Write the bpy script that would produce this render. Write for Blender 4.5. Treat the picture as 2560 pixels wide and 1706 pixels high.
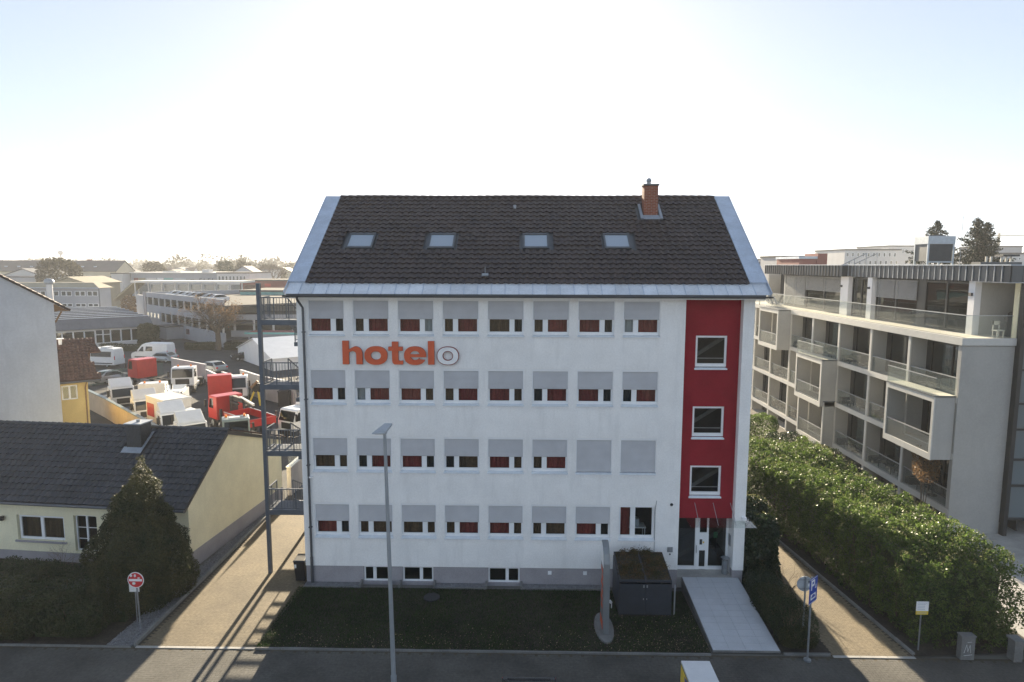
import bpy, bmesh, math, random
import numpy as np
from mathutils import Vector, Matrix
R = math.radians
rnd = random.Random(11)
nr = np.random.default_rng(5)
scene = bpy.context.scene
C = scene.collection
for o in list(bpy.data.objects):
    bpy.data.objects.remove(o)

# ------------------------------------------------------------------ camera
yaw, pitch, roll, FPX = -0.01995349, 0.11700594, 0.00229529, 1620.33
cam_d = bpy.data.cameras.new('camera')
cam = bpy.data.objects.new('camera', cam_d); C.objects.link(cam); scene.camera = cam
fw = Vector((math.sin(yaw)*math.cos(pitch), math.cos(yaw)*math.cos(pitch), -math.sin(pitch)))
rt = Vector((math.cos(yaw), -math.sin(yaw), 0)); up = rt.cross(fw)
r2 = rt*math.cos(roll) + up*math.sin(roll); u2 = up*math.cos(roll) - rt*math.sin(roll)
mw = Matrix((r2, u2, -fw)).transposed().to_4x4(); mw.translation = Vector((9.13873, -27.16221, 14.06367))
cam.matrix_world = mw
cam_d.sensor_width = 36; cam_d.lens = FPX/2560*36; cam_d.clip_end = 12000; cam_d.clip_start = 0.2

# ------------------------------------------------------------------ sky, sun, exposure
SUN_EL = R(14.0); SUN_AZ = R(-3.3)            # low winter sun, almost straight behind the hotel
sdir = Vector((math.sin(SUN_AZ)*math.cos(SUN_EL), math.cos(SUN_AZ)*math.cos(SUN_EL), math.sin(SUN_EL)))
w = bpy.data.worlds.new('World'); scene.world = w; w.use_nodes = True
nt = w.node_tree; bg = nt.nodes['Background']
sky = nt.nodes.new('ShaderNodeTexSky'); sky.sky_type = 'NISHITA'; sky.sun_disc = False
sky.sun_elevation = SUN_EL; sky.sun_rotation = SUN_AZ
sky.altitude = 100; sky.air_density = 0.45; sky.dust_density = 0.3; sky.ozone_density = 1.5
gam = nt.nodes.new('ShaderNodeGamma'); gam.inputs[1].default_value = 0.42      # milky winter air: evens out the whole dome
nt.links.new(sky.outputs[0], gam.inputs[0]); nt.links.new(gam.outputs[0], bg.inputs[0]); bg.inputs[1].default_value = 0.12
sun_d = bpy.data.lights.new('sun', 'SUN'); sun_d.energy = 5.0; sun_d.angle = R(0.6); sun_d.color = (1.0, 0.85, 0.62)
sun = bpy.data.objects.new('sun', sun_d); C.objects.link(sun)
sun.rotation_euler = sdir.to_track_quat('Z', 'Y').to_euler(); sun.location = (0, 60, 60)
vs = scene.view_settings
vs.view_transform = 'Standard'; vs.look = 'None'; vs.gamma = 1.0; vs.use_curve_mapping = False; vs.exposure = 2.22
scene.render.engine = 'CYCLES'
scene.cycles.max_bounces = 8; scene.cycles.transparent_max_bounces = 16; scene.cycles.volume_bounces = 1

# ------------------------------------------------------------------ materials
def ramp2(nt, fac, c1, c2, p1=0.35, p2=0.65):
    r = nt.nodes.new('ShaderNodeValToRGB'); e = r.color_ramp.elements
    e[0].position = p1; e[1].position = p2; e[0].color = (*c1, 1); e[1].color = (*c2, 1)
    nt.links.new(fac, r.inputs[0]); return r.outputs[0]
def pos(nt):
    return nt.nodes.new('ShaderNodeNewGeometry').outputs['Position']
def noise(nt, vec, scale, detail=3, rough=0.5):
    n = nt.nodes.new('ShaderNodeTexNoise'); n.inputs['Scale'].default_value = scale
    n.inputs['Detail'].default_value = detail; n.inputs['Roughness'].default_value = rough
    nt.links.new(vec, n.inputs['Vector']); return n.outputs['Fac']
def mixc(nt, fac, a, b, mode='MIX'):
    m = nt.nodes.new('ShaderNodeMix'); m.data_type = 'RGBA'; m.blend_type = mode
    for s, v in ((m.inputs[0], fac), (m.inputs[6], a), (m.inputs[7], b)):
        if hasattr(v, 'links') or hasattr(v, 'is_linked'): nt.links.new(v, s)
        elif isinstance(v, (int, float)): s.default_value = v
        else: s.default_value = (*v, 1)
    return m.outputs[2]
def mul(c, k): return tuple(max(0.0, min(1.0, x*k)) for x in c)
MATS = {}
def M(name, col, rough=0.65, var=0.12, scale=2.0, fine=0.0, fscale=30, bump=0.0, bscale=60, metal=0.0, spec=0.5,
      cells=None, stain=None, stretch=None):
    m = bpy.data.materials.new(name); m.use_nodes = True; nt = m.node_tree
    b = nt.nodes['Principled BSDF']; P = pos(nt)
    if stretch:
        mp = nt.nodes.new('ShaderNodeMapping'); mp.inputs['Scale'].default_value = stretch
        nt.links.new(P, mp.inputs['Vector']); PS = mp.outputs[0]
    else: PS = P
    c = ramp2(nt, noise(nt, PS, scale, 5, 0.6), mul(col, 1-var), mul(col, 1+var))
    if fine: c = mixc(nt, 0.999, c, ramp2(nt, noise(nt, P, fscale, 2), (1-fine,)*3, (1+fine,)*3, 0.3, 0.7), 'MULTIPLY')
    if cells:                                   # random tone per piece
        oi = nt.nodes.new('ShaderNodeObjectInfo')
        c = mixc(nt, 0.999, c, ramp2(nt, oi.outputs['Random'], (1-cells,)*3, (1+cells*0.6,)*3, 0, 1), 'MULTIPLY')
    if stain:
        mp = nt.nodes.new('ShaderNodeMapping'); mp.inputs['Scale'].default_value = (1.3, 1.3, 0.22)
        nt.links.new(P, mp.inputs['Vector'])
        f = ramp2(nt, noise(nt, mp.outputs[0], 1.6, 6, 0.65), (0, 0, 0), (1, 1, 1), 0.52, 0.8)
        c = mixc(nt, f, c, mul(col, 1-stain))
    nt.links.new(c, b.inputs['Base Color'])
    b.inputs['Roughness'].default_value = rough; b.inputs['Metallic'].default_value = metal
    b.inputs['Specular IOR Level'].default_value = spec
    if bump:
        bp = nt.nodes.new('ShaderNodeBump'); bp.inputs['Strength'].default_value = bump; bp.inputs['Distance'].default_value = 0.02
        nt.links.new(noise(nt, P, bscale, 3), bp.inputs['Height']); nt.links.new(bp.outputs[0], b.inputs['Normal'])
    MATS[name] = m; return m
def glass_mat(name, tint=(0.85, 0.9, 0.9), ior=1.5, rough=0.0, alpha=0.0, body=(0.1, 0.1, 0.1)):
    m = bpy.data.materials.new(name); m.use_nodes = True; nt = m.node_tree
    nt.nodes.remove(nt.nodes['Principled BSDF']); out = nt.nodes['Material Output']
    t = nt.nodes.new('ShaderNodeBsdfTransparent'); t.inputs[0].default_value = (*tint, 1)
    g = nt.nodes.new('ShaderNodeBsdfGlossy'); g.inputs['Roughness'].default_value = rough
    bp = nt.nodes.new('ShaderNodeBump'); bp.inputs['Strength'].default_value = 0.03; bp.inputs['Distance'].default_value = 0.05
    nt.links.new(noise(nt, pos(nt), 1.2, 1), bp.inputs['Height']); nt.links.new(bp.outputs[0], g.inputs['Normal'])
    lw = nt.nodes.new('ShaderNodeLayerWeight'); lw.inputs[0].default_value = 0.5      # Schlick reflectance, same from both sides
    pw = nt.nodes.new('ShaderNodeMath'); pw.operation = 'POWER'; pw.inputs[1].default_value = 4.0; nt.links.new(lw.outputs['Facing'], pw.inputs[0])
    f0 = ((ior-1)/(ior+1))**2
    f = nt.nodes.new('ShaderNodeMath'); f.operation = 'MULTIPLY_ADD'; f.inputs[1].default_value = 0.85-f0; f.inputs[2].default_value = f0; nt.links.new(pw.outputs[0], f.inputs[0])
    mx = nt.nodes.new('ShaderNodeMixShader'); nt.links.new(f.outputs[0], mx.inputs[0])
    base = t.outputs[0]
    if alpha:
        d = nt.nodes.new('ShaderNodeBsdfDiffuse'); d.inputs[0].default_value = (*body, 1)
        m2 = nt.nodes.new('ShaderNodeMixShader'); m2.inputs[0].default_value = alpha
        nt.links.new(base, m2.inputs[1]); nt.links.new(d.outputs[0], m2.inputs[2]); base = m2.outputs[0]
    nt.links.new(base, mx.inputs[1]); nt.links.new(g.outputs[0], mx.inputs[2])
    nt.links.new(mx.outputs[0], out.inputs[0]); MATS[name] = m; return m
def leaf_mat(name, c1, c2, rough=0.45, trans=0.35, spec=0.5, scale=3.0):
    m = bpy.data.materials.new(name); m.use_nodes = True; nt = m.node_tree
    b = nt.nodes['Principled BSDF']; out = nt.nodes['Material Output']; P = pos(nt)
    c = ramp2(nt, noise(nt, P, scale, 4, 0.7), c1, c2, 0.3, 0.7)
    c = mixc(nt, 0.999, c, ramp2(nt, noise(nt, P, 19, 1), (0.55,)*3, (1.5,)*3, 0.3, 0.75), 'MULTIPLY')
    nt.links.new(c, b.inputs['Base Color']); b.inputs['Roughness'].default_value = rough
    b.inputs['Specular IOR Level'].default_value = spec
    t = nt.nodes.new('ShaderNodeBsdfTranslucent'); nt.links.new(c, t.inputs[0])
    mx = nt.nodes.new('ShaderNodeMixShader'); mx.inputs[0].default_value = trans
    nt.links.new(b.outputs[0], mx.inputs[1]); nt.links.new(t.outputs[0], mx.inputs[2]); nt.links.new(mx.outputs[0], out.inputs[0])
    MATS[name] = m; return m

M('stucco', (0.85, 0.845, 0.83), 0.85, 0.05, 0.7, 0.04, 14, 0.25, 90, spec=0.2, stain=0.14)
M('stucco_grey', (0.33, 0.315, 0.33), 0.85, 0.08, 1.0, 0.06, 20, 0.25, 90, spec=0.2)
M('stucco_red', (0.27, 0.018, 0.028), 0.85, 0.10, 1.2, 0.08, 25, 0.35, 80, spec=0.2)
M('pvc', (0.82, 0.83, 0.84), 0.35, 0.03, 2)
M('sill', (0.72, 0.76, 0.80), 0.4, 0.06, 4)
M('shutter', (0.52, 0.525, 0.545), 0.6, 0.05, 1.3, 0.03, 40)
M('tile', (0.038, 0.025, 0.023), 0.5, 0.2, 0.8, 0.15, 18, 0.15, 60, spec=0.5, cells=0.15)
M('tile_dark', (0.028, 0.029, 0.034), 0.45, 0.3, 1.3, 0.25, 18, 0.15, 60, spec=0.6, cells=0.3)
M('tile_brown', (0.068, 0.036, 0.028), 0.7, 0.35, 1.5, 0.25, 12, 0.2, 40)
M('zinc', (0.48, 0.54, 0.63), 0.42, 0.10, 1.5, 0.05, 12, metal=0.3)
M('zinc_light', (0.66, 0.69, 0.73), 0.45, 0.08, 1.5, 0.05, 12, metal=0.2, cells=0.12)
M('zinc_dark', (0.10, 0.11, 0.12), 0.45, 0.10, 2.0, 0.05, 12, metal=0.4)
M('gutter', (0.11, 0.115, 0.125), 0.45, 0.12, 2.0, metal=0.5)
M('steel', (0.10, 0.118, 0.145), 0.45, 0.10, 3.0, 0.06, 25, metal=0.3)
M('steel_light', (0.40, 0.42, 0.44), 0.38, 0.08, 3.0, metal=0.5)
M('galv', (0.30, 0.32, 0.34), 0.42, 0.12, 5.0, 0.08, 40, metal=0.55)
M('brick', (0.26, 0.085, 0.05), 0.85, 0.15, 5, 0.2, 25, 0.3, 40)
M('mortar', (0.35, 0.31, 0.27), 0.9, 0.1, 8)
M('lead', (0.30, 0.33, 0.37), 0.5, 0.12, 6, metal=0.2)
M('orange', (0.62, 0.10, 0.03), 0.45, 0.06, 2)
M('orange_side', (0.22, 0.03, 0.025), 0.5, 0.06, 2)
M('white_sign', (0.82, 0.82, 0.82), 0.4, 0.03, 2)
M('curtain', (0.21, 0.038, 0.032), 0.9, 0.25, 1.0, 0.2, 14, stretch=(6, 1, 0.5))
M('curtain_dark', (0.115, 0.068, 0.036), 0.9, 0.3, 1.0, 0.2, 14, stretch=(6, 1, 0.5))
M('net', (0.42, 0.44, 0.45), 0.9, 0.1, 1.0, stretch=(9, 9, 0.4))
M('dark', (0.012, 0.013, 0.014), 0.7, 0.2, 2)
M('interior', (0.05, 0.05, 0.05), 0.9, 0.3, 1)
M('anthracite', (0.030, 0.035, 0.045), 0.5, 0.12, 2.0, 0.05, 20)
M('black_plastic', (0.012, 0.012, 0.014), 0.45, 0.2, 4)
M('rubber', (0.015, 0.015, 0.015), 0.8, 0.2, 6)
M('concrete', (0.36, 0.35, 0.33), 0.85, 0.14, 1.2, 0.08, 18, 0.25, 50, stain=0.2)
M('concrete_dark', (0.17, 0.17, 0.165), 0.9, 0.16, 1.5, 0.1, 18, 0.25, 50)
M('kerb', (0.20, 0.20, 0.19), 0.9, 0.16, 2.5, 0.12, 22, 0.3, 45)
M('paver', (0.165, 0.130, 0.080), 0.85, 0.24, 0.45, 0.2, 9, 0.25, 60, cells=0.12)
M('paver_grey', (0.074, 0.070, 0.062), 0.85, 0.28, 0.5, 0.16, 9, 0.25, 60, cells=0.08)
M('joint', (0.07, 0.058, 0.04), 0.95, 0.25, 3)
M('ramp', (0.45, 0.47, 0.50), 0.8, 0.06, 1.2, 0.05, 26, 0.2, 60)
M('asphalt', (0.055, 0.055, 0.057), 0.9, 0.18, 0.35, 0.15, 20, 0.3, 40, spec=0.2)
M('soil', (0.040, 0.032, 0.022), 0.95, 0.3, 2.0, 0.3, 14, 0.5, 25)
M('ground_far', (0.15, 0.145, 0.13), 0.95, 0.35, 0.02, 0.25, 0.4)
M('gravel', (0.17, 0.17, 0.175), 0.9, 0.25, 8, 0.35, 45, 0.6, 40)
M('stone_bit', (0.24, 0.24, 0.245), 0.9, 0.3, 30)
M('yellow_wall', (0.80, 0.75, 0.54), 0.85, 0.05, 1.0, 0.04, 16, 0.2, 70, spec=0.2, stain=0.08)
M('yellow_wall2', (0.60, 0.46, 0.20), 0.85, 0.06, 1.0, 0.04, 16, spec=0.2)
M('white_house', (0.56, 0.57, 0.59), 0.85, 0.05, 0.5, 0.04, 8, spec=0.2, stain=0.10)
M('beige_wall', (0.44, 0.36, 0.27), 0.85, 0.10, 0.6, 0.06, 10, stain=0.15)
M('pale_wall', (0.40, 0.38, 0.37), 0.85, 0.08, 0.6, 0.06, 10, stain=0.15)
M('slate', (0.028, 0.030, 0.034), 0.5, 0.3, 8, 0.2, 30)
M('apt_wall', (0.38, 0.372, 0.352), 0.85, 0.05, 0.7, 0.04, 12, 0.2, 70, spec=0.2, stain=0.06)
M('apt_frame', (0.54, 0.53, 0.50), 0.75, 0.05, 1.2, 0.03, 12)
M('apt_floor', (0.40, 0.38, 0.35), 0.7, 0.08, 2.0)
M('apt_white', (0.74, 0.74, 0.76), 0.8, 0.04, 1)
M('apt_metal', (0.095, 0.102, 0.110), 0.42, 0.08, 1.5, metal=0.4, cells=0.25)
M('terrace', (0.60, 0.54, 0.46), 0.7, 0.06, 2)
M('window_frame_dark', (0.022, 0.024, 0.026), 0.4, 0.1, 3)
M('blind', (0.46, 0.47, 0.48), 0.5, 0.05, 2)
M('furniture', (0.030, 0.028, 0.027), 0.7, 0.3, 6)
M('wood', (0.23, 0.14, 0.075), 0.7, 0.2, 4, stretch=(1, 8, 8))
M('white_paint', (0.66, 0.67, 0.68), 0.3, 0.04, 2)
M('cream_paint', (0.70, 0.66, 0.58), 0.4, 0.05, 2)
M('red_paint', (0.42, 0.025, 0.022), 0.3, 0.08, 2)
M('green_paint', (0.035, 0.10, 0.085), 0.5, 0.12, 4)
M('grey_green', (0.16, 0.20, 0.20), 0.4, 0.1, 3)
M('silver_paint', (0.34, 0.37, 0.39), 0.28, 0.05, 2, metal=0.6)
M('dark_paint', (0.018, 0.020, 0.024), 0.25, 0.05, 2)
M('chassis', (0.022, 0.022, 0.024), 0.7, 0.3, 6)
M('beacon', (0.75, 0.20, 0.02), 0.25, 0.05, 3)
M('headlamp', (0.60, 0.62, 0.65), 0.15, 0.05, 6, metal=0.4)
M('sign_red', (0.55, 0.03, 0.035), 0.4, 0.05, 3)
M('sign_blue', (0.02, 0.06, 0.34), 0.4, 0.05, 3)
M('sign_back', (0.42, 0.47, 0.52), 0.45, 0.08, 5, metal=0.3)
M('sign_yellow', (0.72, 0.52, 0.06), 0.5, 0.06, 3)
M('paper', (0.70, 0.71, 0.70), 0.6, 0.06, 10)
M('print', (0.10, 0.11, 0.13), 0.6, 0.1, 10)
M('print_green', (0.12, 0.42, 0.22), 0.6, 0.1, 10)
M('lamp_grey', (0.34, 0.37, 0.40), 0.4, 0.08, 2, metal=0.35)
M('totem_grey', (0.22, 0.235, 0.245), 0.4, 0.06, 2, metal=0.3)
M('bark', (0.10, 0.075, 0.055), 0.9, 0.25, 6, 0.2, 20)
M('twig', (0.17, 0.115, 0.075), 0.9, 0.25, 6)
M('bldg_grey', (0.36, 0.37, 0.40), 0.85, 0.06, 0.4, stain=0.1)
M('bldg_white', (0.58, 0.57, 0.56), 0.85, 0.05, 0.3)
M('bldg_cream', (0.52, 0.47, 0.36), 0.85, 0.06, 0.3)
M('bldg_red', (0.22, 0.07, 0.06), 0.85, 0.08, 0.3)
M('roof_grey', (0.11, 0.115, 0.13), 0.7, 0.12, 0.6, 0.06, 4)
M('roof_flat', (0.11, 0.11, 0.11), 0.95, 0.15, 0.4, spec=0.05)
M('far_roof', (0.085, 0.080, 0.085), 0.8, 0.15, 0.3)
M('turquoise', (0.16, 0.40, 0.38), 0.6, 0.08, 1)
M('tent_white', (0.80, 0.79, 0.78), 0.5, 0.04, 1)
M('cladding_beige', (0.30, 0.26, 0.18), 0.6, 0.08, 0.6)
glass_mat('glass', (0.80, 0.84, 0.84), 1.5)
glass_mat('glass_dark', (0.62, 0.66, 0.66), 1.6)
glass_mat('glass_rail', (0.90, 0.93, 0.925), 1.45, alpha=0.05, body=(0.55, 0.60, 0.59))
glass_mat('glass_clear', (0.93, 0.96, 0.95), 1.25)
glass_mat('glass_reflection_tint', (0.5, 0.56, 0.58), 1.5, alpha=0.45, body=(0.30, 0.35, 0.37))  # diffuse blue grey body paints in the reflections on the stair tower panes
glass_mat('glass_car', (0.10, 0.12, 0.13), 1.55)
glass_mat('skylight', (0.5, 0.55, 0.6), 1.9, alpha=0.55, body=(0.55, 0.63, 0.72))
leaf_mat('leaf_hedge', (0.028, 0.060, 0.014), (0.135, 0.190, 0.045), 0.5, 0.45, 0.35, 2.2)
leaf_mat('leaf_glint', (0.14, 0.17, 0.05), (0.29, 0.27, 0.15), 0.55, 0.45, 0.3, 6.0)  # pale leaf colour that stands in for sun glints on the outer leaves
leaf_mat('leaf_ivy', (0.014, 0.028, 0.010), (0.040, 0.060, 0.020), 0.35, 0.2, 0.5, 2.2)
leaf_mat('leaf_thuja', (0.026, 0.040, 0.016), (0.085, 0.080, 0.030), 0.6, 0.25, 0.3, 1.2)
leaf_mat('leaf_bush', (0.024, 0.042, 0.014), (0.070, 0.072, 0.030), 0.6, 0.25, 0.3, 1.0)
leaf_mat('leaf_brown', (0.11, 0.065, 0.030), (0.26, 0.16, 0.08), 0.7, 0.35, 0.3, 2.0)
leaf_mat('leaf_spruce', (0.008, 0.018, 0.010), (0.024, 0.040, 0.022), 0.7, 0.1, 0.3, 1.0)
leaf_mat('leaf_far', (0.045, 0.045, 0.032), (0.10, 0.09, 0.06), 0.9, 0.25, 0.1, 0.15)
leaf_mat('leaf_far_green', (0.030, 0.042, 0.024), (0.06, 0.07, 0.04), 0.9, 0.25, 0.1, 0.2)
leaf_mat('grass', (0.010, 0.028, 0.005), (0.036, 0.070, 0.012), 0.6, 0.35, 0.3, 0.7)
leaf_mat('leaf_litter', (0.22, 0.16, 0.08), (0.50, 0.42, 0.28), 0.8, 0.2, 0.2, 9.0)
leaf_mat('sedum', (0.035, 0.050, 0.015), (0.15, 0.085, 0.04), 0.8, 0.2, 0.2, 2.5)

# ------------------------------------------------------------------ builders
OFF = {}
def thing(name, label, cat, loc=(0, 0, 0), rz=0.0, group=None, local=False):
    o = bpy.data.objects.new(name, None); C.objects.link(o); o.empty_display_size = 0.3
    o.location = loc; o.rotation_euler = (0, 0, rz); o['label'] = label; o['category'] = cat
    if group: o['group'] = group
    OFF[o.name] = Vector((0, 0, 0)) if (rz or local) else Vector(loc)
    return o
def tag(o, label, cat, group=None):
    o['label'] = label; o['category'] = cat
    if group: o['group'] = group
    return o
def struct(o): o['kind'] = 'structure'; return o
def stuff(o): o['kind'] = 'stuff'; return o
class MB:
    def __init__(s): s.v = []; s.f = []
    def add(s, vs, fs):
        n = len(s.v); s.v.extend(vs); s.f.extend([tuple(i+n for i in f) for f in fs]); return s
    def box(s, x0, x1, y0, y1, z0, z1):
        return s.add([(x0,y0,z0),(x1,y0,z0),(x1,y1,z0),(x0,y1,z0),(x0,y0,z1),(x1,y0,z1),(x1,y1,z1),(x0,y1,z1)],
                     [(3,2,1,0),(4,5,6,7),(0,1,5,4),(1,2,6,5),(2,3,7,6),(3,0,4,7)])
    def hexa(s, p):
        return s.add([tuple(q) for q in p], [(3,2,1,0),(4,5,6,7),(0,1,5,4),(1,2,6,5),(2,3,7,6),(3,0,4,7)])
    def bar(s, a, b, wx, wz=None, upv=(0, 0, 1)):
        a = Vector(a); b = Vector(b); d = (b-a)
        if d.length < 1e-6: return s
        d.normalize(); wz = wz or wx; u = Vector(upv)
        if abs(d.dot(u)) > 0.98: u = Vector((0, 1, 0))
        sx = d.cross(u).normalized()*wx/2; sz = sx.cross(d).normalized()*wz/2
        return s.hexa([a-sx-sz, a+sx-sz, b+sx-sz, b-sx-sz, a-sx+sz, a+sx+sz, b+sx+sz, b-sx+sz])
    def tube(s, pts, r, n=8, cap=True):
        pts = [Vector(p) for p in pts]; rs = r if isinstance(r, (list, tuple)) else [r]*len(pts); base = len(s.v); rings = []
        for i, p in enumerate(pts):
            d = (pts[min(i+1, len(pts)-1)]-pts[max(i-1, 0)]).normalized()
            u = Vector((0, 0, 1)) if abs(d.z) < 0.95 else Vector((0, 1, 0))
            a = d.cross(u).normalized(); b = a.cross(d)
            s.v.extend([tuple(p+(a*math.cos(2*math.pi*k/n)+b*math.sin(2*math.pi*k/n))*rs[i]) for k in range(n)])
        for i in range(len(pts)-1):
            for k in range(n):
                q = base+i*n; s.f.append((q+k, q+(k+1) % n, q+n+(k+1) % n, q+n+k))
        if cap:
            s.f.append(tuple(base+k for k in range(n))); s.f.append(tuple(base+(len(pts)-1)*n+n-1-k for k in range(n)))
        return s
    def cyl(s, x, y, z0, z1, r, n=16, r1=None): return s.tube([(x, y, z0), (x, y, z1)], [r, r if r1 is None else r1], n)
    def quad(s, a, b, c, d): return s.add([tuple(a), tuple(b), tuple(c), tuple(d)], [(0, 1, 2, 3)])
    def prism(s, poly, axis, t0, t1):
        # poly: 2D points; axis 'x','y','z' extruded from t0 to t1
        def mk(p, t): return {'x': (t, p[0], p[1]), 'y': (p[0], t, p[1]), 'z': (p[0], p[1], t)}[axis]
        n = len(poly); vs = [mk(p, t0) for p in poly]+[mk(p, t1) for p in poly]
        return s.add(vs, [tuple(range(n-1, -1, -1)), tuple(range(n, 2*n))]+[(i, (i+1) % n, n+(i+1) % n, n+i) for i in range(n)])
    def wall(s, axis, t0, t1, u0, u1, z0, z1, holes, cap=True):
        # wall slab with rectangular openings: axis 'y' spans x,z with outer face at t0; 'x' spans y,z
        us = sorted({u0, u1, *[h[0] for h in holes], *[h[1] for h in holes]}); zs = sorted({z0, z1, *[h[2] for h in holes], *[h[3] for h in holes]})
        def P(u, t, z): return (u, t, z) if axis == 'y' else (t, u, z)
        for i in range(len(us)-1):
            for j in range(len(zs)-1):
                uc, zc = (us[i]+us[i+1])/2, (zs[j]+zs[j+1])/2
                if any(h[0] < uc < h[1] and h[2] < zc < h[3] for h in holes): continue
                for t in (t0, t1): s.quad(P(us[i], t, zs[j]), P(us[i+1], t, zs[j]), P(us[i+1], t, zs[j+1]), P(us[i], t, zs[j+1]))
        for a, b, c, d in list(holes)+([(u0, u1, z0, z1)] if cap else []):
            for p, q in (((a, c), (b, c)), ((b, c), (b, d)), ((b, d), (a, d)), ((a, d), (a, c))):
                s.quad(P(p[0], t0, p[1]), P(q[0], t0, q[1]), P(q[0], t1, q[1]), P(p[0], t1, p[1]))
        return s
    def mesh(s, name, off=(0, 0, 0)):
        me = bpy.data.meshes.new(name)
        me.from_pydata([(v[0]-off[0], v[1]-off[1], v[2]-off[2]) for v in s.v], [], s.f); me.validate(); return me
def fixn(me):
    bm = bmesh.new(); bm.from_mesh(me); bmesh.ops.remove_doubles(bm, verts=bm.verts, dist=1e-5)
    bmesh.ops.recalc_face_normals(bm, faces=bm.faces); bm.to_mesh(me); bm.free()
def part(name, mb, mat, parent=None, smooth=False, bevel=0.0, fix=True):
    off = OFF.get(parent.name, Vector()) if parent else Vector()
    me = mb.mesh(name, off)
    if fix: fixn(me)
    me.materials.append(MATS[mat])
    if smooth:
        for p in me.polygons: p.use_smooth = True
        try: me.set_sharp_from_angle(angle=R(40))
        except Exception: pass
    o = bpy.data.objects.new(name, me); C.objects.link(o)
    if parent: o.parent = parent; OFF[o.name] = off
    if bevel:
        b = o.modifiers.new('bevel', 'BEVEL'); b.width = bevel; b.segments = 2; b.limit_method = 'ANGLE'; b.angle_limit = R(50)
    return o
def single(name, mb, mat, label, cat, group=None, **k):
    # a thing that is one mesh: origin moved to its base
    xs = [v[0] for v in mb.v]; ys = [v[1] for v in mb.v]; zs = [v[2] for v in mb.v]
    c = Vector(((min(xs)+max(xs))/2, (min(ys)+max(ys))/2, min(zs)))
    mb.v = [(v[0]-c.x, v[1]-c.y, v[2]-c.z) for v in mb.v]
    o = part(name, mb, mat, None, **k); o.location = c; return tag(o, label, cat, group)
def parts(name, boxes, mat, parent):
    for b in boxes: part(name, MB().box(*b), mat, parent)
def inst(name, me, loc, parent, rot=None):
    o = bpy.data.objects.new(name, me); C.objects.link(o); o.parent = parent
    o.location = Vector(loc)-OFF.get(parent.name, Vector()) if parent else loc
    if rot is not None: o.rotation_euler = rot
    return o
def copy_thing(src, loc, rz, label=None):
    r = src.copy(); C.objects.link(r); r.location = loc; r.rotation_euler = (0, 0, rz)
    if label: r['label'] = label
    OFF[r.name] = Vector()
    for ch in src.children:
        c = ch.copy(); C.objects.link(c); c.parent = r
        for g in ch.children:
            d = g.copy(); C.objects.link(d); d.parent = c
    return r
def np_mesh(name, V, F, mat, parent=None):
    # fast mesh from numpy: V (n,3), F (m,k)
    off = OFF.get(parent.name, Vector()) if parent else Vector()
    V = np.asarray(V, np.float32)-np.array(off, np.float32); F = np.asarray(F, np.int32); k = F.shape[1]
    me = bpy.data.meshes.new(name); me.vertices.add(len(V)); me.vertices.foreach_set('co', V.ravel())
    me.loops.add(F.size); me.loops.foreach_set('vertex_index', F.ravel())
    me.polygons.add(len(F)); me.polygons.foreach_set('loop_start', np.arange(0, F.size, k, dtype=np.int32))
    me.update(calc_edges=True); me.polygons.foreach_set('use_smooth', np.zeros(len(F), bool)); me.materials.append(MATS[mat])
    o = bpy.data.objects.new(name, me); C.objects.link(o)
    if parent: o.parent = parent; OFF[o.name] = off
    return o
def leaves(P, size, nrm=None, spread=1.0, asp=0.55, jit=0.4, seed=0):
    # diamond-shaped leaf quads at points P, normals spread round nrm
    g = np.random.default_rng(seed); n = len(P); P = np.asarray(P, float)
    a = g.normal(size=(n, 3))
    if nrm is not None: a = a*spread+np.asarray(nrm)*1.0
    a /= np.linalg.norm(a, axis=1)[:, None]+1e-9
    t = g.normal(size=(n, 3)); t -= a*(t*a).sum(1)[:, None]; t /= np.linalg.norm(t, axis=1)[:, None]+1e-9
    b = np.cross(a, t); s = (size*(1+jit*g.uniform(-1, 1, n)))[:, None]
    V = np.stack([P-t*s, P+b*s*asp, P+t*s, P-b*s*asp], 1).reshape(-1, 3)
    return V, np.arange(n*4).reshape(-1, 4)
def vnoise(P, f, seed=0):
    # cheap smooth pseudo noise from sines
    P = np.asarray(P)*f; g = np.random.default_rng(seed); out = 0
    for k in range(4):
        d = g.normal(size=3)*1.3; out = out+np.sin(P@d+g.uniform(0, 6.28))
    return out/4
# ================================================================== SETTING
def sheet(name, poly, z, mat):
    mb = MB(); mb.add([(x, y, z) for x, y in poly], [tuple(range(len(poly)))])
    return struct(part(name, mb, mat))
sheet('ground', [(-6000, -600), (6000, -600), (6000, 9000), (-6000, 9000)], -0.06, 'ground_far')
sheet('street', [(-120, -40), (140, -40), (140, -7.7), (-120, -7.7)], -0.05, 'asphalt')
sheet('yard', [(-150, 8.5), (21.9, 8.5), (21.9, 170), (-150, 170)], -0.03, 'asphalt')
sheet('garden_soil', [(-40, -4.95), (-6.3, -4.95), (-6.3, 9.0), (-40, 9.0)], -0.02, 'soil')
sheet('planting_bed', [(18.55, -4.75), (20.35, -4.75), (20.15, 0.2), (19.4, 13.0), (18.75, 13.0), (18.75, 0.0), (18.55, 0.0)], 0.03, 'soil')
sheet('hedge_bed', [(23.3, -4.9), (28.2, -4.5), (28.0, 6), (31.5, 6), (31.5, 45), (21.5, 45), (22.2, 6)], 0.02, 'soil')
sheet('side_drive', [(27.6, -4.9), (60, -4.9), (60, 60), (31.7, 60), (31.7, 2), (28.2, 2)], 0.0, 'concrete')

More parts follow.
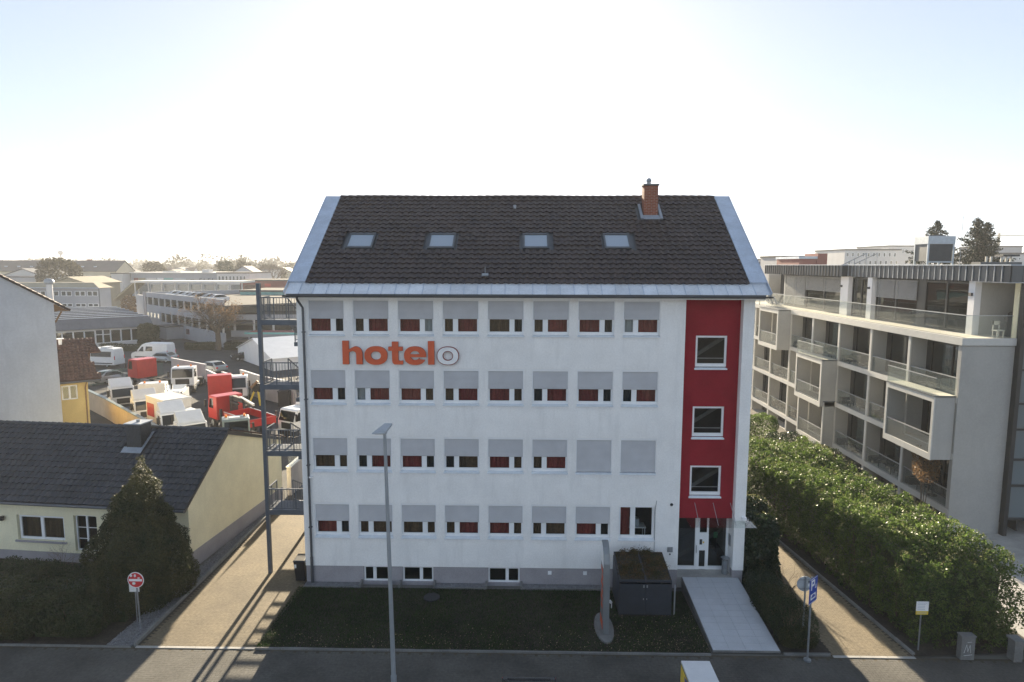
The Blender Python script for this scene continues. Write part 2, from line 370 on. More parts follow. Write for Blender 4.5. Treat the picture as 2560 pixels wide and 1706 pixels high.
def paver_tile(cx, cy, w, d, z, h, tilt):
    # one paver: top slightly inset, open underside
    i = 0.0015; a, b = w/2, d/2
    return [(cx-a, cy-b, z), (cx+a, cy-b, z), (cx+a, cy+b, z), (cx-a, cy+b, z),
            (cx-a+i, cy-b+i, z+h+tilt[0]), (cx+a-i, cy-b+i, z+h+tilt[1]), (cx+a-i, cy+b-i, z+h+tilt[2]), (cx-a+i, cy+b-i, z+h+tilt[3])]
PF = np.array([[4, 5, 6, 7], [0, 1, 5, 4], [1, 2, 6, 5], [2, 3, 7, 6], [3, 0, 4, 7]])
def pave(base, cells, mat, z, h=0.004, nsep=0):
    # cells: list of (cx, cy, w, d). nsep nearest become single objects sharing two meshes, the others one part
    g = np.random.default_rng(3)
    cells = sorted(cells, key=lambda c: (c[0]-9.1)**2*0.25+(c[1]+27.2)**2)
    inv = cam.matrix_world.inverted()
    vis, rest = [], []
    for c in cells:
        q = inv @ Vector((c[0], c[1], z+h))
        u, v = -q.x/q.z*FPX, -q.y/q.z*FPX
        (vis if (abs(u) < 1270 and v > -848 and len(vis) < nsep) else rest).append(c)
    me = {}
    for cx, cy, ww, dd in vis:
        k = (round(ww, 3), round(dd, 3))
        if k not in me:
            m = bpy.data.meshes.new('paver'); m.from_pydata(paver_tile(0, 0, ww, dd, 0, h, (0,)*4), [], PF.tolist()); m.materials.append(MATS[mat]); fixn(m); me[k] = m
        o = inst('paver', me[k], (cx, cy, z+rnd.uniform(-0.0004, 0.0004)), base, (rnd.uniform(-0.006, 0.006), rnd.uniform(-0.006, 0.006), rnd.uniform(-0.012, 0.012)))
    V = []; F = []
    for i, (cx, cy, ww, dd) in enumerate(rest):
        V.extend(paver_tile(cx, cy, ww, dd, z, h, g.uniform(-0.0009, 0.0009, 4))); F.append(PF+8*i)
    if rest: stuff(np_mesh('pavers', V, np.concatenate(F), mat, base))
def bond(x0, x1, y0, y1, fl=None, w=0.2, d=0.1):
    out = []; j = 0; y = y0
    while y < y1-0.01:
        xl, xr = (x0, x1) if fl is None else fl(y+d/2)
        x = math.floor(xl/w)*w + (w/2 if j % 2 else 0)
        while x < xr:
            if x > xl-0.02 and x+w < xr+0.06: out.append((x+w/2, y+d/2, w-0.006, d-0.006))
            x += w
        y += d; j += 1
    return out
def herring(x0, x1, y0, y1, w=0.105):
    out = []
    for i in range(int((x1-x0)/w)):
        for j in range(int((y1-y0)/w)):
            k = (i-j) % 4; x = x0+i*w; y = y0+j*w
            if k == 0: out.append((x+w, y+w/2, 2*w-0.006, w-0.006))
            elif k == 2: out.append((x+w/2, y, w-0.006, 2*w-0.006))
    return out
side = sheet('pavement', [(-40, -7.65), (60, -7.65), (60, -4.95), (-40, -4.95)], -0.012, 'joint')
pave(side, herring(-12.5, 28.5, -7.6, -5.0), 'paver_grey', -0.012, nsep=300)
drv = sheet('driveway', [(-5.2, -4.95), (-0.78, -4.95), (-0.56, -0.2), (-0.56, 9.5), (-5.2, 9.5)], -0.008, 'joint')
pave(drv, bond(-5.15, -0.6, -4.93, 9.4, lambda y: (-5.15, -0.8+0.05*(y+5) if y < -0.1 else -0.56)), 'paver', -0.008)
drr = sheet('driveway_right', [(20.3, -4.95), (23.3, -4.95), (22.1, 5.0), (20.9, 30), (19.0, 30), (19.0, 10)], -0.008, 'joint')
pave(drr, bond(19, 23, -4.93, 12, lambda y: (20.3-0.07*(y+5), 23.25-0.115*(y+5))), 'paver', -0.008)

def kerb(name, pts, wd=0.12, z0=-0.05, z1=0.10, mat='kerb', seg=1.0):
    # kerb made of single stones
    base = None; stones = []
    for (x0, y0), (x1, y1) in zip(pts, pts[1:]):
        L = math.hypot(x1-x0, y1-y0); n = max(1, int(round(L/seg)))
        for k in range(n):
            a = k/n+0.006/L; b = (k+1)/n-0.006/L
            mb = MB(); zz = z1+rnd.uniform(-0.008, 0.008)
            mb.bar((x0+(x1-x0)*a, y0+(y1-y0)*a, (z0+zz)/2), (x0+(x1-x0)*b, y0+(y1-y0)*b, (z0+zz)/2), wd, zz-z0)
            o = part('kerb_stone', mb, mat, base)
            if base is None:
                base = o; o.name = name; struct(o); OFF[o.name] = Vector()
    return base
kerb('kerb', [(-5.26, -4.9), (-5.26, 9.5)], 0.10, z1=0.13)
kerb('kerb_right', [(23.33, -4.8), (22.18, 5.2), (21.6, 12)], 0.10, z1=0.08)
kerb('lawn_kerb', [(-0.72, -4.98), (15.95, -4.98)], 0.07, z1=0.06, mat='concrete_dark')
kerb('threshold', [(-5.2, -4.95), (-0.75, -4.95)], 0.12, -0.05, 0.012, 'concrete'); kerb('threshold_right', [(20.35, -4.95), (23.3, -4.95)], 0.12, -0.05, 0.012, 'concrete')
kerb('garden_kerb', [(-13, -4.98), (-5.35, -4.98)], 0.07, z1=0.05, mat='concrete_dark')
kerb('bed_kerb', [(18.62, -4.85), (20.3, -4.85)], 0.07, z1=0.05, mat='concrete_dark')

# lawn
lawn = sheet('lawn', [(-0.72, -4.94), (15.98, -4.94), (15.98, -0.42), (-0.5, -0.42)], 0.045, 'soil')
g = np.random.default_rng(21); n = 150000
x = g.uniform(-0.72, 15.95, n); y = g.uniform(-4.93, -0.45, n)
keep = ~((x > 12.95) & (x < 15.1) & (y > -2.5)); keep &= ~(((x-12.25)/0.38)**2+((y+3.3)/1.05)**2 < 1)
keep &= g.uniform(size=n) < 0.72+0.35*vnoise(np.stack([x, y, 0*x], 1), 1.1, 4)
x, y = x[keep], y[keep]; n = len(x)
hh = g.uniform(0.03, 0.085, n)*(1+0.25*vnoise(np.stack([x, y, 0*x], 1), 0.9, 9)); an = g.uniform(0, 6.28, n); ww = g.uniform(0.005, 0.011, n)
b0 = np.stack([x, y, np.full(n, 0.045)], 1); dd = np.stack([np.cos(an), np.sin(an), 0*an], 1)
tip = b0+np.stack([g.normal(0, 0.03, n), g.normal(0, 0.03, n), hh], 1)
V = np.stack([b0-dd*ww[:, None], b0+dd*ww[:, None], tip], 1).reshape(-1, 3)
o = np_mesh('grass', V, np.arange(3*n).reshape(-1, 3), 'grass'); stuff(o)
o['label'] = 'short dark green grass of the front lawn'; o['category'] = 'grass'
# fallen leaves on the lawn and its edge
n = 900; P = np.stack([g.uniform(-0.6, 15.9, n), -4.95+np.abs(g.normal(0, 0.7, n)), np.full(n, 0.095)], 1); P = P[(P[:, 1] < -0.6)]
P2 = np.stack([g.uniform(12, 16, 450), g.uniform(-4.9, -2.4, 450), np.full(450, 0.10)], 1)
P = np.concatenate([P, P2]); V, F = leaves(P, g.uniform(0.010, 0.022, len(P)), np.tile([0, 0, 1.0], (len(P), 1)), 0.5, 0.7)
o = stuff(np_mesh('fallen_leaves', V, F, 'leaf_litter')); o['label'] = 'dry fallen leaves scattered on the lawn'; o['category'] = 'leaves'
# gravel beside the yellow house
sheet('gravel_strip', [(-6.35, -4.9), (-5.31, -4.9), (-5.31, 9.0), (-5.5, 9.0)], 0.015, 'gravel')
n = 5000; yy = g.uniform(-4.9, 8.5, n); xx = -6.35+(yy+4.9)*0.055+g.uniform(0, 1, n)*(0.98-(yy+4.9)*0.05)
V, F = leaves(np.stack([xx, yy, np.full(n, 0.03)], 1), g.uniform(0.014, 0.03, n), np.tile([0, 0, 1.0], (n, 1)), 0.5, 0.9)
o = stuff(np_mesh('gravel', V, F, 'stone_bit')); o['label'] = 'loose grey gravel along the driveway kerb'; o['category'] = 'gravel'
# gravel bed against the hotel plinth
for a, b in ((-0.5, 2.0), (5.2, 7.5), (9.0, 12.9)):
    sheet('plinth_bed', [(a, -0.42), (b, -0.42), (b, 0.0), (a, 0.0)], 0.07, 'gravel')
kerb('bed_edging', [(-0.5, -0.45), (2.0, -0.45)], 0.05, 0.0, 0.11, 'concrete_dark'); kerb('bed_edging_middle', [(5.2, -0.45), (7.5, -0.45)], 0.05, 0.0, 0.11, 'concrete_dark'); kerb('bed_edging_right', [(9.0, -0.45), (12.9, -0.45)], 0.05, 0.0, 0.11, 'concrete_dark')
# entrance ramp with slabs
rmp = MB(); rmp.hexa([(16.06, -4.8, 0.0), (18.53, -4.8, 0.0), (18.53, 0.0, 0.0), (16.06, 0.0, 0.0), (16.06, -4.8, 0.075), (18.53, -4.8, 0.075), (18.53, 0.0, 0.49), (16.06, 0.0, 0.49)])
ramp = struct(part('ramp', rmp, 'concrete_dark'))
nx, ny = 4, 12
for i in range(nx):
    for j in range(ny):
        xa = 16.08+i*(2.43/nx); xb = xa+2.43/nx-0.008; ya = -4.78+j*(4.76/ny); yb = ya+4.76/ny-0.008
        za = 0.077+(ya+4.8)/4.8*0.415; zb = 0.077+(yb+4.8)/4.8*0.415
        part('slab', MB().hexa([(xa, ya, za-0.03), (xb, ya, za-0.03), (xb, yb, zb-0.03), (xa, yb, zb-0.03), (xa, ya, za+0.012), (xb, ya, za+0.012), (xb, yb, zb+0.012), (xa, yb, zb+0.012)]), 'ramp', ramp)
stp = MB().box(15.88, 18.26, 0.003, 0.8, 0.0, 0.50)
struct(part('door_step', stp, 'concrete'))
# manhole cover in the lawn
single('manhole_cover', MB().cyl(5.25, -1.25, 0.0, 0.10, 0.34, 24), 'asphalt', 'round concrete manhole cover set in the lawn behind the lamp post', 'manhole')
# ================================================================== HOTEL
hotel = thing('hotel_building', 'white four storey hotel with dark tiled roof and red stairwell strip', 'building', (0, 0, 0))
XL, XR, ZB, ZT, RIDY, RIDZ = -0.52, 18.72, 0.82, 12.86, 5.8, 17.38
SL = (RIDZ-12.85)/(RIDY+0.5)                    # roof slope
def rz_(y): return 12.85+SL*(y+0.5)
ROWS = [12.55, 9.576, 6.602, 3.63]; COLS = [1.9*c for c in range(8)]
holes = []
for zt in ROWS:
    for x0 in COLS: holes.append((x0-0.04, x0+1.50, zt-1.47, zt+0.09))
BW = [(2.05, 3.18), (3.78, 5.14), (7.57, 8.96)]; base_holes = [(a, b, 0.10, 0.80) for a, b in BW]
part('wall', MB().wall('y', 0.0, 0.34, XL, 15.86, ZB, ZT, holes), 'stucco', hotel)
part('wall', MB().wall('y', 0.0, 0.34, 18.25, XR, ZB, ZT, []), 'stucco', hotel)
red_h = [(16.40, 17.73, 9.70, 11.10), (16.37, 17.72, 6.66, 8.04), (16.35, 17.70, 4.03, 5.42)]
part('red_wall', MB().wall('y', 0.33, 0.6, 15.86, 18.25, 3.05, ZT, red_h), 'stucco_red', hotel)
for xw in (XL, XR-0.3):                          # gable walls
    shell = MB(); shell.prism([(0.341, ZB), (11.6, ZB), (11.6, ZT), (RIDY, RIDZ-0.35), (0.341, ZT+0.25)], 'x', xw, xw+0.3)
    part('gable_wall', shell, 'stucco', hotel)
part('wall', MB().box(XL, XR, 11.602, 11.9, ZB, ZT), 'stucco', hotel)
parts('reveal', [(18.252, 18.42, 0.341, 1.2, 0.5, ZT), (15.70, 15.858, 0.341, 1.2, 0.5, ZT)], 'stucco', hotel)
part('plinth', MB().wall('y', 0.03, 0.34, XL+0.02, 15.86, -0.05, ZB, base_holes).box(XL+0.02, XL+0.3, 0.341, 11.6, -0.05, ZB).box(XR-0.32, XR-0.02, 0.341, 11.6, -0.05, ZB).box(18.25, XR-0.02, 0.03, 0.34, -0.05, ZB).box(XL+0.3, XR-0.32, 11.61, 11.88, -0.05, ZB), 'stucco_grey', hotel)
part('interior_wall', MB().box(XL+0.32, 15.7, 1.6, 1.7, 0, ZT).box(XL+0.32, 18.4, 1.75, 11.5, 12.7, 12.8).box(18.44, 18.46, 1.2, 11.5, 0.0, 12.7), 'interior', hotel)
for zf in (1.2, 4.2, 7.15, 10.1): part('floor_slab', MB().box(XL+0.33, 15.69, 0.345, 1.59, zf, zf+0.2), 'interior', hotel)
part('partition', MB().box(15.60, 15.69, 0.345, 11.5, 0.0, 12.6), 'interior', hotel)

# windows -----------------------------------------------------------------
def curtain_mesh(x0, x1, z0, z1, y):
    mb = MB(); n = max(4, int((x1-x0)/0.06)); 
    for k in range(n):
        a = x0+(x1-x0)*k/n; b = x0+(x1-x0)*(k+1)/n; ya = y+0.02*math.sin(k*2.1); yb = y+0.02*math.sin((k+1)*2.1)
        mb.quad((a, ya, z0), (b, yb, z0), (b, yb, z1), (a, ya, z1))
    return mb
for r, zt in enumerate(ROWS):
    for c, x0 in enumerate(COLS):
        zb = zt-1.47; xa, xb = x0-0.04, x0+1.50
        closed = (r == 2 and c >= 6); openw = (r == 3 and c == 7)
        fr = MB(); d0, d1 = 0.13, 0.19; fx0, fx1 = xa, xb; fz0, fz1 = zb+0.04, zt+0.09
        flip = c % 2 == 1
        m0, m1 = ((0.60, 0.74) if not flip else (0.28, 0.42)) if not openw else (0.33, 0.47)
        W = fx1-fx0; mx0, mx1 = fx0+W*m0, fx0+W*m1
        fr.box(fx0, fx0+0.085, d0, d1, fz0, fz1).box(fx1-0.085, fx1, d0, d1, fz0, fz1).box(fx0+0.086, fx1-0.086, d0, d1, fz0, fz0+0.13).box(fx0+0.086, fx1-0.086, d0, d1, fz1-0.10, fz1).box(mx0, mx1, d0-0.012, d1, fz0+0.13, fz1-0.10)
        win = part('window', fr, 'pvc', hotel)
        for a, b in ((fx0+0.085, mx0), (mx1, fx1-0.085)):
            part('pane', MB().quad((a, 0.165, fz0+0.13), (b, 0.165, fz0+0.13), (b, 0.165, fz1-0.1), (a, 0.165, fz1-0.1)), 'glass', win)
            wide = (b-a) > 0.55
            if openw:
                if not wide: part('curtain', curtain_mesh(a, b, fz0, fz1, 0.30), 'curtain', win)
                continue
            mt = 'curtain' if wide else ('net' if (r, c) in ((0, 2), (0, 7), (1, 1)) else 'curtain_dark')
            if wide and rnd.random() < 0.25: mt = 'curtain_dark'
            if not wide and rnd.random() < 0.35: mt = 'dark'
            part('curtain', curtain_mesh(a-0.02, b+0.02, fz0, fz1, 0.29+rnd.uniform(0, 0.05)), mt, win)
        part('sill', MB().prism([(-0.055, zb-0.005), (0.13, zb+0.035), (0.13, zb-0.02), (-0.02, zb-0.04), (-0.055, zb-0.04)], 'x', xa-0.02, xb+0.02), 'sill', win)
        part('lintel_box', MB().box(xa+0.002, xb-0.002, 0.02, 0.128, zt, zt+0.088), 'pvc', win)
        if not openw:
            zs = zb+0.06 if closed else zt-0.76-rnd.uniform(0, 0.02)
            sh = MB(); k = 0; zz = zt
            sh.add([(xa+0.012, 0.07, zs), (xb-0.012, 0.07, zs), (xb-0.012, 0.07, zt), (xa+0.012, 0.07, zt)], [(0, 1, 2, 3)])
            while zz-0.05 > zs-0.001:
                sh.add([(xa+0.012, 0.066, zz), (xb-0.012, 0.066, zz), (xb-0.012, 0.056, zz-0.022), (xa+0.012, 0.056, zz-0.022), (xb-0.012, 0.066, zz-0.046), (xa+0.012, 0.066, zz-0.046)], [(0, 1, 2, 3), (3, 2, 4, 5)]); zz -= 0.05
            part('shutter', sh, 'shutter', win)
            parts('guide_rail', [(xa, xa+0.03, 0.04, 0.128, zb+0.06, zt), (xb-0.03, xb, 0.04, 0.128, zb+0.06, zt)], 'pvc', win)
# things seen through the open ground floor window
desk = thing('desk', 'white desk with boxes behind the open ground floor window', 'desk', (14.1, 1.1, 1.4))
part('table_top', MB().box(13.6, 14.6, 0.8, 1.4, 2.36, 2.40), 'pvc', desk)
for ax in (13.63, 14.53):
    for ay in (0.83, 1.33): part('leg', MB().box(ax, ax+0.04, ay, ay+0.04, 1.4, 2.359), 'pvc', desk)
part('box', MB().box(13.9, 14.3, 0.9, 1.2, 2.401, 2.75), 'sign_back', desk)
# basement windows
for a, b in BW:
    fr = MB().box(a, a+0.07, 0.12, 0.18, 0.1, 0.8).box(b-0.07, b, 0.12, 0.18, 0.1, 0.8).box(a+0.071, b-0.071, 0.12, 0.18, 0.1, 0.17).box(a+0.071, b-0.071, 0.12, 0.18, 0.73, 0.8)
    m = a+(b-a)*(0.42 if a < 3 else 0.6); fr.box(m-0.07, m+0.07, 0.11, 0.18, 0.171, 0.729)
    wn = part('basement_window', fr, 'pvc', hotel)
    part('pane', MB().box(a+0.07, m-0.07, 0.15, 0.156, 0.17, 0.73), 'glass', wn); part('pane', MB().box(m+0.07, b-0.07, 0.15, 0.156, 0.17, 0.73), 'glass', wn)
    parts('well_edge', [(a-0.12, a-0.03, -0.45, 0.02, 0.0, 0.2), (b+0.03, b+0.12, -0.45, 0.02, 0.0, 0.2)], 'concrete_dark', wn)
for vx in (10.2, 11.75): part('vent_grille', MB().box(vx, vx+0.16, 0.005, 0.029, 0.52, 0.68), 'pvc', hotel)
# stairwell windows
for a, b, z0, z1 in red_h:
    fr = MB().box(a, a+0.09, 0.38, 0.45, z0+0.06, z1).box(b-0.09, b, 0.38, 0.45, z0+0.06, z1).box(a+0.091, b-0.091, 0.38, 0.45, z0+0.06, z0+0.20).box(a+0.091, b-0.091, 0.38, 0.45, z1-0.09, z1)
    wn = part('stair_window', fr, 'pvc', hotel)
    part('pane', MB().quad((a+0.09, 0.42, z0+0.2), (b-0.09, 0.42, z0+0.2), (b-0.09, 0.42, z1-0.09), (a+0.09, 0.42, z1-0.09)), 'glass', wn)
    part('sill', MB().prism([(0.27, z0-0.02), (0.38, z0+0.03), (0.38, z0-0.03), (0.30, z0-0.06), (0.27, z0-0.06)], 'x', a-0.03, b+0.03), 'sill', wn)
    part('safety_bar', MB().box(a+0.09, b-0.09, 0.36, 0.375, z0+0.42, z0+0.44), 'steel_light', wn)
# stair flights behind the stairwell glass
st = MB()
for k, zf in enumerate((0.5, 2.0, 3.5, 5.0, 6.5, 8.0, 9.5)):
    s = 1 if k % 2 else -1
    st.hexa([(15.9, 1.4, zf+(0 if s < 0 else 1.5)), (18.2, 1.4, zf+(1.5 if s < 0 else 0)), (18.2, 2.6, zf+(1.5 if s < 0 else 0)), (15.9, 2.6, zf+(0 if s < 0 else 1.5)),
             (15.9, 1.4, zf+0.2+(0 if s < 0 else 1.5)), (18.2, 1.4, zf+0.2+(1.5 if s < 0 else 0)), (18.2, 2.6, zf+0.2+(1.5 if s < 0 else 0)), (15.9, 2.6, zf+0.2+(0 if s < 0 else 1.5))])
part('stair_flight', st, 'concrete_dark', hotel)
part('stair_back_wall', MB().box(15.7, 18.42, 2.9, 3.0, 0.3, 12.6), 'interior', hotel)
part('entrance_floor', MB().box(15.86, 18.25, 0.801, 2.89, 0.3, 0.495), 'concrete_dark', hotel)
# entrance front
ent = part('entrance_frame', MB().box(15.86, 18.25, 0.72, 0.80, 2.93, 3.05).box(16.78, 16.98, 0.72, 0.80, 0.50, 2.929).box(17.30, 17.38, 0.72, 0.80, 0.50, 2.929).box(18.15, 18.25, 0.72, 0.80, 0.50, 2.929).box(15.86, 16.779, 0.72, 0.80, 0.50, 0.66).box(17.381, 18.149, 0.72, 0.80, 0.50, 0.66).box(16.981, 17.299, 0.72, 0.80, 2.14, 2.22), 'pvc', hotel)
for a, b, z0, z1 in ((15.86, 16.78, 0.66, 2.93), (17.38, 18.15, 0.66, 2.93), (16.98, 17.30, 2.22, 2.93)):
    part('pane', MB().box(a, b, 0.755, 0.763, z0, z1), 'glass_dark', ent)
door = part('door', MB().wall('y', 0.70, 0.76, 16.79, 17.379, 0.52, 2.139, [(16.90, 17.24, 0.64, 1.40)]), 'pvc', hotel)
part('door_pane', MB().box(16.90, 17.24, 0.728, 0.735, 0.64, 1.40), 'glass_dark', door)
part('intercom', MB().box(16.98, 17.09, 0.68, 0.699, 1.68, 1.92), 'anthracite', door)
part('notice', MB().box(17.12, 17.18, 0.69, 0.699, 1.74, 1.82), 'sign_yellow', door)
part('door_handle', MB().bar((16.84, 0.66, 1.3), (16.84, 0.66, 1.65), 0.03).bar((16.84, 0.66, 1.35), (16.84, 0.70, 1.35), 0.02).bar((16.84, 0.66, 1.6), (16.84, 0.70, 1.6), 0.02), 'steel_light', door)
part('notice', MB().box(17.62, 17.80, 0.79, 0.80, 1.95, 2.22), 'print_green', ent)
cano = part('canopy', MB().box(16.2, 18.95, -0.75, 0.325, 3.06, 3.075), 'glass_clear', hotel)
for cx in (16.6, 17.4, 18.15): part('tie_rod', MB().tube([(cx, -0.55, 3.08), (cx, 0.328, 3.75)], 0.012, 6), 'steel_light', cano)
part('mail_slot', MB().box(18.22, 18.249, 0.36, 0.60, 1.75, 2.25), 'galv', hotel)
part('intercom_box', MB().box(15.39, 15.62, -0.05, -0.001, 1.64, 1.86), 'galv', hotel)
part('key_reader', MB().box(15.48, 15.54, -0.03, -0.001, 1.5, 1.56), 'anthracite', hotel)
part('camera_dome', MB().tube([(15.52, -0.001, 3.77), (15.52, -0.09, 3.77)], [0.07, 0.03], 12), 'dark', hotel)
part('camera_body', MB().box(18.55, 18.72, -0.16, -0.001, 3.15, 3.27), 'pvc', hotel)
part('security_light', MB().box(-0.25, -0.05, -0.12, -0.001, 4.85, 4.92), 'pvc', hotel)
part('cable_conduit', MB().tube([(14.82, -0.015, 1.35), (14.82, -0.015, 3.55), (14.87, -0.02, 3.95)], 0.012, 6), 'galv', hotel)

# roof --------------------------------------------------------------------
deck = MB()
deck.prism([(-0.45, rz_(-0.45)-0.03), (RIDY, RIDZ-0.03), (12.1, rz_(-0.5)-0.03), (12.1, rz_(-0.5)-0.18), (RIDY, RIDZ-0.3), (-0.45, rz_(-0.45)-0.18)], 'x', XL-0.25, XR+0.25)
roof = part('roof', deck, 'zinc_dark', hotel)
part('soffit', MB().box(XL-0.24, XR+0.24, -0.44, -0.003, 12.66, 12.72), 'stucco', roof)
def onroof(x, y, h=0.0):                       # point on front slope raised by h along its normal
    n = Vector((0, -SL, 1)).normalized(); return Vector((x, y, rz_(y)))+n*h
def slab(x0, x1, y0, y1, h0, h1):
    return MB().hexa([onroof(x0, y0, h0), onroof(x1, y0, h0), onroof(x1, y1, h0), onroof(x0, y1, h0), onroof(x0, y0, h1), onroof(x1, y0, h1), onroof(x1, y1, h1), onroof(x0, y1, h1)])
# eave sheets
nE = 34; x0 = -0.10; x1 = 18.45
for k in range(nE+1):
    a = -0.80+k*(19.95/(nE+1)); b = a+19.95/(nE+1)-0.012
    part('eave_sheet', slab(a, b, -0.5, 0.10, 0.0, 0.012+0.002*(k % 2)), 'zinc_light', roof)
    part('standing_seam', slab(b-0.004, b+0.016, -0.5, 0.10, 0.015, 0.04), 'zinc', roof)
for a, b in ((-0.83, -0.12), (18.47, 19.18)):
    part('verge_sheet', slab(a, b, 0.101, RIDY, -0.02, 0.10), 'zinc', roof)
    part('verge_edge', slab(a-0.02 if a < 0 else b, a if a < 0 else b+0.02, -0.5, RIDY, -0.18, 0.12), 'zinc', roof)
gut = MB(); n = 9
prof = [(-0.5-0.07+0.075*math.cos(math.pi+math.pi*k/8), 12.80+0.075*math.sin(math.pi+math.pi*k/8)) for k in range(9)]
for (ya, za), (yb, zb) in zip(prof, prof[1:]): gut.quad((-0.86, ya, za), (19.21, ya, za), (19.21, yb, zb), (-0.86, yb, zb))
gut.box(-0.87, -0.86, -0.645, -0.495, 12.725, 12.80).box(19.21, 19.22, -0.645, -0.495, 12.725, 12.80)
part('gutter', gut, 'gutter', roof)
part('downpipe', MB().tube([(-0.30, -0.55, 12.74), (-0.30, -0.5, 12.62), (-0.22, -0.09, 12.25), (-0.22, -0.07, 1.25)], 0.05, 10).tube([(-0.22, -0.07, 1.25), (-0.22, -0.07, 0.05)], 0.065, 10), 'gutter', hotel)
for zc in (11.2, 8.3, 5.4, 2.6): part('pipe_clip', MB().box(-0.29, -0.15, -0.13, -0.001, zc, zc+0.04), 'gutter', hotel)
# pantiles
def pantile(w, L, h=0.06):
    mb = MB(); n = 8
    def prof(t): return h*(0.5+0.5*math.cos(2*math.pi*(t*1.0-0.18)))*(1 if t < 0.68 else 0.75)
    P = [(w*(t-0.02), prof(t)) for t in [k/n*1.04 for k in range(n+1)]]
    vs = []
    for yy, zz in ((0, 0.048), (L*1.12, 0.0)):
        vs += [(px, yy, zz+pz) for px, pz in P]
    vs += [(px, 0, pz+0.004) for px, pz in P]
    m = n+1
    fs = [(i, i+1, m+i+1, m+i) for i in range(n)]+[(2*m+i, 2*m+i+1, i+1, i) for i in range(n)]
    mb.add(vs, fs); return mb
def tile_field(parent, x0, x1, org, ydir, ndir, nrow, rowL, ncol, mat, nsep, holes=(), seprows=None, edge=None):
    # tiles laid in courses from the eave; the nsep lowest are objects of their own, the others one part
    w = (x1-x0)/ncol; tm = pantile(w, rowL); me = tm.mesh('roof_tile'); me.materials.append(MATS[mat])
    for p in me.polygons: p.use_smooth = True
    me.set_sharp_from_angle(angle=R(42))
    ex = Vector((1, 0, 0)); rot = Matrix((ex, ydir, ndir)).transposed(); eul = rot.to_euler()
    tv = np.array([v[:] for v in tm.v]); tf = np.array(tm.f); RM = np.array(rot)
    V, F = [], []; cnt = 0; cells = [(r, c) for r in range(nrow) for c in range(ncol)]
    if seprows: cells.sort(key=seprows)
    for r, c in cells:
        y = r*rowL; xa = x0+c*w
        if any(h[0]-w*0.6 < xa+w/2 < h[1]+w*0.6 and h[2]-rowL*0.55 < y+rowL*0.5 < h[3]+rowL*0.3 for h in holes): continue
        if edge and not edge(xa+w/2, y): continue
        p = Vector(org)+ex*xa+ydir*y
        if cnt < nsep:
            o = inst('roof_tile', me, p, parent, (eul.x+rnd.uniform(-0.012, 0.012), eul.y+rnd.uniform(-0.02, 0.02), eul.z)); cnt += 1
        else:
            V.append(tv*(1, 1, 1+rnd.uniform(-0.12, 0.12))@RM.T+np.array(p)+np.array(ndir)*rnd.uniform(-0.006, 0.008)); F.append(tf+len(tv)*(len(V)-1))
    if V:
        o = stuff(np_mesh('roof_tiles', np.concatenate(V), np.concatenate(F), mat, parent))
        o.data.polygons.foreach_set('use_smooth', np.ones(len(o.data.polygons), bool)); o.data.set_sharp_from_angle(angle=R(42))
yd = Vector((0, 1, SL)).normalized(); nd = Vector((0, -SL, 1)).normalized()
def roof_s(y): return (y-0.06)*math.sqrt(1+SL*SL)
SKY = [(1.12, 2.17), (4.83, 5.86), (9.11, 10.12), (12.77, 13.79)]
sh = [(a-0.12, b+0.12, roof_s(2.12), roof_s(3.10)) for a, b in SKY]+[(14.66, 15.52, roof_s(4.25), roof_s(5.0))]
tile_field(roof, -0.10, 18.45, onroof(0, 0.06, 0.012), yd, nd, 20, 0.352, 60, 'tile', 300, sh)
rid = None
for k in range(46):
    a = -0.12+k*18.6/46
    part('ridge_tile', MB().tube([(a, RIDY, RIDZ+0.03+0.012*math.sin(k*0.35)), (a+0.43, RIDY, RIDZ+0.015+0.012*math.sin((k+1)*0.35))], [0.115, 0.10], 8), 'tile', roof)
part('back_slope', MB().hexa([(-0.12, RIDY, RIDZ), (18.47, RIDY, RIDZ), (18.47, 12.0, 12.9), (-0.12, 12.0, 12.9), (-0.12, RIDY, RIDZ+0.06), (18.47, RIDY, RIDZ+0.06), (18.47, 12.0, 12.96), (-0.12, 12.0, 12.96)]), 'tile', roof)
for a, b in SKY:
    sk = part('skylight', slab(a-0.09, b+0.09, 2.13, 2.23, 0.0, 0.10), 'zinc_dark', hotel)
    part('skylight_frame', slab(a-0.09, a, 2.231, 3.0, 0.0, 0.11), 'zinc_dark', sk); part('skylight_frame', slab(b, b+0.09, 2.231, 3.0, 0.0, 0.11), 'zinc_dark', sk); part('skylight_frame', slab(a-0.09, b+0.09, 3.001, 3.09, 0.0, 0.12), 'zinc_dark', sk)
    part('pane', slab(a+0.001, b-0.001, 2.232, 2.999, 0.03, 0.075), 'skylight', sk)
    part('lining', slab(a+0.003, b-0.003, 2.234, 2.997, -0.02, 0.015), 'net', sk)
part('roof_bracket', slab(7.30, 7.58, 0.42, 0.56, 0.06, 0.12), 'galv', hotel); part('lightning_rod', MB().tube([onroof(7.44, 0.5, 0.1), onroof(7.44, 0.5, 0.1)+Vector((0, 0, 0.33))], 0.014, 6), 'galv', hotel)
part('roof_vent', MB().cyl(8.62, 4.9, rz_(4.9)-0.1, rz_(4.9)+0.22, 0.07, 10), 'lead', hotel)
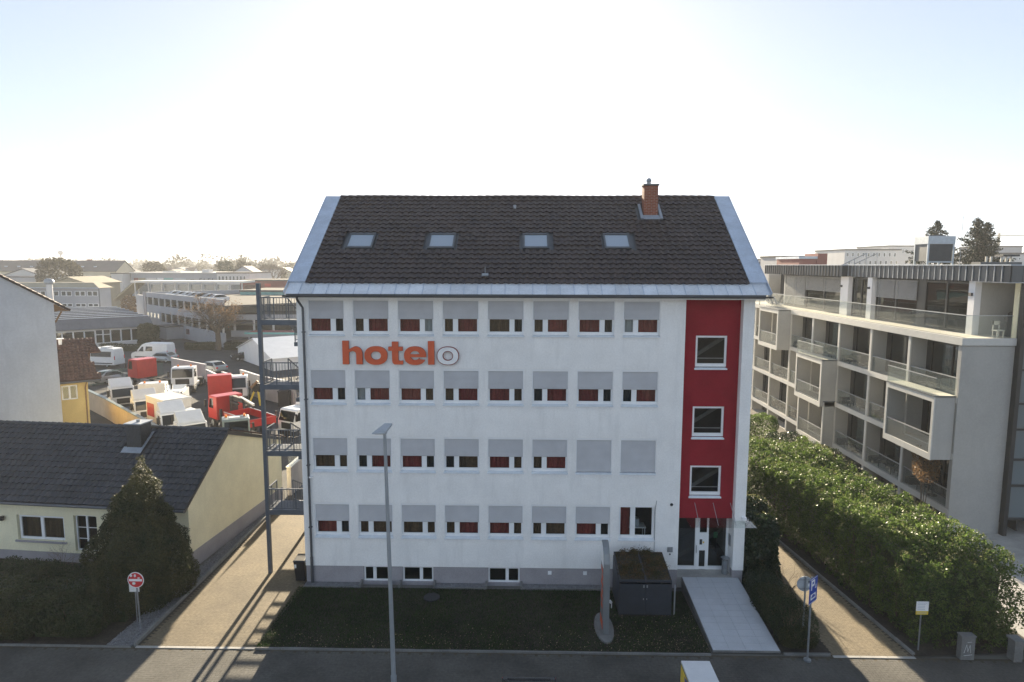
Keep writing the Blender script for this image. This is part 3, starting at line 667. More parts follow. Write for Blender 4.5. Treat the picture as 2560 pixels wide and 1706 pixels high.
# chimney in single brick courses
ch = part('chimney', MB().box(14.80, 15.44, 4.42, 5.02, 15.9, 17.80), 'mortar', hotel)
brk = MB(); nb = 0
for k in range(22):
    z = 16.15+k*0.076
    for side_ in range(4):
        for j in range(3):
            o_ = 0.5 if k % 2 else 0
            L = 0.66 if side_ in (0, 2) else 0.62
            a = (j-0.5+o_)*0.245; b = a+0.23
            a = max(a, 0); b = min(b, L)
            if b-a < 0.04: continue
            bm = brk; zz = (z, z+0.064)
            if side_ == 0: bm.box(14.79+a, 14.79+b, 4.41-0.002, 4.45, *zz)
            elif side_ == 2: bm.box(14.79+a, 14.79+b, 4.99, 5.032, *zz)
            elif side_ == 1: bm.box(14.79-0.002, 14.83, 4.41+a, 4.41+b, *zz)
            else: bm.box(15.41, 15.452, 4.41+a, 4.41+b, *zz)
            nb += 1
stuff(part('bricks', brk, 'brick', ch, fix=False))
part('chimney_cap', MB().box(14.75, 15.49, 4.37, 5.07, 17.83, 17.90), 'concrete_dark', ch)
part('chimney_pot', MB().tube([(15.05, 4.72, 17.9), (15.05, 4.72, 18.02), (15.05, 4.72, 18.06), (15.05, 4.72, 18.16), (15.05, 4.72, 18.2)], [0.10, 0.10, 0.13, 0.10, 0.06], 12), 'galv', ch)
part('flashing', slab(14.62, 15.60, 4.12, 4.40, 0.05, 0.075), 'lead', ch); part('flashing', slab(14.60, 14.72, 4.10, 5.15, 0.055, 0.13), 'lead', ch); part('flashing', slab(15.52, 15.64, 4.10, 5.15, 0.055, 0.13), 'lead', ch)

# sign letters -------------------------------------------------------------
def letter_mesh(name, loops, depth):
    cu = bpy.data.curves.new(name, 'CURVE'); cu.dimensions = '2D'; cu.fill_mode = 'BOTH'; cu.extrude = depth/2; cu.bevel_depth = 0.0
    for lp in loops:
        sp = cu.splines.new('POLY'); sp.points.add(len(lp)-1); sp.use_cyclic_u = True
        for p, (a, b) in zip(sp.points, lp): p.co = (a, b, 0, 1)
    o = bpy.data.objects.new(name, cu); C.objects.link(o); bpy.context.view_layer.update()
    me = bpy.data.meshes.new_from_object(o.evaluated_get(bpy.context.evaluated_depsgraph_get()))
    bpy.data.objects.remove(o); bpy.data.curves.remove(cu); return me
def ell(cx, cy, rx, ry, n=40, p=2.25, a0=0, a1=360):
    out = []
    for k in range(n+(0 if a1-a0 == 360 else 1)):
        a = R(a0+(a1-a0)*k/n); c, s = math.cos(a), math.sin(a)
        out.append((cx+rx*math.copysign(abs(c)**(2/p), c), cy+ry*math.copysign(abs(s)**(2/p), s)))
    return out
XH = 0.755                                       # x-height in metres, ascender 1.0
def l_o(x0, x1): c = (x0+x1)/2; r = (x1-x0)/2; return [ell(c, XH/2, r, XH/2+0.02), ell(c, XH/2, r-0.275, XH/2-0.20, p=2.1)]
def l_h(x0, x1):
    s = 0.27; r = (x1-x0-s)
    outer = ell(x1-0.33, XH-0.36, 0.33, 0.37, 12, 2.4, 0, 90); inner = ell(x1-0.27-0.155, XH-0.33, 0.155, 0.14, 10, 2.1, 90, 0)
    return [[(x0, 0), (x0+s, 0), (x0+s, XH-0.33)]+[(x0+s+0.01, XH-0.24)]+[(q[0], q[1]) for q in reversed(ell(x1-0.27-0.155, XH-0.33, 0.155, 0.14, 10, 2.1, 0, 90))]+[(x1-s, 0), (x1, 0)]+outer+[(x0+s+0.12, XH-0.05), (x0+s, XH-0.12), (x0+s, 1.0), (x0, 1.0)]]
def l_t(x0, x1):
    a, b = x0+0.155, x0+0.155+0.27
    return [[(x0, XH-0.17), (a, XH-0.17), (a, 0.16), (a+0.03, 0.05), (a+0.11, 0.0), (x1, 0.0), (x1, 0.16), (b+0.02, 0.16), (b, 0.20), (b, XH-0.17), (x1-0.01, XH-0.17), (x1-0.01, XH), (b, XH), (b, 0.97), (a, 0.97), (a, XH), (x0, XH)]]
def l_e(x0, x1):
    c = (x0+x1)/2; r = (x1-x0)/2
    outer = ell(c, XH/2, r, XH/2+0.02, 44, 2.25, -4, 328)
    # open bowl: outer arc counter-clockwise from right end of the bar round to the tail, then back inside
    inner = ell(c, XH/2, r-0.275, XH/2-0.19, 24, 2.0, 325, 188)
    lp = outer+[(x1-0.05, 0.20), (c+r*0.42, 0.225)]+[q for q in inner if q[1] < 0.30]+[(x0+0.27, 0.315), (x1-0.0, 0.315)]
    eye = [q for q in ell(c, XH/2+0.045, r-0.275, XH/2-0.22, 30, 2.0, 0, 180)]
    return [lp, [(q[0], max(q[1], XH/2+0.06)) for q in eye]]
sgn = thing('hotel_sign', 'raised orange lowercase letters with a white last letter above the second window row', 'sign', (1.42, -0.02, 9.86))
spec_ = [('h', l_h, 1.42, 2.27), ('o', l_o, 2.35, 3.33), ('t', l_t, 3.37, 3.99), ('e', l_e, 4.03, 4.97), ('l', None, 5.05, 5.32), ('o', l_o, 5.42, 6.36)]
for i, (chh, fn, a, b) in enumerate(spec_):
    loops = fn(a, b) if fn else [[(a, 0), (b, 0), (b, 1.0), (a, 1.0)]]
    body = letter_mesh('letter', loops, 0.09)
    if i == 5: c5 = (a+b)/2; r5 = (b-a)/2; loops = [ell(c5, XH/2, r5-0.03, XH/2-0.01), ell(c5, XH/2, r5-0.245, XH/2-0.17, p=2.1)]
    face = letter_mesh('letter_face', loops, 0.01)
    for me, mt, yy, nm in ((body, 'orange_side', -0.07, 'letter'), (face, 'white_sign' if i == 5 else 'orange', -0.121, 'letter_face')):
        for v in me.vertices: x_, z_ = v.co.x, v.co.y; dp = v.co.z; v.co = (x_-1.42, yy+0.02+dp, z_)
        fixn(me); me.materials.append(MATS[mt])
        o = bpy.data.objects.new(nm, me); C.objects.link(o)
        o.parent = sgn if nm == 'letter' else last
        if nm == 'letter': last = o; o['label'] = ('white letter ' if i == 5 else 'orange letter ')+chh
# ================================================================== FIRE ESCAPE
fe = thing('fire_escape', 'blue grey steel fire escape stair on the left gable of the hotel', 'fire escape', (-1.5, 0.9, 0))
FX0, FX1, FY0, FY1, FYB = -2.55, -0.62, 0.88, 2.15, 5.2
for (px, py, pz) in ((-2.49, 0.94, 13.25), (-2.49, 6.4, 13.25)):
    part('post', MB().box(px-0.08, px+0.08, py-0.08, py+0.08, 0.0, pz), 'steel', fe)
def railing(pts, z_off=1.0, bal=0.13, parent=None, first=True):
    rail = MB(); bs = MB()
    for a, b in zip(pts, pts[1:]):
        a = Vector(a); b = Vector(b); u = Vector((0, 0, 1))
        rail.bar(a+u*z_off, b+u*z_off, 0.045); rail.bar(a+u*0.1, b+u*0.1, 0.03)
        n = max(1, int((b-a).length/bal))
        for k in range(n+1):
            p = a.lerp(b, k/n); t = 0.04 if k % 5 == 0 else 0.016
            bs.box(p.x-t/2, p.x+t/2, p.y-t/2, p.y+t/2, p.z+(0.0 if t > 0.02 else 0.1), p.z+z_off)
    r = part('railing', rail, 'steel', parent); part('balusters', bs, 'steel', r)
FZ = [11.62, 8.75, 5.72, 2.98]                    # front half landings
for z in FZ:
    pl = part('landing', MB().box(FX0, FX1, FY0, FY0+0.06, z-0.2, z+0.03).box(FX0, FX1, FY1-0.06, FY1, z-0.2, z).box(FX0, FX0+0.06, FY0+0.061, FY1-0.061, z-0.2, z+0.03).box(FX1-0.06, FX1, FY0+0.061, FY1-0.061, z-0.2, z+0.03), 'steel', fe)
    gr = MB()
    for k in range(20): yy = FY0+0.08+k*(FY1-FY0-0.16)/19; gr.box(FX0+0.06, FX1-0.06, yy-0.016, yy+0.016, z-0.03, z)
    part('grating', gr, 'steel', pl)
    railing([(FX0+0.06, FY1-0.05, z), (FX0+0.06, FY0+0.04, z), (FX1-0.04, FY0+0.04, z)], parent=fe)
    # floor level landing at the back, 1.45 m lower, and the flight between them
    zb = z-1.48
    pb = part('landing', MB().box(FX0, FX1, FYB, FYB+1.3, zb-0.2, zb-0.16).box(FX0, FX1, FYB, FYB+0.06, zb-0.159, zb), 'steel', fe)
    gr = MB()
    for k in range(20): yy = FYB+0.08+k*1.14/19; gr.box(FX0+0.06, FX1-0.06, yy-0.016, yy+0.016, zb-0.03, zb)
    part('grating', gr, 'steel', pb)
    railing([(FX0+0.06, FYB+1.3, zb), (FX0+0.06, FYB, zb)], parent=fe)
    for (xa, xb, z0, z1) in ((-1.75, -0.66, z, zb),):
        if z1 > 13.0: continue
        fl = part('stringer', MB().bar((xa, FY1-0.05, z0-0.08), (xa, FYB+0.05, z1-0.08), 0.03, 0.24).bar((xb, FY1-0.05, z0-0.08), (xb, FYB+0.05, z1-0.08), 0.03, 0.24), 'steel', fe)
        for k in range(1, 9):
            t = k/9; yy = FY1+(FYB-FY1)*t; zz = z0+(z1-z0)*t
            part('tread', MB().box(xa+0.02, xb-0.02, yy-0.13, yy+0.13, zz-0.02, zz+0.02), 'steel', fl)
        railing([(xa, FY1, z0), (xa, FYB, z1)], parent=fe, bal=0.3)
# ================================================================== THINGS IN FRONT
# street lamp
lamp = thing('street_lamp', 'slim grey street lamp with flat head in front of the hotel', 'street lamp', (5.2, -9.0, 0))
part('pole', MB().tube([(5.23, -9, 0), (5.23, -9, 1.75)], [0.092, 0.088], 16).tube([(5.23, -9, 1.75), (5.11, -9, 9.30)], [0.072, 0.046], 16), 'lamp_grey', lamp, smooth=True)
part('lamp_head', MB().hexa([(4.78, -9.25, 9.26), (5.18, -9.20, 9.26), (5.24, -8.52, 9.34), (5.02, -8.52, 9.34), (4.80, -9.23, 9.31), (5.19, -9.18, 9.34), (5.25, -8.53, 9.42), (5.01, -8.53, 9.42)]), 'lamp_grey', lamp, bevel=0.02)
part('lamp_joint', MB().box(5.06, 5.17, -9.06, -8.9, 9.22, 9.33), 'lamp_grey', lamp)
part('lens', MB().box(4.86, 5.10, -9.15, -8.8, 9.235, 9.255), 'headlamp', lamp)
# advertising pylon
py = thing('pylon_sign', 'tall narrow grey advertising pylon with orange lettering on the lawn', 'sign', (12.25, -3.4, 0))
n = 24; el = [(12.26+0.36*math.cos(2*math.pi*k/n), -3.4+1.05*math.sin(2*math.pi*k/n)) for k in range(n)]
part('base', MB().prism(el, 'z', 0.0, 0.12), 'concrete_dark', py)
prof = [(-3.95, 0.12), (-3.10, 0.12), (-3.10, 3.48), (-3.2, 3.56), (-3.4, 3.56), (-3.62, 3.45), (-3.8, 3.25), (-3.92, 2.9), (-3.95, 2.5)]
part('pylon_body', MB().prism(prof, 'x', 12.14, 12.38), 'totem_grey', py, bevel=0.02)
part('top_panel', MB().prism([(-3.9, 2.75), (-3.15, 2.75), (-3.15, 3.45), (-3.25, 3.52), (-3.4, 3.52), (-3.6, 3.42), (-3.77, 3.22)], 'x', 12.128, 12.139), 'white_sign', py)
lt = MB()
for k in range(6): lt.box(12.128, 12.139, -3.75, -3.3 if k % 2 else -3.45, 1.05+k*0.28, 1.22+k*0.28)
part('lettering', lt, 'orange', py); part('orange_panel', MB().box(12.128, 12.139, -3.9, -3.2, 0.3, 0.62), 'orange', py)
# bin enclosure with planted lids
bx = thing('bin_enclosure', 'anthracite bin enclosure with two sedum planted lids and double doors', 'bin shed', (14.0, -1.5, 0))
X0, X1, Y0, Y1 = 12.97, 15.08, -2.42, -0.52
part('side_panel', MB().prism([(Y0+0.03, 0.03), (Y1, 0.03), (Y1, 1.72), (Y0+0.03, 1.42)], 'x', X0, X0+0.04), 'anthracite', bx)
part('side_panel', MB().prism([(Y0+0.03, 0.03), (Y1, 0.03), (Y1, 1.72), (Y0+0.03, 1.42)], 'x', X1-0.04, X1), 'anthracite', bx)
part('back_panel', MB().box(X0+0.041, X1-0.041, Y1-0.04, Y1, 0.03, 1.70), 'anthracite', bx)
part('middle_panel', MB().box(14.0, 14.04, Y0+0.05, Y1-0.05, 0.03, 1.38), 'anthracite', bx)
for a, b in ((X0+0.02, 14.015), (14.03, X1-0.02)):
    dr = part('door', MB().box(a, b, Y0-0.01, Y0+0.029, 0.08, 1.38), 'anthracite', bx, bevel=0.008)
    hx = 13.95 if a < 13.5 else 14.08
    part('lock', MB().box(hx-0.025, hx+0.025, Y0-0.04, Y0-0.011, 1.24, 1.34), 'steel_light', dr); part('hinge', MB().box(hx-0.02, hx+0.01, Y0-0.025, Y0-0.011, 0.72, 0.78), 'steel_light', dr)
    def lid(y, h=0.0): return 1.46+(y-Y0)/(Y1-Y0)*0.30+h
    ld = part('lid_tray', MB().hexa([(a, Y0-0.03, lid(Y0)), (b, Y0-0.03, lid(Y0)), (b, Y1+0.02, lid(Y1)), (a, Y1+0.02, lid(Y1)), (a, Y0-0.03, lid(Y0, .09)), (b, Y0-0.03, lid(Y0, .09)), (b, Y1+0.02, lid(Y1, .09)), (a, Y1+0.02, lid(Y1, .09))]), 'anthracite', bx)
    part('substrate', MB().hexa([(a+.04, Y0+0.02, lid(Y0, .05)), (b-.03, Y0+0.02, lid(Y0, .05)), (b-.03, Y1-0.02, lid(Y1, .05)), (a+.04, Y1-0.02, lid(Y1, .05)), (a+.04, Y0+0.02, lid(Y0, .10)), (b-.03, Y0+0.02, lid(Y0, .10)), (b-.03, Y1-0.02, lid(Y1, .10)), (a+.04, Y1-0.02, lid(Y1, .10))]), 'soil', ld)
    P = []
    gg = np.random.default_rng(int(a*100))
    for k in range(13):
        cx, cy = gg.uniform(a+0.1, b-0.1), gg.uniform(Y0+0.1, Y1-0.05); m = 130
        if k > 7: cy = gg.uniform(Y1-0.3, Y1-0.05)
        q = gg.normal(size=(m, 3))*(0.09, 0.09, 0.09); q[:, 2] = np.abs(q[:, 2]); q += (cx, cy, lid(cy, .10)); P.append(q)
    P.append(np.stack([gg.uniform(a+.05, b-.05, 1200), (yy_ := gg.uniform(Y0+.03, Y1-.03, 1200)), 1.46+(yy_-Y0)/(Y1-Y0)*0.30+0.11], 1))
    P = np.concatenate(P); V, F = leaves(P, np.full(len(P), 0.028), None, seed=int(a*10)); stuff(np_mesh('sedum', V, F, 'sedum', ld))
part('stay_post', MB().tube([(15.22, -2.3, 0), (15.22, -2.3, 1.3)], 0.03, 8), 'steel_light', thing('gate_post', 'short steel post between bin enclosure and ramp', 'post', (15.22, -2.3, 0)))
single('spot_light', MB().tube([(12.75, -1.9, 0.05), (12.75, -1.9, 0.28)], 0.02, 6).tube([(12.75, -1.9, 0.28), (12.66, -1.9, 0.36)], [0.05, 0.07], 10), 'pvc', 'small white garden spotlight left of the bin enclosure', 'spotlight')
# wheelie bin
wb = thing('wheelie_bin', 'black wheelie bin at the left corner of the hotel', 'bin', (-0.78, 0.1, 0.02))
part('bin_body', MB().hexa([(-0.99, 0.02, 0.08), (-0.6, 0.02, 0.08), (-0.6, 0.48, 0.08), (-0.99, 0.48, 0.08), (-1.05, -0.06, 1.0), (-0.56, -0.06, 1.0), (-0.56, 0.56, 1.0), (-1.05, 0.56, 1.0)]), 'black_plastic', wb, bevel=0.02)
part('lid', MB().hexa([(-1.08, -0.1, 1.0), (-0.53, -0.1, 1.0), (-0.53, 0.6, 1.02), (-1.08, 0.6, 1.02), (-1.04, -0.06, 1.06), (-0.57, -0.06, 1.06), (-0.57, 0.56, 1.11), (-1.04, 0.56, 1.11)]), 'black_plastic', wb, bevel=0.015)
for wx in (-0.98, -0.62): part('wheel', MB().tube([(wx-0.03, 0.5, 0.12), (wx+0.03, 0.5, 0.12)], 0.10, 14), 'rubber', wb)
part('sticker', MB().box(-1.0, -0.92, -0.067, -0.055, 0.72, 0.88), 'paper', wb)
# ashtray bin
ab = thing('ashtray_bin', 'round steel ashtray bin beside the entrance door', 'bin', (18.03, 0.35, 0.5))
part('bin_tube', MB().cyl(18.03, 0.35, 0.5, 1.12, 0.13, 18), 'galv', ab, smooth=True); part('ash_tray', MB().tube([(18.03, 0.35, 1.18), (18.03, 0.35, 1.24), (18.03, 0.35, 1.25)], [0.10, 0.19, 0.15], 18), 'steel_light', ab, smooth=True)
part('stem', MB().cyl(18.03, 0.35, 1.12, 1.18, 0.05, 10), 'galv', ab)
# parking sign, round sign seen from the back
ps = thing('parking_sign', 'blue parking sign on a galvanised post right of the ramp', 'sign', (19.31, -5.22, 0))
part('post', MB().tube([(19.31, -5.22, 0), (19.31, -5.22, 3.15)], 0.034, 12), 'galv', ps, smooth=True); part('foot', MB().cyl(19.31, -5.22, 0, 0.06, 0.13, 14), 'galv', ps)
def panel_rot(cx, cy, z0, z1, wd, ang, th=0.006, sh=0.0):
    d = Vector((math.cos(ang), math.sin(ang), 0)); nn = Vector((-d.y, d.x, 0))
    c = Vector((cx, cy, 0)); a = c-d*wd/2+nn*sh; b = c+d*wd/2+nn*sh
    return MB().hexa([(*(a-nn*th)[:2], z0), (*(b-nn*th)[:2], z0), (*(b+nn*th)[:2], z0), (*(a+nn*th)[:2], z0), (*(a-nn*th)[:2], z1), (*(b-nn*th)[:2], z1), (*(b+nn*th)[:2], z1), (*(a+nn*th)[:2], z1)]), d, nn
ANG = R(43)
pb_, d, nn = panel_rot(19.36, -5.25, 2.22, 3.15, 0.62, ANG)
part('sign_board', pb_, 'sign_blue', ps)
def on_panel(mb, c, d, nn, strokes, side_, t=0.002, gap=0.009):
    # strokes: rectangles (u0,u1,z0,z1) set proud of the panel face
    for u0, u1, z0, z1 in strokes:
        o = nn*(side_*gap); a = Vector((c[0], c[1], 0))+d*u0+o; b = Vector((c[0], c[1], 0))+d*u1+o; e = nn*t
        mb.hexa([(*(a-e)[:2], z0), (*(b-e)[:2], z0), (*(b+e)[:2], z0), (*(a+e)[:2], z0), (*(a-e)[:2], z1), (*(b-e)[:2], z1), (*(b+e)[:2], z1), (*(a+e)[:2], z1)])
    return mb
cP = (19.36, -5.25)
Ps = [(-0.20, -0.12, 2.72, 3.08), (-0.12, 0.06, 3.01, 3.08), (-0.12, 0.06, 2.85, 2.92), (0.02, 0.09, 2.88, 3.05), (0.12, 0.22, 2.72, 2.76), (0.16, 0.20, 2.76, 2.86)]
wl = MB(); on_panel(wl, cP, d, nn, Ps, -1); on_panel(wl, cP, d, nn, [(-0.2, 0.2, 2.36, 2.56)], -1); on_panel(wl, cP, d, nn, [(-0.29, 0.29, 3.12, 3.135), (-0.29, 0.29, 2.235, 2.25)], -1)
part('lettering', wl, 'white_sign', ps); part('pictogram', on_panel(MB(), cP, d, nn, [(-0.14, 0.14, 2.42, 2.49), (-0.08, 0.08, 2.49, 2.53)], -1, gap=0.012), 'sign_blue', ps)
rs = thing('road_sign', 'round traffic sign seen from its plain grey back behind the parking sign', 'sign', (19.85, -3.55, 0))
part('post', MB().tube([(19.85, -3.55, 0), (19.85, -3.55, 2.33)], 0.032, 12), 'galv', rs, smooth=True)
part('sign_disc', MB().tube([(19.85, -3.50, 2.02), (19.85, -3.485, 2.02)], 0.30, 32), 'sign_back', rs); part('clamp', MB().box(19.60, 20.10, -3.53, -3.505, 2.18, 2.21).box(19.60, 20.10, -3.53, -3.505, 1.83, 1.86), 'galv', rs); part('sticker', MB().box(19.97, 20.07, -3.51, -3.503, 2.07, 2.15), 'print', rs); part('sticker', MB().box(19.97, 20.07, -3.51, -3.503, 1.92, 2.02), 'paper', rs)
# no entry sign with stickers
ne = thing('no_entry_sign', 'red no entry sign with white bar and stickers left of the driveway', 'sign', (-5.75, -3.8, 0))
part('post', MB().tube([(-5.72, -3.77, 0), (-5.78, -3.77, 2.3)], 0.03, 10), 'galv', ne, smooth=True)
part('sign_disc', MB().tube([(-5.76, -3.80, 2.01), (-5.76, -3.815, 2.01)], 0.315, 36), 'white_sign', ne); part('red_disc', MB().tube([(-5.76, -3.816, 2.01), (-5.76, -3.822, 2.01)], 0.285, 36), 'sign_red', ne)
part('white_bar', MB().box(-6.01, -5.51, -3.829, -3.823, 1.965, 2.055), 'white_sign', ne)
for sx, sz, sw, shh in ((-5.92, 2.19, 0.045, 0.055), (-5.77, 2.19, 0.04, 0.06), (-5.83, 1.88, 0.06, 0.055), (-5.63, 2.10, 0.045, 0.03)): part('sticker', MB().prism([(sx-sw, sz-shh*.6), (sx, sz-shh), (sx+sw, sz-shh*.5), (sx+sw, sz+shh*.8), (sx-sw*.4, sz+shh), (sx-sw, sz+shh*.5)], 'y', -3.834, -3.830), 'paper', ne)
nb_ = thing('notice_board', 'weathered white notice board on a thin post behind the no entry sign', 'sign', (-6.1, -3.3, 0))
part('post', MB().tube([(-6.12, -3.32, 0), (-6.12, -3.32, 1.75)], 0.02, 8), 'galv', nb_); part('board', MB().box(-6.34, -5.94, -3.345, -3.335, 1.28, 1.76), 'paper', nb_)
ws = thing('hedge_notice', 'small white and yellow notice sign on a post in front of the laurel hedge', 'sign', (23.65, -4.55, 0))
part('post', MB().tube([(23.66, -4.5, 0), (23.66, -4.5, 1.9)], 0.025, 8), 'galv', ws); part('board', MB().box(23.44, 23.88, -4.56, -4.54, 1.57, 1.93), 'white_sign', ws); part('yellow_board', MB().box(23.44, 23.88, -4.56, -4.54, 1.43, 1.565), 'sign_yellow', ws)
tx = MB()
for k in range(5): tx.box(23.48, 23.84-rnd.uniform(0, .1), -4.566, -4.561, 1.87-k*.06, 1.885-k*.06)
for k in range(2): tx.box(23.48, 23.82, -4.566, -4.561, 1.52-k*.05, 1.53-k*.05)
part('lettering', tx, 'sign_back', ws)
cb = thing('utility_cabinet', 'low grey utility cabinet with white graffiti at the hedge end', 'cabinet', (25.05, -5.0, 0))
part('cabinet_body', MB().box(24.80, 25.28, -5.1, -4.85, 0.02, 0.90), 'concrete_dark', cb, bevel=0.01); part('cabinet_cap', MB().box(24.78, 25.30, -5.12, -4.83, 0.901, 0.94), 'concrete_dark', cb)
gf = MB()
for (u0, z0, u1, z1) in ((24.9, .3, 24.98, .62), (24.98, .62, 25.03, .35), (25.03, .35, 25.1, .6), (25.1, .6, 25.14, .3), (24.9, .2, 25.2, .24), (25.0, .7, 25.14, .72)): gf.bar((u0, -5.104, z0), (u1, -5.104, z1), 0.004, 0.018, (0, 1, 0))
part('graffiti', gf, 'paper', cb)
single('stone_pillar', MB().box(26.65, 26.95, -5.15, -4.8, 0, 0.75).box(26.6, 27.0, -5.2, -4.75, 0.751, 0.82), 'concrete_dark', 'low pale stone pillar at the far right hedge end', 'pillar')
# yellow sided box at the kerb
ad = thing('advertising_box', 'white topped box with yellow and blue printed side panel at the kerb', 'box', (14.4, -9.3, 0))
ax0, ax1, ay0, ay1, az = 13.98, 14.86, -10.9, -8.42, 2.0
part('box_body', MB().box(ax0, ax1, ay0, ay1, 0.35, az), 'white_paint', ad, bevel=0.02)
part('side_print', MB().box(ax0-0.008, ax0-0.002, ay0+0.05, ay1-0.06, 0.4, az-0.08), 'sign_yellow', ad)
part('edge_trim', MB().box(ax0-0.014, ax0-0.009, ay0, ay1-0.02, az-0.075, az-0.055).box(ax0-0.014, ax0-0.009, ay1-0.055, ay1-0.035, 0.36, az-0.076), 'dark', ad)
part('blue_print', MB().prism([(-8.95, 1.82), (-9.35, 1.85), (-9.75, 1.35), (-9.3, 1.3)], 'x', ax0-0.018, ax0-0.0145).prism([(-9.15, 1.88), (-9.6, 1.88), (-9.75, 1.6), (-9.5, 1.6)], 'x', ax0-0.018, ax0-0.0145), 'sign_blue', ad)
for px in (ax0+0.1, ax1-0.1):
    for py_ in (ay0+0.15, ay1-0.15): part('leg', MB().box(px-0.04, px+0.04, py_-0.04, py_+0.04, -0.05, 0.349), 'galv', ad)
# ================================================================== LEFT HOUSES
def window_set(parent, axis, t, u0, u1, z0, z1, n=2, frame=0.07, mat='pvc', gl='glass', cur=None, depth=0.06, bars=None, name='window'):
    # framed window in an opening: axis 'y' at y=t (facing -y) or axis 'x' at x=t
    def bx(m, a, b, ta, tb, c, d): return m.box(a, b, ta, tb, c, d) if axis == 'y' else m.box(ta, tb, a, b, c, d)
    s = MB(); bx(s, u0, u0+frame, t, t+depth, z0, z1); bx(s, u1-frame, u1, t, t+depth, z0, z1); bx(s, u0+frame, u1-frame, t, t+depth, z0, z0+frame); bx(s, u0+frame, u1-frame, t, t+depth, z1-frame, z1)
    e = []
    for k in range(1, n):
        c = u0+(u1-u0)*k/n; bx(s, c-frame*0.7, c+frame*0.7, t-0.008, t+depth, z0+frame, z1-frame); e.append(c)
    wn = part(name, s, mat, parent); es = [u0+frame]+sum([[c-frame*0.7, c+frame*0.7] for c in e], [])+[u1-frame]
    for a, b in zip(es[::2], es[1::2]):
        g_ = MB(); bx(g_, a, b, t+depth*0.5, t+depth*0.5+0.006, z0+frame, z1-frame); part('pane', g_, gl, wn)
    if cur:
        g_ = MB(); bx(g_, u0, u1, t+depth+0.08, t+depth+0.10, z0, z1); part('curtain', g_, cur, wn)
    if bars:
        g_ = MB()
        for zz in bars: bx(g_, u0+frame, u1-frame, t+0.005, t+0.025, zz-0.015, zz+0.015)
        part('glazing_bar', g_, mat, wn)
    return wn
yh = thing('yellow_house', 'pale yellow single storey house with dark tiled roof left of the driveway', 'house', (-6.29, 1.19, 0), R(-5.3))
# local: x to the left is negative, y to the back
EZ, RY, RZ, BY, BZ = 2.98, 3.5, 5.70, 9.2, 3.75
def fz(y): return EZ+(RZ-EZ)*(y+0.35)/(RY+0.35)
HL = -14.0
hs = [(-8.75, -6.30, 0.98, 2.22), (-5.80, -4.62, 0.55, 2.34), (-4.05, -2.6, 0.98, 2.22)]
part('wall', MB().wall('y', 0.0, 0.3, HL, -0.3, 0.45, 2.95, hs), 'yellow_wall', yh)
part('gable_wall', MB().prism([(0, 0.75), (BY, 0.75), (BY, BZ-0.1), (RY, RZ-0.12), (0.0, fz(0)-0.1)], 'x', -0.3, 0.0), 'yellow_wall', yh)
part('wall', MB().box(HL, -0.31, BY-0.3, BY, 0.45, BZ-0.2).box(HL, HL+0.3, 0.31, BY-0.31, 0.45, 3.0), 'yellow_wall', yh)
part('plinth', MB().box(HL, -0.31, 0.02, 0.3, -0.05, 0.449).box(-0.3, 0.03, 0.0, BY, -0.05, 0.749), 'stucco_grey', yh)
part('interior_wall', MB().box(HL+0.4, -0.4, 1.5, 1.6, 0.3, 2.9).box(HL+0.4, -0.4, 0.31, 1.49, 2.86, 2.92), 'interior', yh)
window_set(yh, 'y', 0.12, -8.72, -6.33, 1.0, 2.2, 2, 0.11, cur=None); part('net_curtain', curtain_mesh(-8.6, -6.4, 1.0, 2.2, 0.4), 'curtain_dark', yh)
part('sill', MB().box(-8.85, -6.2, -0.08, 0.119, 0.90, 0.979), 'stucco_grey', yh)
window_set(yh, 'y', 0.12, -5.78, -4.64, 0.57, 2.32, 2, 0.06, bars=(1.15, 1.7), name='door_window')
part('arch', MB().prism([(-5.8, 2.20)]+[(-5.21+0.59*math.cos(R(180-180*k/10)), 2.22+0.13*math.sin(R(180*k/10))) for k in range(11)]+[(-4.62, 2.20), (-4.62, 2.36), (-5.8, 2.36)], 'y', 0.05, 0.10), 'yellow_wall', yh)
window_set(yh, 'y', 0.12, -4.03, -2.62, 1.0, 2.2, 2, 0.09)
part('wall_lamp', MB().cyl(-9.4, -0.12, 1.95, 2.15, 0.09, 10), 'black_plastic', yh)
ln = math.hypot(RY+0.35, RZ-EZ); yd2 = Vector((0, RY+0.35, RZ-EZ))/ln; nd2 = Vector((0, -(RZ-EZ), RY+0.35))/ln
rf = part('roof', MB().prism([(-0.33, fz(-0.33)-0.02), (RY, RZ-0.02), (BY+0.3, BZ-0.05), (BY+0.3, BZ-0.2), (RY, RZ-0.22), (-0.33, fz(-0.33)-0.15)], 'x', HL-0.2, 0.08), 'tile_dark', yh)
tile_field(rf, HL-0.2, 0.12, Vector((0, -0.35, EZ))+nd2*0.01, yd2, nd2, 14, ln/14, 46, 'tile_dark', 300, [(-4.75, -3.7, ln*0.66, ln*0.86)], lambda rc: -rc[1]*0.25+rc[0])
for k in range(38): part('ridge_tile', MB().tube([(HL-0.2+k*14.3/38, RY, RZ+0.03), (HL-0.2+k*14.3/38+0.40, RY, RZ+0.015)], [0.12, 0.105], 8), 'tile_dark', rf)
for k in range(22):
    t0, t1 = k/22, (k+1.06)/22
    part('verge_tile', MB().bar((0.10, RY+(BY+0.3-RY)*t0, RZ+0.05+(BZ-RZ)*t0), (0.10, RY+(BY+0.3-RY)*t1, RZ+0.02+(BZ-RZ)*t1), 0.22, 0.05), 'tile_brown', rf)
part('gutter', MB().tube([(HL-0.2, -0.42, EZ-0.05), (0.1, -0.42, EZ-0.05)], 0.07, 8), 'gutter', rf)
chm = part('chimney', MB().box(-4.62, -3.86, 2.35, 3.15, 4.3, 6.14), 'slate', yh)
sl = MB()
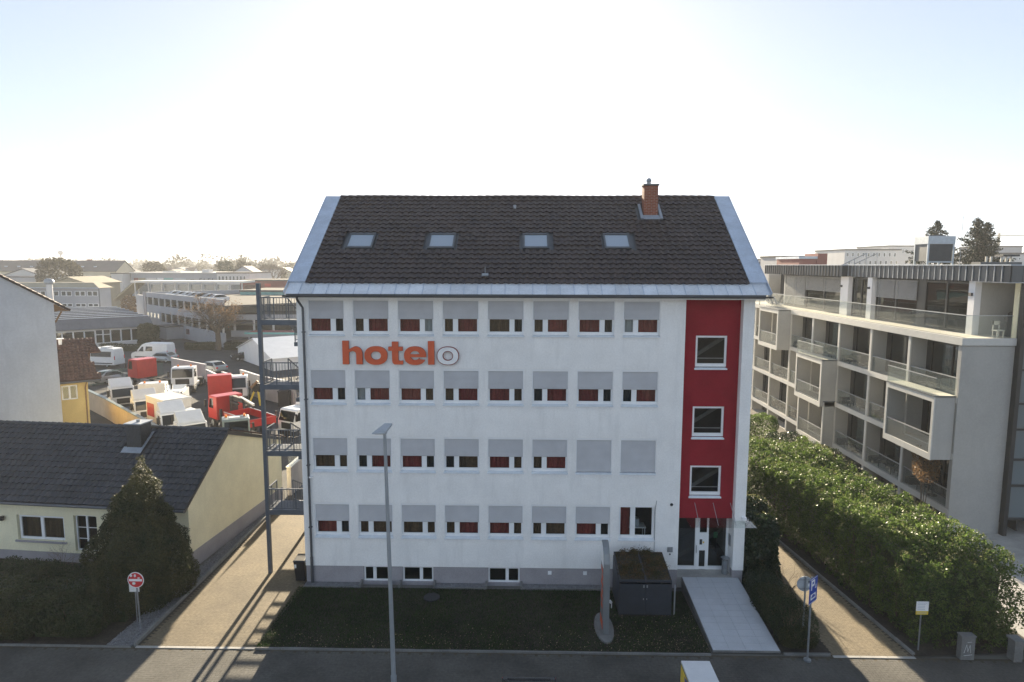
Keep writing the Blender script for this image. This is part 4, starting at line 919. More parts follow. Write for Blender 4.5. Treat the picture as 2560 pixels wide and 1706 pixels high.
for k in range(11):
    for j in range(6):
        o_ = 0.07 if k % 2 else 0
        a = -4.62+j*0.14+o_-0.07; z = 4.75+k*0.12
        if a > -3.95: continue
        sl.hexa([(max(a, -4.62), 2.32, z), (a+0.13, 2.32, z), (a+0.13, 2.35, z), (max(a, -4.62), 2.35, z), (max(a, -4.62), 2.345, z+0.13), (a+0.13, 2.345, z+0.13), (a+0.13, 2.352, z+0.13), (max(a, -4.62), 2.352, z+0.13)])
    for j in range(6):
        o_ = 0.07 if k % 2 else 0; a = 2.35+j*0.14+o_-0.07; z = 4.75+k*0.12
        if a > 3.05: continue
        sl.hexa([(-3.83, max(a, 2.35), z), (-3.83, a+0.13, z), (-3.86, a+0.13, z), (-3.86, max(a, 2.35), z), (-3.855, max(a, 2.35), z+0.13), (-3.855, a+0.13, z+0.13), (-3.862, a+0.13, z+0.13), (-3.862, max(a, 2.35), z+0.13)])
stuff(part('slate_shingles', sl, 'slate', chm, fix=False))
part('chimney_cap', MB().box(-4.70, -3.78, 2.27, 3.23, 6.14, 6.2), 'lead', chm); part('chimney_pot', MB().cyl(-4.24, 2.75, 6.2, 6.32, 0.09, 12), 'galv', chm)
part('flashing', MB().hexa([(-4.78, 2.05, fz(2.05)+.10), (-3.72, 2.05, fz(2.05)+.10), (-3.72, 2.34, fz(2.34)+.10), (-4.78, 2.34, fz(2.34)+.10), (-4.78, 2.05, fz(2.05)+.13), (-3.72, 2.05, fz(2.05)+.13), (-3.72, 2.34, fz(2.34)+.13), (-4.78, 2.34, fz(2.34)+.13)]).bar((-3.79, 2.34, fz(2.34)+.1), (-3.79, 3.2, fz(3.2)+.1), 0.12, 0.03), 'lead', chm)

# tall white gable house behind: gable turned towards the street corner
wh = thing('white_house', 'tall windowless white gable house behind the yellow house', 'house', (-22.72, 16, 0), R(39.5))
def wz(x): return 11.42-x*0.66
WR = -9.0
part('gable_wall', MB().prism([(2*WR, 0), (0, 0), (0, 11.42), (WR, wz(WR)), (2*WR, 11.42)], 'y', 0, 0.4), 'white_house', wh)
part('side_wall', MB().box(-0.3, 0, 0.41, 9, 0, 11.42), 'white_house', wh); part('side_wall', MB().box(2*WR, 2*WR+0.3, 0.41, 9, 0, 11.42), 'white_house', wh); part('back_wall', MB().box(2*WR+0.31, -0.31, 8.7, 9, 0, 11.42), 'white_house', wh)
rfw = part('roof', MB().prism([(WR, wz(WR)+0.12), (0.9, wz(0.9)+0.12), (0.9, wz(0.9)), (WR, wz(WR))], 'y', -0.1, 9.2), 'tile_brown', wh); part('roof_slope', MB().prism([(WR, wz(WR)+0.12), (WR, wz(WR)), (2*WR-0.9, wz(0.9)), (2*WR-0.9, wz(0.9)+0.12)], 'y', -0.1, 9.2), 'tile_brown', wh)
for k in range(34):
    xx = 0.92-k*0.29
    part('verge_tile', MB().prism([(xx, wz(xx)+0.08), (xx, wz(xx)+0.20), (xx-0.30, wz(xx-0.30)+0.15), (xx-0.30, wz(xx-0.30)+0.03)], 'y', -0.18, 0.15), 'tile', rfw)
part('eave_board', MB().prism([(0, 10.85), (0, 11.38), (0.85, wz(0.85)-0.01), (0.3, 10.88)], 'y', 0.05, 0.2), 'wood', rfw)
part('brace', MB().bar((0.02, 0.1, 10.1), (0.42, 0.1, 10.85), 0.1), 'wood', rfw)

# small yellow house with brown roof
bh = thing('brown_roof_house', 'small yellow house with brown tiled roof beside the truck yard wall', 'house', (-24.95, 22, 0), R(38))
part('wall', MB().wall('y', 0, 0.3, -9, 0, 0, 5.0, [(-1.72, -0.68, 3.64, 4.78), (-1.72, -0.68, 0.6, 1.8)]), 'yellow_wall2', bh); part('side_wall', MB().box(-0.3, 0, 0.301, 7.5, 0, 5.0), 'yellow_wall2', bh)
window_set(bh, 'y', 0.1, -1.71, -0.69, 3.65, 4.77, 2, 0.09, cur='dark'); window_set(bh, 'y', 0.1, -1.71, -0.69, 0.62, 1.78, 2, 0.09, cur='net')
part('downpipe', MB().tube([(-0.1, -0.5, 5.0), (-0.18, -0.08, 4.5), (-0.18, -0.06, 0)], 0.045, 8), 'wood', bh)
part('gutter', MB().tube([(-9, -0.62, 5.08), (0.85, -0.62, 5.08)], 0.08, 8), 'gutter', bh)
bs = (7.95-5.2)/4.55
def bz(y): return 5.2+(y+0.55)*bs
rb = part('roof', MB().hexa([(-9, -0.55, 5.08), (0.85, -0.55, 5.08), (0.15, 2.4, bz(2.4)-0.12), (-9, 2.4, bz(2.4)-0.12), (-9, -0.55, 5.2), (0.85, -0.55, 5.2), (0.15, 2.4, bz(2.4)), (-9, 2.4, bz(2.4))]), 'tile_brown', bh)
part('roof_wing', MB().hexa([(-9, 2.402, bz(2.4)-0.12), (1.2, 2.402, bz(2.4)-0.12), (0.7, 4.0, 7.83), (-9, 4.0, 7.83), (-9, 2.402, bz(2.4)), (1.2, 2.402, bz(2.4)), (0.7, 4.0, 7.95), (-9, 4.0, 7.95)]), 'tile_brown', rb)
part('roof_back', MB().hexa([(-9, 4.001, 7.83), (0.7, 4.001, 7.83), (0.7, 8.2, 5.1), (-9, 8.2, 5.1), (-9, 4.001, 7.95), (0.7, 4.001, 7.95), (0.7, 8.2, 5.2), (-9, 8.2, 5.2)]), 'tile_brown', rb)
part('gable', MB().prism([(0.31, 5.0), (7.4, 5.0), (4.0, 7.7)], 'x', -0.3, 0.0), 'yellow_wall2', bh)
lr = math.hypot(4.55, 2.75); yb_ = Vector((0, 4.55, 2.75))/lr; nb2 = Vector((0, -2.75, 4.55))/lr
tile_field(rb, -9, 0.9, Vector((0, -0.57, 5.21)), yb_, nb2, 15, lr/15, 33, 'tile_brown', 90, edge=lambda x, s: x < (0.85-0.2*s if s < 3.4 else 1.1), seprows=lambda rc: -rc[1]+rc[0]*0.5)
part('roof_flue', MB().cyl(-1.45, 3.4, 7.2, 8.05, 0.12, 10).cyl(-1.45, 3.4, 8.051, 8.12, 0.26, 10), 'pvc', bh)
# ================================================================== APARTMENT BLOCK ON THE RIGHT
ap = thing('apartment_building', 'beige apartment block with recessed glass fronted balconies and metal clad penthouse', 'building', (31.6, 6.3, 0))
AX = 31.6; BAYS = [6.4, 10.75, 14.95, 19.25, 23.5, 27.7, 31.9, 36.1, 40.3]; LV = [10.3, 7.28, 4.27, 1.25]
part('end_wall', MB().box(AX-0.07, 34.2, 6.22, 6.50, 0, 9.98), 'apt_wall', ap)
part('back_wall', MB().box(34.2, 46, 40.3, 40.6, 0, 13.3).box(45.7, 46, 6.3, 40.29, 0, 13.3), 'apt_wall', ap)
core = MB()
for z in LV: core.box(33.62, 45.6, 6.6, 40.2, z-0.3, z-0.02)
part('floor_slab', core, 'interior', ap)
part('core_wall', MB().box(35.4, 35.5, 6.6, 40.2, 0, 13.2), 'interior', ap)
# slabs
for z in LV:
    part('balcony_slab', MB().box(AX-0.02, 33.6, 6.51, 40.3, z-0.30, z-0.04), 'apt_wall', ap)
    part('slab_fascia', MB().box(AX-0.10, AX-0.072, 6.26, 40.3, z-0.30, z+0.02), 'apt_frame', ap)
# dividers per storey
for k, z in enumerate(LV[1:]+[-1.5]):
    top = LV[k]-0.301
    for yb in BAYS[1:]:
        part('divider', MB().box(AX, 33.6, yb-0.10, yb+0.10, max(z, 0)-0.04, top), 'apt_wall', ap)
        part('divider_edge', MB().box(AX-0.08, AX-0.001, yb-0.11, yb+0.11, max(z, 0)+0.021, top), 'apt_frame', ap)
# balcony rear glazing, floor, balustrade
boxes = {(1, 0): 30.4, (1, 3): 30.4, (2, 3): 30.7, (0, 5): 30.4}      # (storey, bay): protruding bays
def bay_unit(s, b):
    z = (LV[1:]+[0.0])[s]; top = LV[s]-0.30; y0, y1 = BAYS[b]+(0.11 if b == 0 else 0.10), BAYS[b+1]-0.10
    part('balcony_floor', MB().box(AX, 32.5, y0, y1, z-0.035, z+0.01), 'apt_floor', ap)
    fr = MB(); X = 32.5
    ys = [y0, y0+0.45*(y1-y0), y0+0.62*(y1-y0), y1]
    fr.box(X, X+0.1, y0, y0+0.08, z, top).box(X, X+0.1, y1-0.45, y1, z, top).box(X, X+0.1, y0+0.081, y1-0.451, top-0.28, top).box(X, X+0.1, y0+0.081, y1-0.451, z, z+0.08).box(X-0.01, X+0.1, ys[1]-0.05, ys[1]+0.05, z+0.081, top-0.281)
    wn = part('balcony_door', fr, 'window_frame_dark', ap)
    for a, c in ((y0+0.08, ys[1]-0.05), (ys[1]+0.05, y1-0.45)): part('pane', MB().box(X+0.04, X+0.048, a, c, z+0.08, top-0.28), 'glass_dark', wn)
    if rnd.random() < 0.85:
        cu = MB(); a = y0+0.1+rnd.uniform(0, 0.5); c = a+rnd.uniform(1.4, 3.0); n = 30
        for q in range(n):
            u, v = a+(c-a)*q/n, a+(c-a)*(q+1)/n
            cu.quad((X+0.25+0.03*math.sin(q*2), u, z), (X+0.25+0.03*math.sin(q*2+2), v, z), (X+0.25+0.03*math.sin(q*2+2), v, top-0.1), (X+0.25+0.03*math.sin(q*2), u, top-0.1))
        part('curtain', cu, 'net', wn)
    if s < 3:
        x_ = boxes.get((s, b), AX)+0.06
        rl = part('balustrade', MB().box(x_, x_+0.02, y0, y1, z+0.02, z+0.95), 'glass_rail', ap)
        part('handrail', MB().box(x_-0.02, x_+0.04, y0, y1, z+0.951, z+1.0), 'steel_light', rl)
for s in range(4):
    for b in range(8): bay_unit(s, b)
for (s, b), bxx in boxes.items():
    z = (LV[1:]+[0.0])[s]; top = LV[s]; y0, y1 = BAYS[b]-0.06, BAYS[b+1]+0.06
    bo = part('bay_box', MB().box(bxx+0.06, AX-0.101, y0, y0+0.14, z-0.32, top).box(bxx+0.06, AX-0.101, y1-0.14, y1, z-0.32, top).box(bxx+0.06, AX-0.101, y0+0.141, y1-0.141, z-0.32, z-0.05).box(bxx+0.06, AX-0.101, y0+0.141, y1-0.141, top-0.26, top-0.02), 'apt_wall', ap)
    part('bay_frame', MB().wall('x', bxx, bxx+0.059, y0-0.02, y1+0.02, z-0.34, top+0.03, [(y0+0.17, y1-0.17, z+0.0, top-0.27)]), 'apt_frame', bo)
    part('roof_edge', MB().box(bxx-0.03, AX-0.102, y0-0.05, y1+0.05, top+0.031, top+0.07), 'zinc_dark', bo)
    if s >= 1 and (s-1, b) not in boxes:      # terrace on top of the box
        rl = part('balustrade', MB().box(bxx+0.03, bxx+0.05, y0, y1, top+0.071, top+0.98).box(bxx+0.051, AX-0.1, y0, y0+0.02, top+0.071, top+0.98).box(bxx+0.051, AX-0.1, y1-0.02, y1, top+0.071, top+0.98), 'glass_rail', ap)
        part('handrail', MB().box(bxx+0.01, bxx+0.07, y0, y1, top+0.981, top+1.02), 'steel_light', rl)
        part('terrace_floor', MB().box(bxx+0.06, AX-0.11, y0+0.03, y1-0.03, top+0.0705, top+0.085), 'terrace', ap)
# balcony furniture
def chair(x, y, z, rz, lab, g_):
    t = thing('balcony_chair', lab, 'chair', (x, y, z), rz, g_, local=True)
    part('seat', MB().box(-.24, .24, -.24, .24, .38, .44), 'furniture', t); part('backrest', MB().box(-.24, .24, .20, .25, .44, .85), 'furniture', t)
    for a in (-.21, .21):
        for b in (-.21, .21): part('leg', MB().box(a-.02, a+.02, b-.02, b+.02, 0, .379), 'furniture', t)
        part('armrest', MB().box(a-.025, a+.025, -.22, .2, .6, .64), 'furniture', t)
    return t
def btable(x, y, z, lab, r=0.4):
    t = thing('balcony_table', lab, 'table', (x, y, z), 0, 'balcony tables', local=True)
    part('table_top', MB().cyl(0, 0, .70, .74, r, 18), 'furniture', t); part('stem', MB().cyl(0, 0, .02, .699, .04, 8), 'furniture', t); part('foot', MB().cyl(0, 0, 0, .03, .25, 12), 'furniture', t)
names = {0: 'third', 1: 'second', 2: 'first'}; baynm = ['nearest', 'second', 'third', 'fourth', 'fifth', 'sixth', 'seventh', 'eighth']
for s in range(3):
    for b in range(6):
        z = LV[s+1]+0.011; yc = (BAYS[b]+BAYS[b+1])/2
        if (s*7+b*3) % 4 == 3: continue
        nm = f'{names[s]} floor balcony, {baynm[b]} bay'
        chair(32.02, yc+0.7, z, rnd.uniform(0, 6), f'dark chair on the {nm}', 'balcony chairs')
        if (s+b) % 2 == 0: btable(32.05, yc-0.1, z, f'round dark table on the {nm}')
        else: chair(32.05, yc-0.8, z, rnd.uniform(0, 6), f'dark armchair at the near side of the {nm}', 'balcony chairs')
        single('planter_box', MB().box(31.75, 32.4, BAYS[b+1]-0.55, BAYS[b+1]-0.15, z, z+0.42), 'furniture', f'low dark planter against the divider on the {nm}', 'planter', 'balcony planters')
# penthouse
part('terrace_floor', MB().box(AX-0.02, 34.6, 6.32, 40.3, 10.321, 10.36), 'terrace', ap)
part('terrace_edge', MB().box(AX-0.14, AX-0.025, 6.14, 40.3, 10.02, 10.40).box(AX-0.024, 34.2, 6.14, 6.219, 10.02, 10.40), 'apt_frame', ap)
tr = part('balustrade', MB().box(31.70, 31.72, 6.42, 40.2, 10.40, 11.52).box(31.721, 34.1, 6.40, 6.42, 10.40, 11.52), 'glass_rail', ap)
part('handrail', MB().box(31.68, 31.74, 6.38, 40.2, 11.521, 11.56).box(31.741, 34.1, 6.39, 6.43, 11.521, 11.55), 'steel_light', tr)
PX = 33.4
def pglass(y0, y1, n, blind=0.0, x=PX):
    w_ = (y1-y0)/n
    for k in range(n):
        a, b = y0+k*w_, y0+(k+1)*w_
        wn = part('penthouse_window', MB().box(x, x+0.1, a, a+0.07, 10.37, 13.2).box(x, x+0.1, b-0.07, b, 10.37, 13.2).box(x, x+0.1, a+0.071, b-0.071, 10.37, 10.5).box(x, x+0.1, a+0.071, b-0.071, 13.08, 13.2), 'window_frame_dark', ap)
        part('pane', MB().box(x+0.05, x+0.058, a+0.07, b-0.07, 10.5, 13.08), 'glass_dark', wn)
        if blind:
            sm = MB(); z = 13.14
            while z > 13.14-blind: sm.box(x-0.10, x-0.04, a+0.04, b-0.04, z-0.026, z); z -= 0.065
            stuff(part('blind_slats', sm, 'blind', wn, fix=False))
pglass(29.4, 34.0, 2, 2.5); pglass(22.75, 29.36, 2, 1.15); pglass(18.9, 21.5, 2); pglass(13.4, 18.2, 2, 1.2); pglass(8.7, 12.7, 2)
part('penthouse_pillar', MB().box(PX-0.3, PX+0.2, 21.55, 22.7, 10.365, 13.25), 'apt_white', ap); part('penthouse_pillar', MB().box(PX-0.3, PX+0.2, 18.25, 18.85, 10.365, 13.25), 'apt_white', ap); part('penthouse_pillar', MB().box(PX-0.15, PX+0.2, 8.15, 8.65, 10.365, 13.25), 'apt_white', ap)
part('dark_column', MB().box(PX, PX+0.2, 12.71, 13.39, 10.365, 13.25), 'window_frame_dark', ap)
parts('penthouse_wall', [(PX+0.21, 36.2, 8.2, 8.4, 10.365, 13.25), (36.0, 36.2, 6.61, 8.19, 10.365, 13.25), (PX, 36, 34.05, 34.25, 10.365, 13.25)], 'apt_wall', ap)
part('side_column', MB().box(34.21, 34.75, 6.25, 6.6, 10.365, 13.25), 'yellow_wall', ap)  # yellow colour paints in the sunlight falling on this column
for yy in (22.5, 18.55, 8.4): part('wall_light', MB().box(PX-0.42, PX-0.305, yy-0.08, yy+0.08, 12.45, 12.6) if yy > 10 else MB().box(PX-0.26, PX-0.155, yy-0.12, yy+0.1, 12.45, 12.62), 'anthracite', ap)
# parapet with standing seam panels
part('roof_deck', MB().box(33.09, 46, 5.5, 37, 13.26, 14.05), 'roof_flat', ap); part('roof_deck', MB().box(32.63, 33.08, 21.6, 37, 13.26, 14.05), 'roof_flat', ap)
def parapet(x, ya, yb, n, sm='window_frame_dark'):
    w_ = (yb-ya)/n
    for k in range(n):
        o = part('parapet_panel', MB().box(x-0.03, x, ya+k*w_, ya+(k+1)*w_-0.02, 13.26, 14.08), 'apt_metal', ap)
        part('seam', MB().box(x-0.08, x-0.031, ya+(k+1)*w_-0.045, ya+(k+1)*w_, 13.26, 14.08), sm, o)
parapet(32.62, 21.6, 37.0, 30); parapet(33.08, 5.45, 21.55, 30, 'lead')
part('parapet_return', MB().box(32.62, 33.08, 21.56, 21.59, 13.26, 14.08), 'apt_metal', ap)
for k in range(11):
    part('parapet_panel', MB().box(33.1+k*0.55, 33.1+(k+1)*0.55-0.02, 5.40, 5.43, 13.26, 14.08), 'apt_metal', ap)
part('parapet_cap', MB().box(32.5, 33.3, 21.56, 37.05, 14.09, 14.13).box(32.95, 33.8, 5.3, 21.55, 14.09, 14.13).box(33.801, 46, 5.3, 5.9, 14.09, 14.13), 'zinc', ap)
part('soffit', MB().box(33.09, 36.2, 5.44, 8.2, 13.22, 13.255), 'apt_white', ap)
# glazed stair tower at the right edge
tw = part('stair_tower', MB().box(34.21, 34.42, 5.9, 6.2, 0, 13.2), 'window_frame_dark', ap)
zs = [0.9, 2.7, 4.1, 5.7, 7.05, 8.8, 10.2, 11.36, 12.6]
part('tower_frame', MB().box(36.3, 36.42, 5.95, 6.15, 0, 13.2).box(38.0, 38.12, 5.95, 6.15, 0, 13.2).box(40.0, 40.12, 5.95, 6.15, 0, 13.2), 'window_frame_dark', tw)
for za, zb in zip(zs, zs[1:]):
    part('transom', MB().box(34.421, 36.299, 5.95, 6.12, za-0.06, za+0.06).box(36.421, 37.999, 5.95, 6.12, za-0.06, za+0.06), 'window_frame_dark', tw)
    part('pane', MB().box(34.42, 36.3, 6.03, 6.04, za+0.06, zb-0.06), 'glass_reflection_tint', tw); part('pane', MB().box(36.42, 38.0, 6.03, 6.04, za+0.06, zb-0.06), 'glass_reflection_tint', tw)
st = MB()
for k in range(8): st.hexa([(34.95, 7.0, k*1.6+(0 if k % 2 else 1.5)), (40, 7.0, k*1.6+(1.5 if k % 2 else 0)), (40, 8.2, k*1.6+(1.5 if k % 2 else 0)), (34.95, 8.2, k*1.6+(0 if k % 2 else 1.5)), (34.95, 7.0, k*1.6+.2+(0 if k % 2 else 1.5)), (40, 7.0, k*1.6+.2+(1.5 if k % 2 else 0)), (40, 8.2, k*1.6+.2+(1.5 if k % 2 else 0)), (34.95, 8.2, k*1.6+.2+(0 if k % 2 else 1.5))])
part('stair_flight', st, 'concrete_dark', tw); part('tower_wall', MB().box(34.9, 45, 8.6, 8.7, 0, 13.2), 'bldg_grey', tw)
# terrace things
gr = thing('covered_grill', 'barbecue grill under a black cover on the penthouse terrace corner', 'grill', (35.0, 7.2, 10.36))
part('cover', MB().hexa([(34.5, 6.75, 10.37), (35.5, 6.75, 10.37), (35.5, 7.5, 10.37), (34.5, 7.5, 10.37), (34.55, 6.8, 11.4), (35.45, 6.8, 11.4), (35.45, 7.45, 11.4), (34.55, 7.45, 11.4)]), 'black_plastic', gr, bevel=0.08); part('hood', MB().tube([(34.5, 7.1, 11.45), (35.5, 7.1, 11.45)], 0.26, 12), 'black_plastic', gr, smooth=True)
single('terrace_stool', MB().box(33.6, 34.0, 6.75, 7.15, 10.70, 10.76).box(33.62, 33.66, 6.77, 6.81, 10.36, 10.7).box(33.94, 33.98, 6.77, 6.81, 10.36, 10.7).box(33.62, 33.66, 7.09, 7.13, 10.36, 10.7).box(33.94, 33.98, 7.09, 7.13, 10.36, 10.7).box(33.62, 33.66, 7.1, 7.15, 10.76, 11.2).box(33.94, 33.98, 7.1, 7.15, 10.76, 11.2).box(33.62, 33.98, 7.1, 7.15, 11.0, 11.2), 'cream_paint', 'cream wooden chair beside the covered grill on the penthouse terrace', 'chair')
for i, (yy, lb) in enumerate(((30.2, 'folding deck chair at the near side of the far terrace'), (31.2, 'folding deck chair in the middle of the far terrace'), (32.2, 'folding deck chair at the far side of the far terrace'))):
    t = thing('deck_chair', 'pale '+lb, 'deck chair', (31.5, yy, 10.37), R(90), 'deck chairs on the terrace', local=True)
    part('frame', MB().bar((-.25, -.5, 0), (-.25, .4, .45), .03).bar((.25, -.5, 0), (.25, .4, .45), .03).bar((-.25, .4, 0), (-.25, -.3, .4), .03).bar((.25, .4, 0), (.25, -.3, .4), .03), 'steel_light', t)
    part('sling', MB().hexa([(-.25, -.4, .35), (.25, -.4, .35), (.25, .2, .3), (-.25, .2, .3), (-.25, -.4, .37), (.25, -.4, .37), (.25, .2, .32), (-.25, .2, .32)]).hexa([(-.25, .2, .3), (.25, .2, .3), (.25, .6, 1.0), (-.25, .6, 1.0), (-.25, .22, .32), (.25, .22, .32), (.25, .62, 1.0), (-.25, .62, 1.0)]), 'net', t)
single('patio_parasol', MB().tube([(31.3, 34.5, 10.37), (31.3, 34.5, 12.6)], 0.03, 6).tube([(31.3, 34.5, 11.3), (31.3, 34.5, 12.55)], [0.16, 0.05], 8), 'anthracite', 'closed dark parasol on the far penthouse terrace', 'parasol')
# rooftop plant
cu = thing('cooling_unit', 'grey rooftop cooling unit with dark louvre on the apartment roof', 'cooling unit', (40, 22.6, 14.06))
part('frame', MB().box(39.0, 39.12, 22.0, 22.12, 14.06, 16.24).box(40.83, 40.95, 22.0, 22.12, 14.06, 16.24).box(39.0, 39.12, 23.6, 23.72, 14.06, 16.24).box(40.83, 40.95, 23.6, 23.72, 14.06, 16.24).box(39.121, 40.829, 22.01, 22.1, 14.3, 14.4), 'sign_back', cu)
part('hood', MB().box(38.98, 40.97, 21.98, 23.75, 15.68, 16.25), 'sign_back', cu); part('louvre', MB().box(39.13, 40.82, 22.05, 22.10, 14.4, 15.67).box(39.03, 39.08, 22.13, 23.59, 14.4, 15.67), 'zinc_dark', cu)
lv = MB()
for k in range(16): lv.box(39.13, 40.82, 22.0, 22.045, 14.42+k*0.078, 14.45+k*0.078)
stuff(part('louvre_slats', lv, 'anthracite', cu, fix=False)); part('fan_ring', MB().cyl(40, 22.9, 16.251, 16.34, 0.7, 20), 'zinc_dark', cu)
single('antenna_mast', MB().cyl(41.4, 22, 14.05, 17.7, 0.02, 6), 'galv', 'thin antenna mast beside the rooftop cooling unit', 'antenna')
single('roof_handrail', MB().bar((34.2, 25, 14.1), (34.8, 22.5, 15.0), 0.05).bar((35.0, 25, 14.1), (35.6, 22.5, 15.0), 0.05).box(34.75, 34.8, 22.5, 22.55, 14.06, 15.0).box(35.55, 35.6, 22.5, 22.55, 14.06, 15.0).box(34.5, 34.55, 23.7, 23.75, 14.06, 14.55).box(35.3, 35.35, 23.7, 23.75, 14.06, 14.55), 'galv', 'slanting steel handrail of the roof hatch', 'railing')
vb = thing('vent_box', 'rooftop vent box with pale pipes right of the cooling unit', 'vent', (44, 22, 14.06))
part('housing', MB().box(42.6, 45.6, 21.5, 22.5, 14.06, 14.35), 'zinc_dark', vb)
for k in range(5): part('pipe', MB().cyl(43.2+k*0.35+(0.4 if k > 1 else 0), 21.8, 14.35, 14.75, 0.07, 8), 'cream_paint', vb)
part('cowl', MB().box(44.2, 45.4, 21.5, 22.4, 14.76, 14.9), 'anthracite', vb)
# ================================================================== TRUCK YARD
def wheel(parent, x, y, r=0.48, wd=0.3, z=None):
    z = r if z is None else z
    t = part('wheel', MB().tube([(x-wd/2, y, z), (x+wd/2, y, z)], r, 18), 'rubber', parent)
    s = 1 if x > 0 else -1
    part('rim', MB().tube([(x+s*(wd/2+0.001), y, z), (x+s*(wd/2+0.02), y, z)], [r*0.55, r*0.45], 14), 'galv', t)
def cab(t, col, w=2.3, z0=0.75, zt=2.6, y0=0.0, L=1.7, deflector=True, beacons=False, sleeper=0.0):
    # cab occupying y from y0 (front, facing -y) to y0+L
    h = w/2; yf = y0; yb = y0+L
    body = MB()
    zw = z0+(zt-z0)*0.42
    body.prism([(yf, z0), (yf-0.02, zw), (yf+0.28, zt-0.06), (yf+0.45, zt), (yb, zt), (yb, z0)], 'x', -h, h)
    part('cab', body, col, t, bevel=0.05)
    part('windscreen', MB().hexa([(-h+0.12, yf-0.035, zw+0.06), (h-0.12, yf-0.035, zw+0.06), (h-0.12, yf+0.02, zw+0.06), (-h+0.12, yf+0.02, zw+0.06), (-h+0.14, yf+0.24, zt-0.16), (h-0.14, yf+0.24, zt-0.16), (h-0.14, yf+0.3, zt-0.16), (-h+0.14, yf+0.3, zt-0.16)]), 'glass_car', t)
    for s in (-1, 1):
        part('side_window', MB().hexa([(s*(h+0.004), yf+0.2, zw+0.08), (s*(h+0.004), yf+1.05, zw+0.08), (s*(h-0.02), yf+1.05, zw+0.08), (s*(h-0.02), yf+0.2, zw+0.08), (s*(h+0.004), yf+0.42, zt-0.22), (s*(h+0.004), yf+1.05, zt-0.22), (s*(h-0.02), yf+1.05, zt-0.22), (s*(h-0.02), yf+0.42, zt-0.22)]), 'glass_car', t)
        part('mirror', MB().box(s*(h+0.22)-0.08, s*(h+0.22)+0.08, yf-0.02, yf+0.08, zw+0.15, zw+0.75).box(min(s*h, s*(h+0.2)), max(s*h, s*(h+0.2)), yf+0.02, yf+0.05, zw+0.65, zw+0.69), 'black_plastic', t)
        part('headlight', MB().box(s*(h-0.25)-0.16, s*(h-0.25)+0.16, yf-0.05, yf+0.02, z0-0.12, z0+0.08), 'headlamp', t)
    part('grille', MB().box(-h+0.45, h-0.45, yf-0.045, yf-0.005, z0+0.12, zw-0.08), 'black_plastic', t)
    part('bumper', MB().box(-h, h, yf-0.10, yf+0.5, z0-0.42, z0-0.02), 'chassis', t, bevel=0.03)
    part('wiper', MB().bar((-0.5, yf-0.04, zw+0.08), (0.1, yf+0.02, zw+0.22), 0.02), 'black_plastic', t)
    if deflector:
        part('roof_deflector', MB().prism([(yf+0.35, zt+0.01), (yf+0.5, zt+0.12), (yb-0.2, zt+0.72), (yb-0.02, zt+0.70), (yb-0.02, zt+0.01)], 'x', -h+0.08, h-0.08), col, t, bevel=0.04)
    if beacons:
        for s in (-0.65, 0.65): b_ = part('beacon', MB().cyl(s, yb-0.45, zt+0.02, zt+0.2, 0.09, 12), 'beacon', t); part('beacon_base', MB().cyl(s, yb-0.45, zt, zt+0.02, 0.11, 12), 'black_plastic', b_)
    part('cab_floor', MB().box(-h+0.1, h-0.1, yf+0.1, yb, z0-0.2, z0-0.01), 'chassis', t)
    wheel(t, -h+0.16, yf+0.75); wheel(t, h-0.16, yf+0.75)
def chassis(t, y0, y1, rear=True, w=2.3):
    part('frame_rail', MB().box(-0.45, -0.35, y0, y1, 0.75, 0.98).box(0.35, 0.45, y0, y1, 0.75, 0.98), 'chassis', t)
    for k in range(int((y1-y0)/1.0)): part('cross_member', MB().box(-0.349, 0.349, y0+0.5+k, y0+0.6+k, 0.78, 0.95), 'chassis', t)
    part('fuel_tank', MB().box(0.5, 1.05, y0+0.3, y0+1.3, 0.45, 0.95), 'galv', t, bevel=0.05)
    if rear:
        for x in (-w/2+0.28, w/2-0.28): wheel(t, x, y1-1.0, 0.48, 0.55)
        part('mudguard', MB().box(-w/2, -w/2+0.55, y1-1.55, y1-0.45, 1.0, 1.05).box(w/2-0.55, w/2, y1-1.55, y1-0.45, 1.0, 1.05), 'black_plastic', t)
FD = math.atan2(0.69, 0.72)      # lorries by the wall face along (0.72,-0.69): front -y turned
def yardrz(dx, dy): return math.atan2(dx, -dy)     # rotation so that local -y points along (dx,dy)
RW = yardrz(0.66, -0.75)
def mkt(name, label, x, y, rz): return thing(name, label, 'truck', (x, y, 0), rz, 'trucks in the yard', local=True)
PW = [(-29.85, 32.0, 'white lorry cab with raised roof deflector farthest along the beige yard wall'),
      (-24.35, 26.6, 'white lorry cab with raised roof deflector second in the row along the beige wall'),
      (-19.2, 21.6, 'white lorry cab with raised roof deflector half hidden by the slate chimney'),
      (-16.0, 18.3, 'white lorry cab nearest to the ridge of the yellow house')]
src = None
for x, y, lb in PW:
    x += 0.75; y += 0.8
    if src is None:
        t = mkt('lorry', lb, x, y, RW); cab(t, 'white_paint', 2.0, 0.75, 2.4); chassis(t, 1.7, 5.2); src = t
    else: copy_thing(src, (x, y, 0), RW, lb)
RB = yardrz(-0.72, 0.69)
t = mkt('tractor_unit', 'red lorry tractor seen from behind near the green fence', -36.6, 47.6, yardrz(-0.86, 0.51)); cab(t, 'red_paint', 2.3, 0.95, 3.1, L=2.1, deflector=False); chassis(t, 2.1, 6.8)
t = mkt('tractor_unit', 'white lorry with beacons seen from behind in the middle of the yard', -26.6, 34.0, yardrz(-0.3, 0.95)); cab(t, 'white_paint', 2.3, 0.95, 2.85, deflector=False, beacons=True); chassis(t, 1.7, 4.6)
t = mkt('tipper_truck', 'white lorry with orange beacons facing the camera by the grey wall', -28.3, 42.0, yardrz(0.25, -0.97)); cab(t, 'white_paint', 2.3, 0.85, 2.8, deflector=False, beacons=True); chassis(t, 1.7, 5.5)
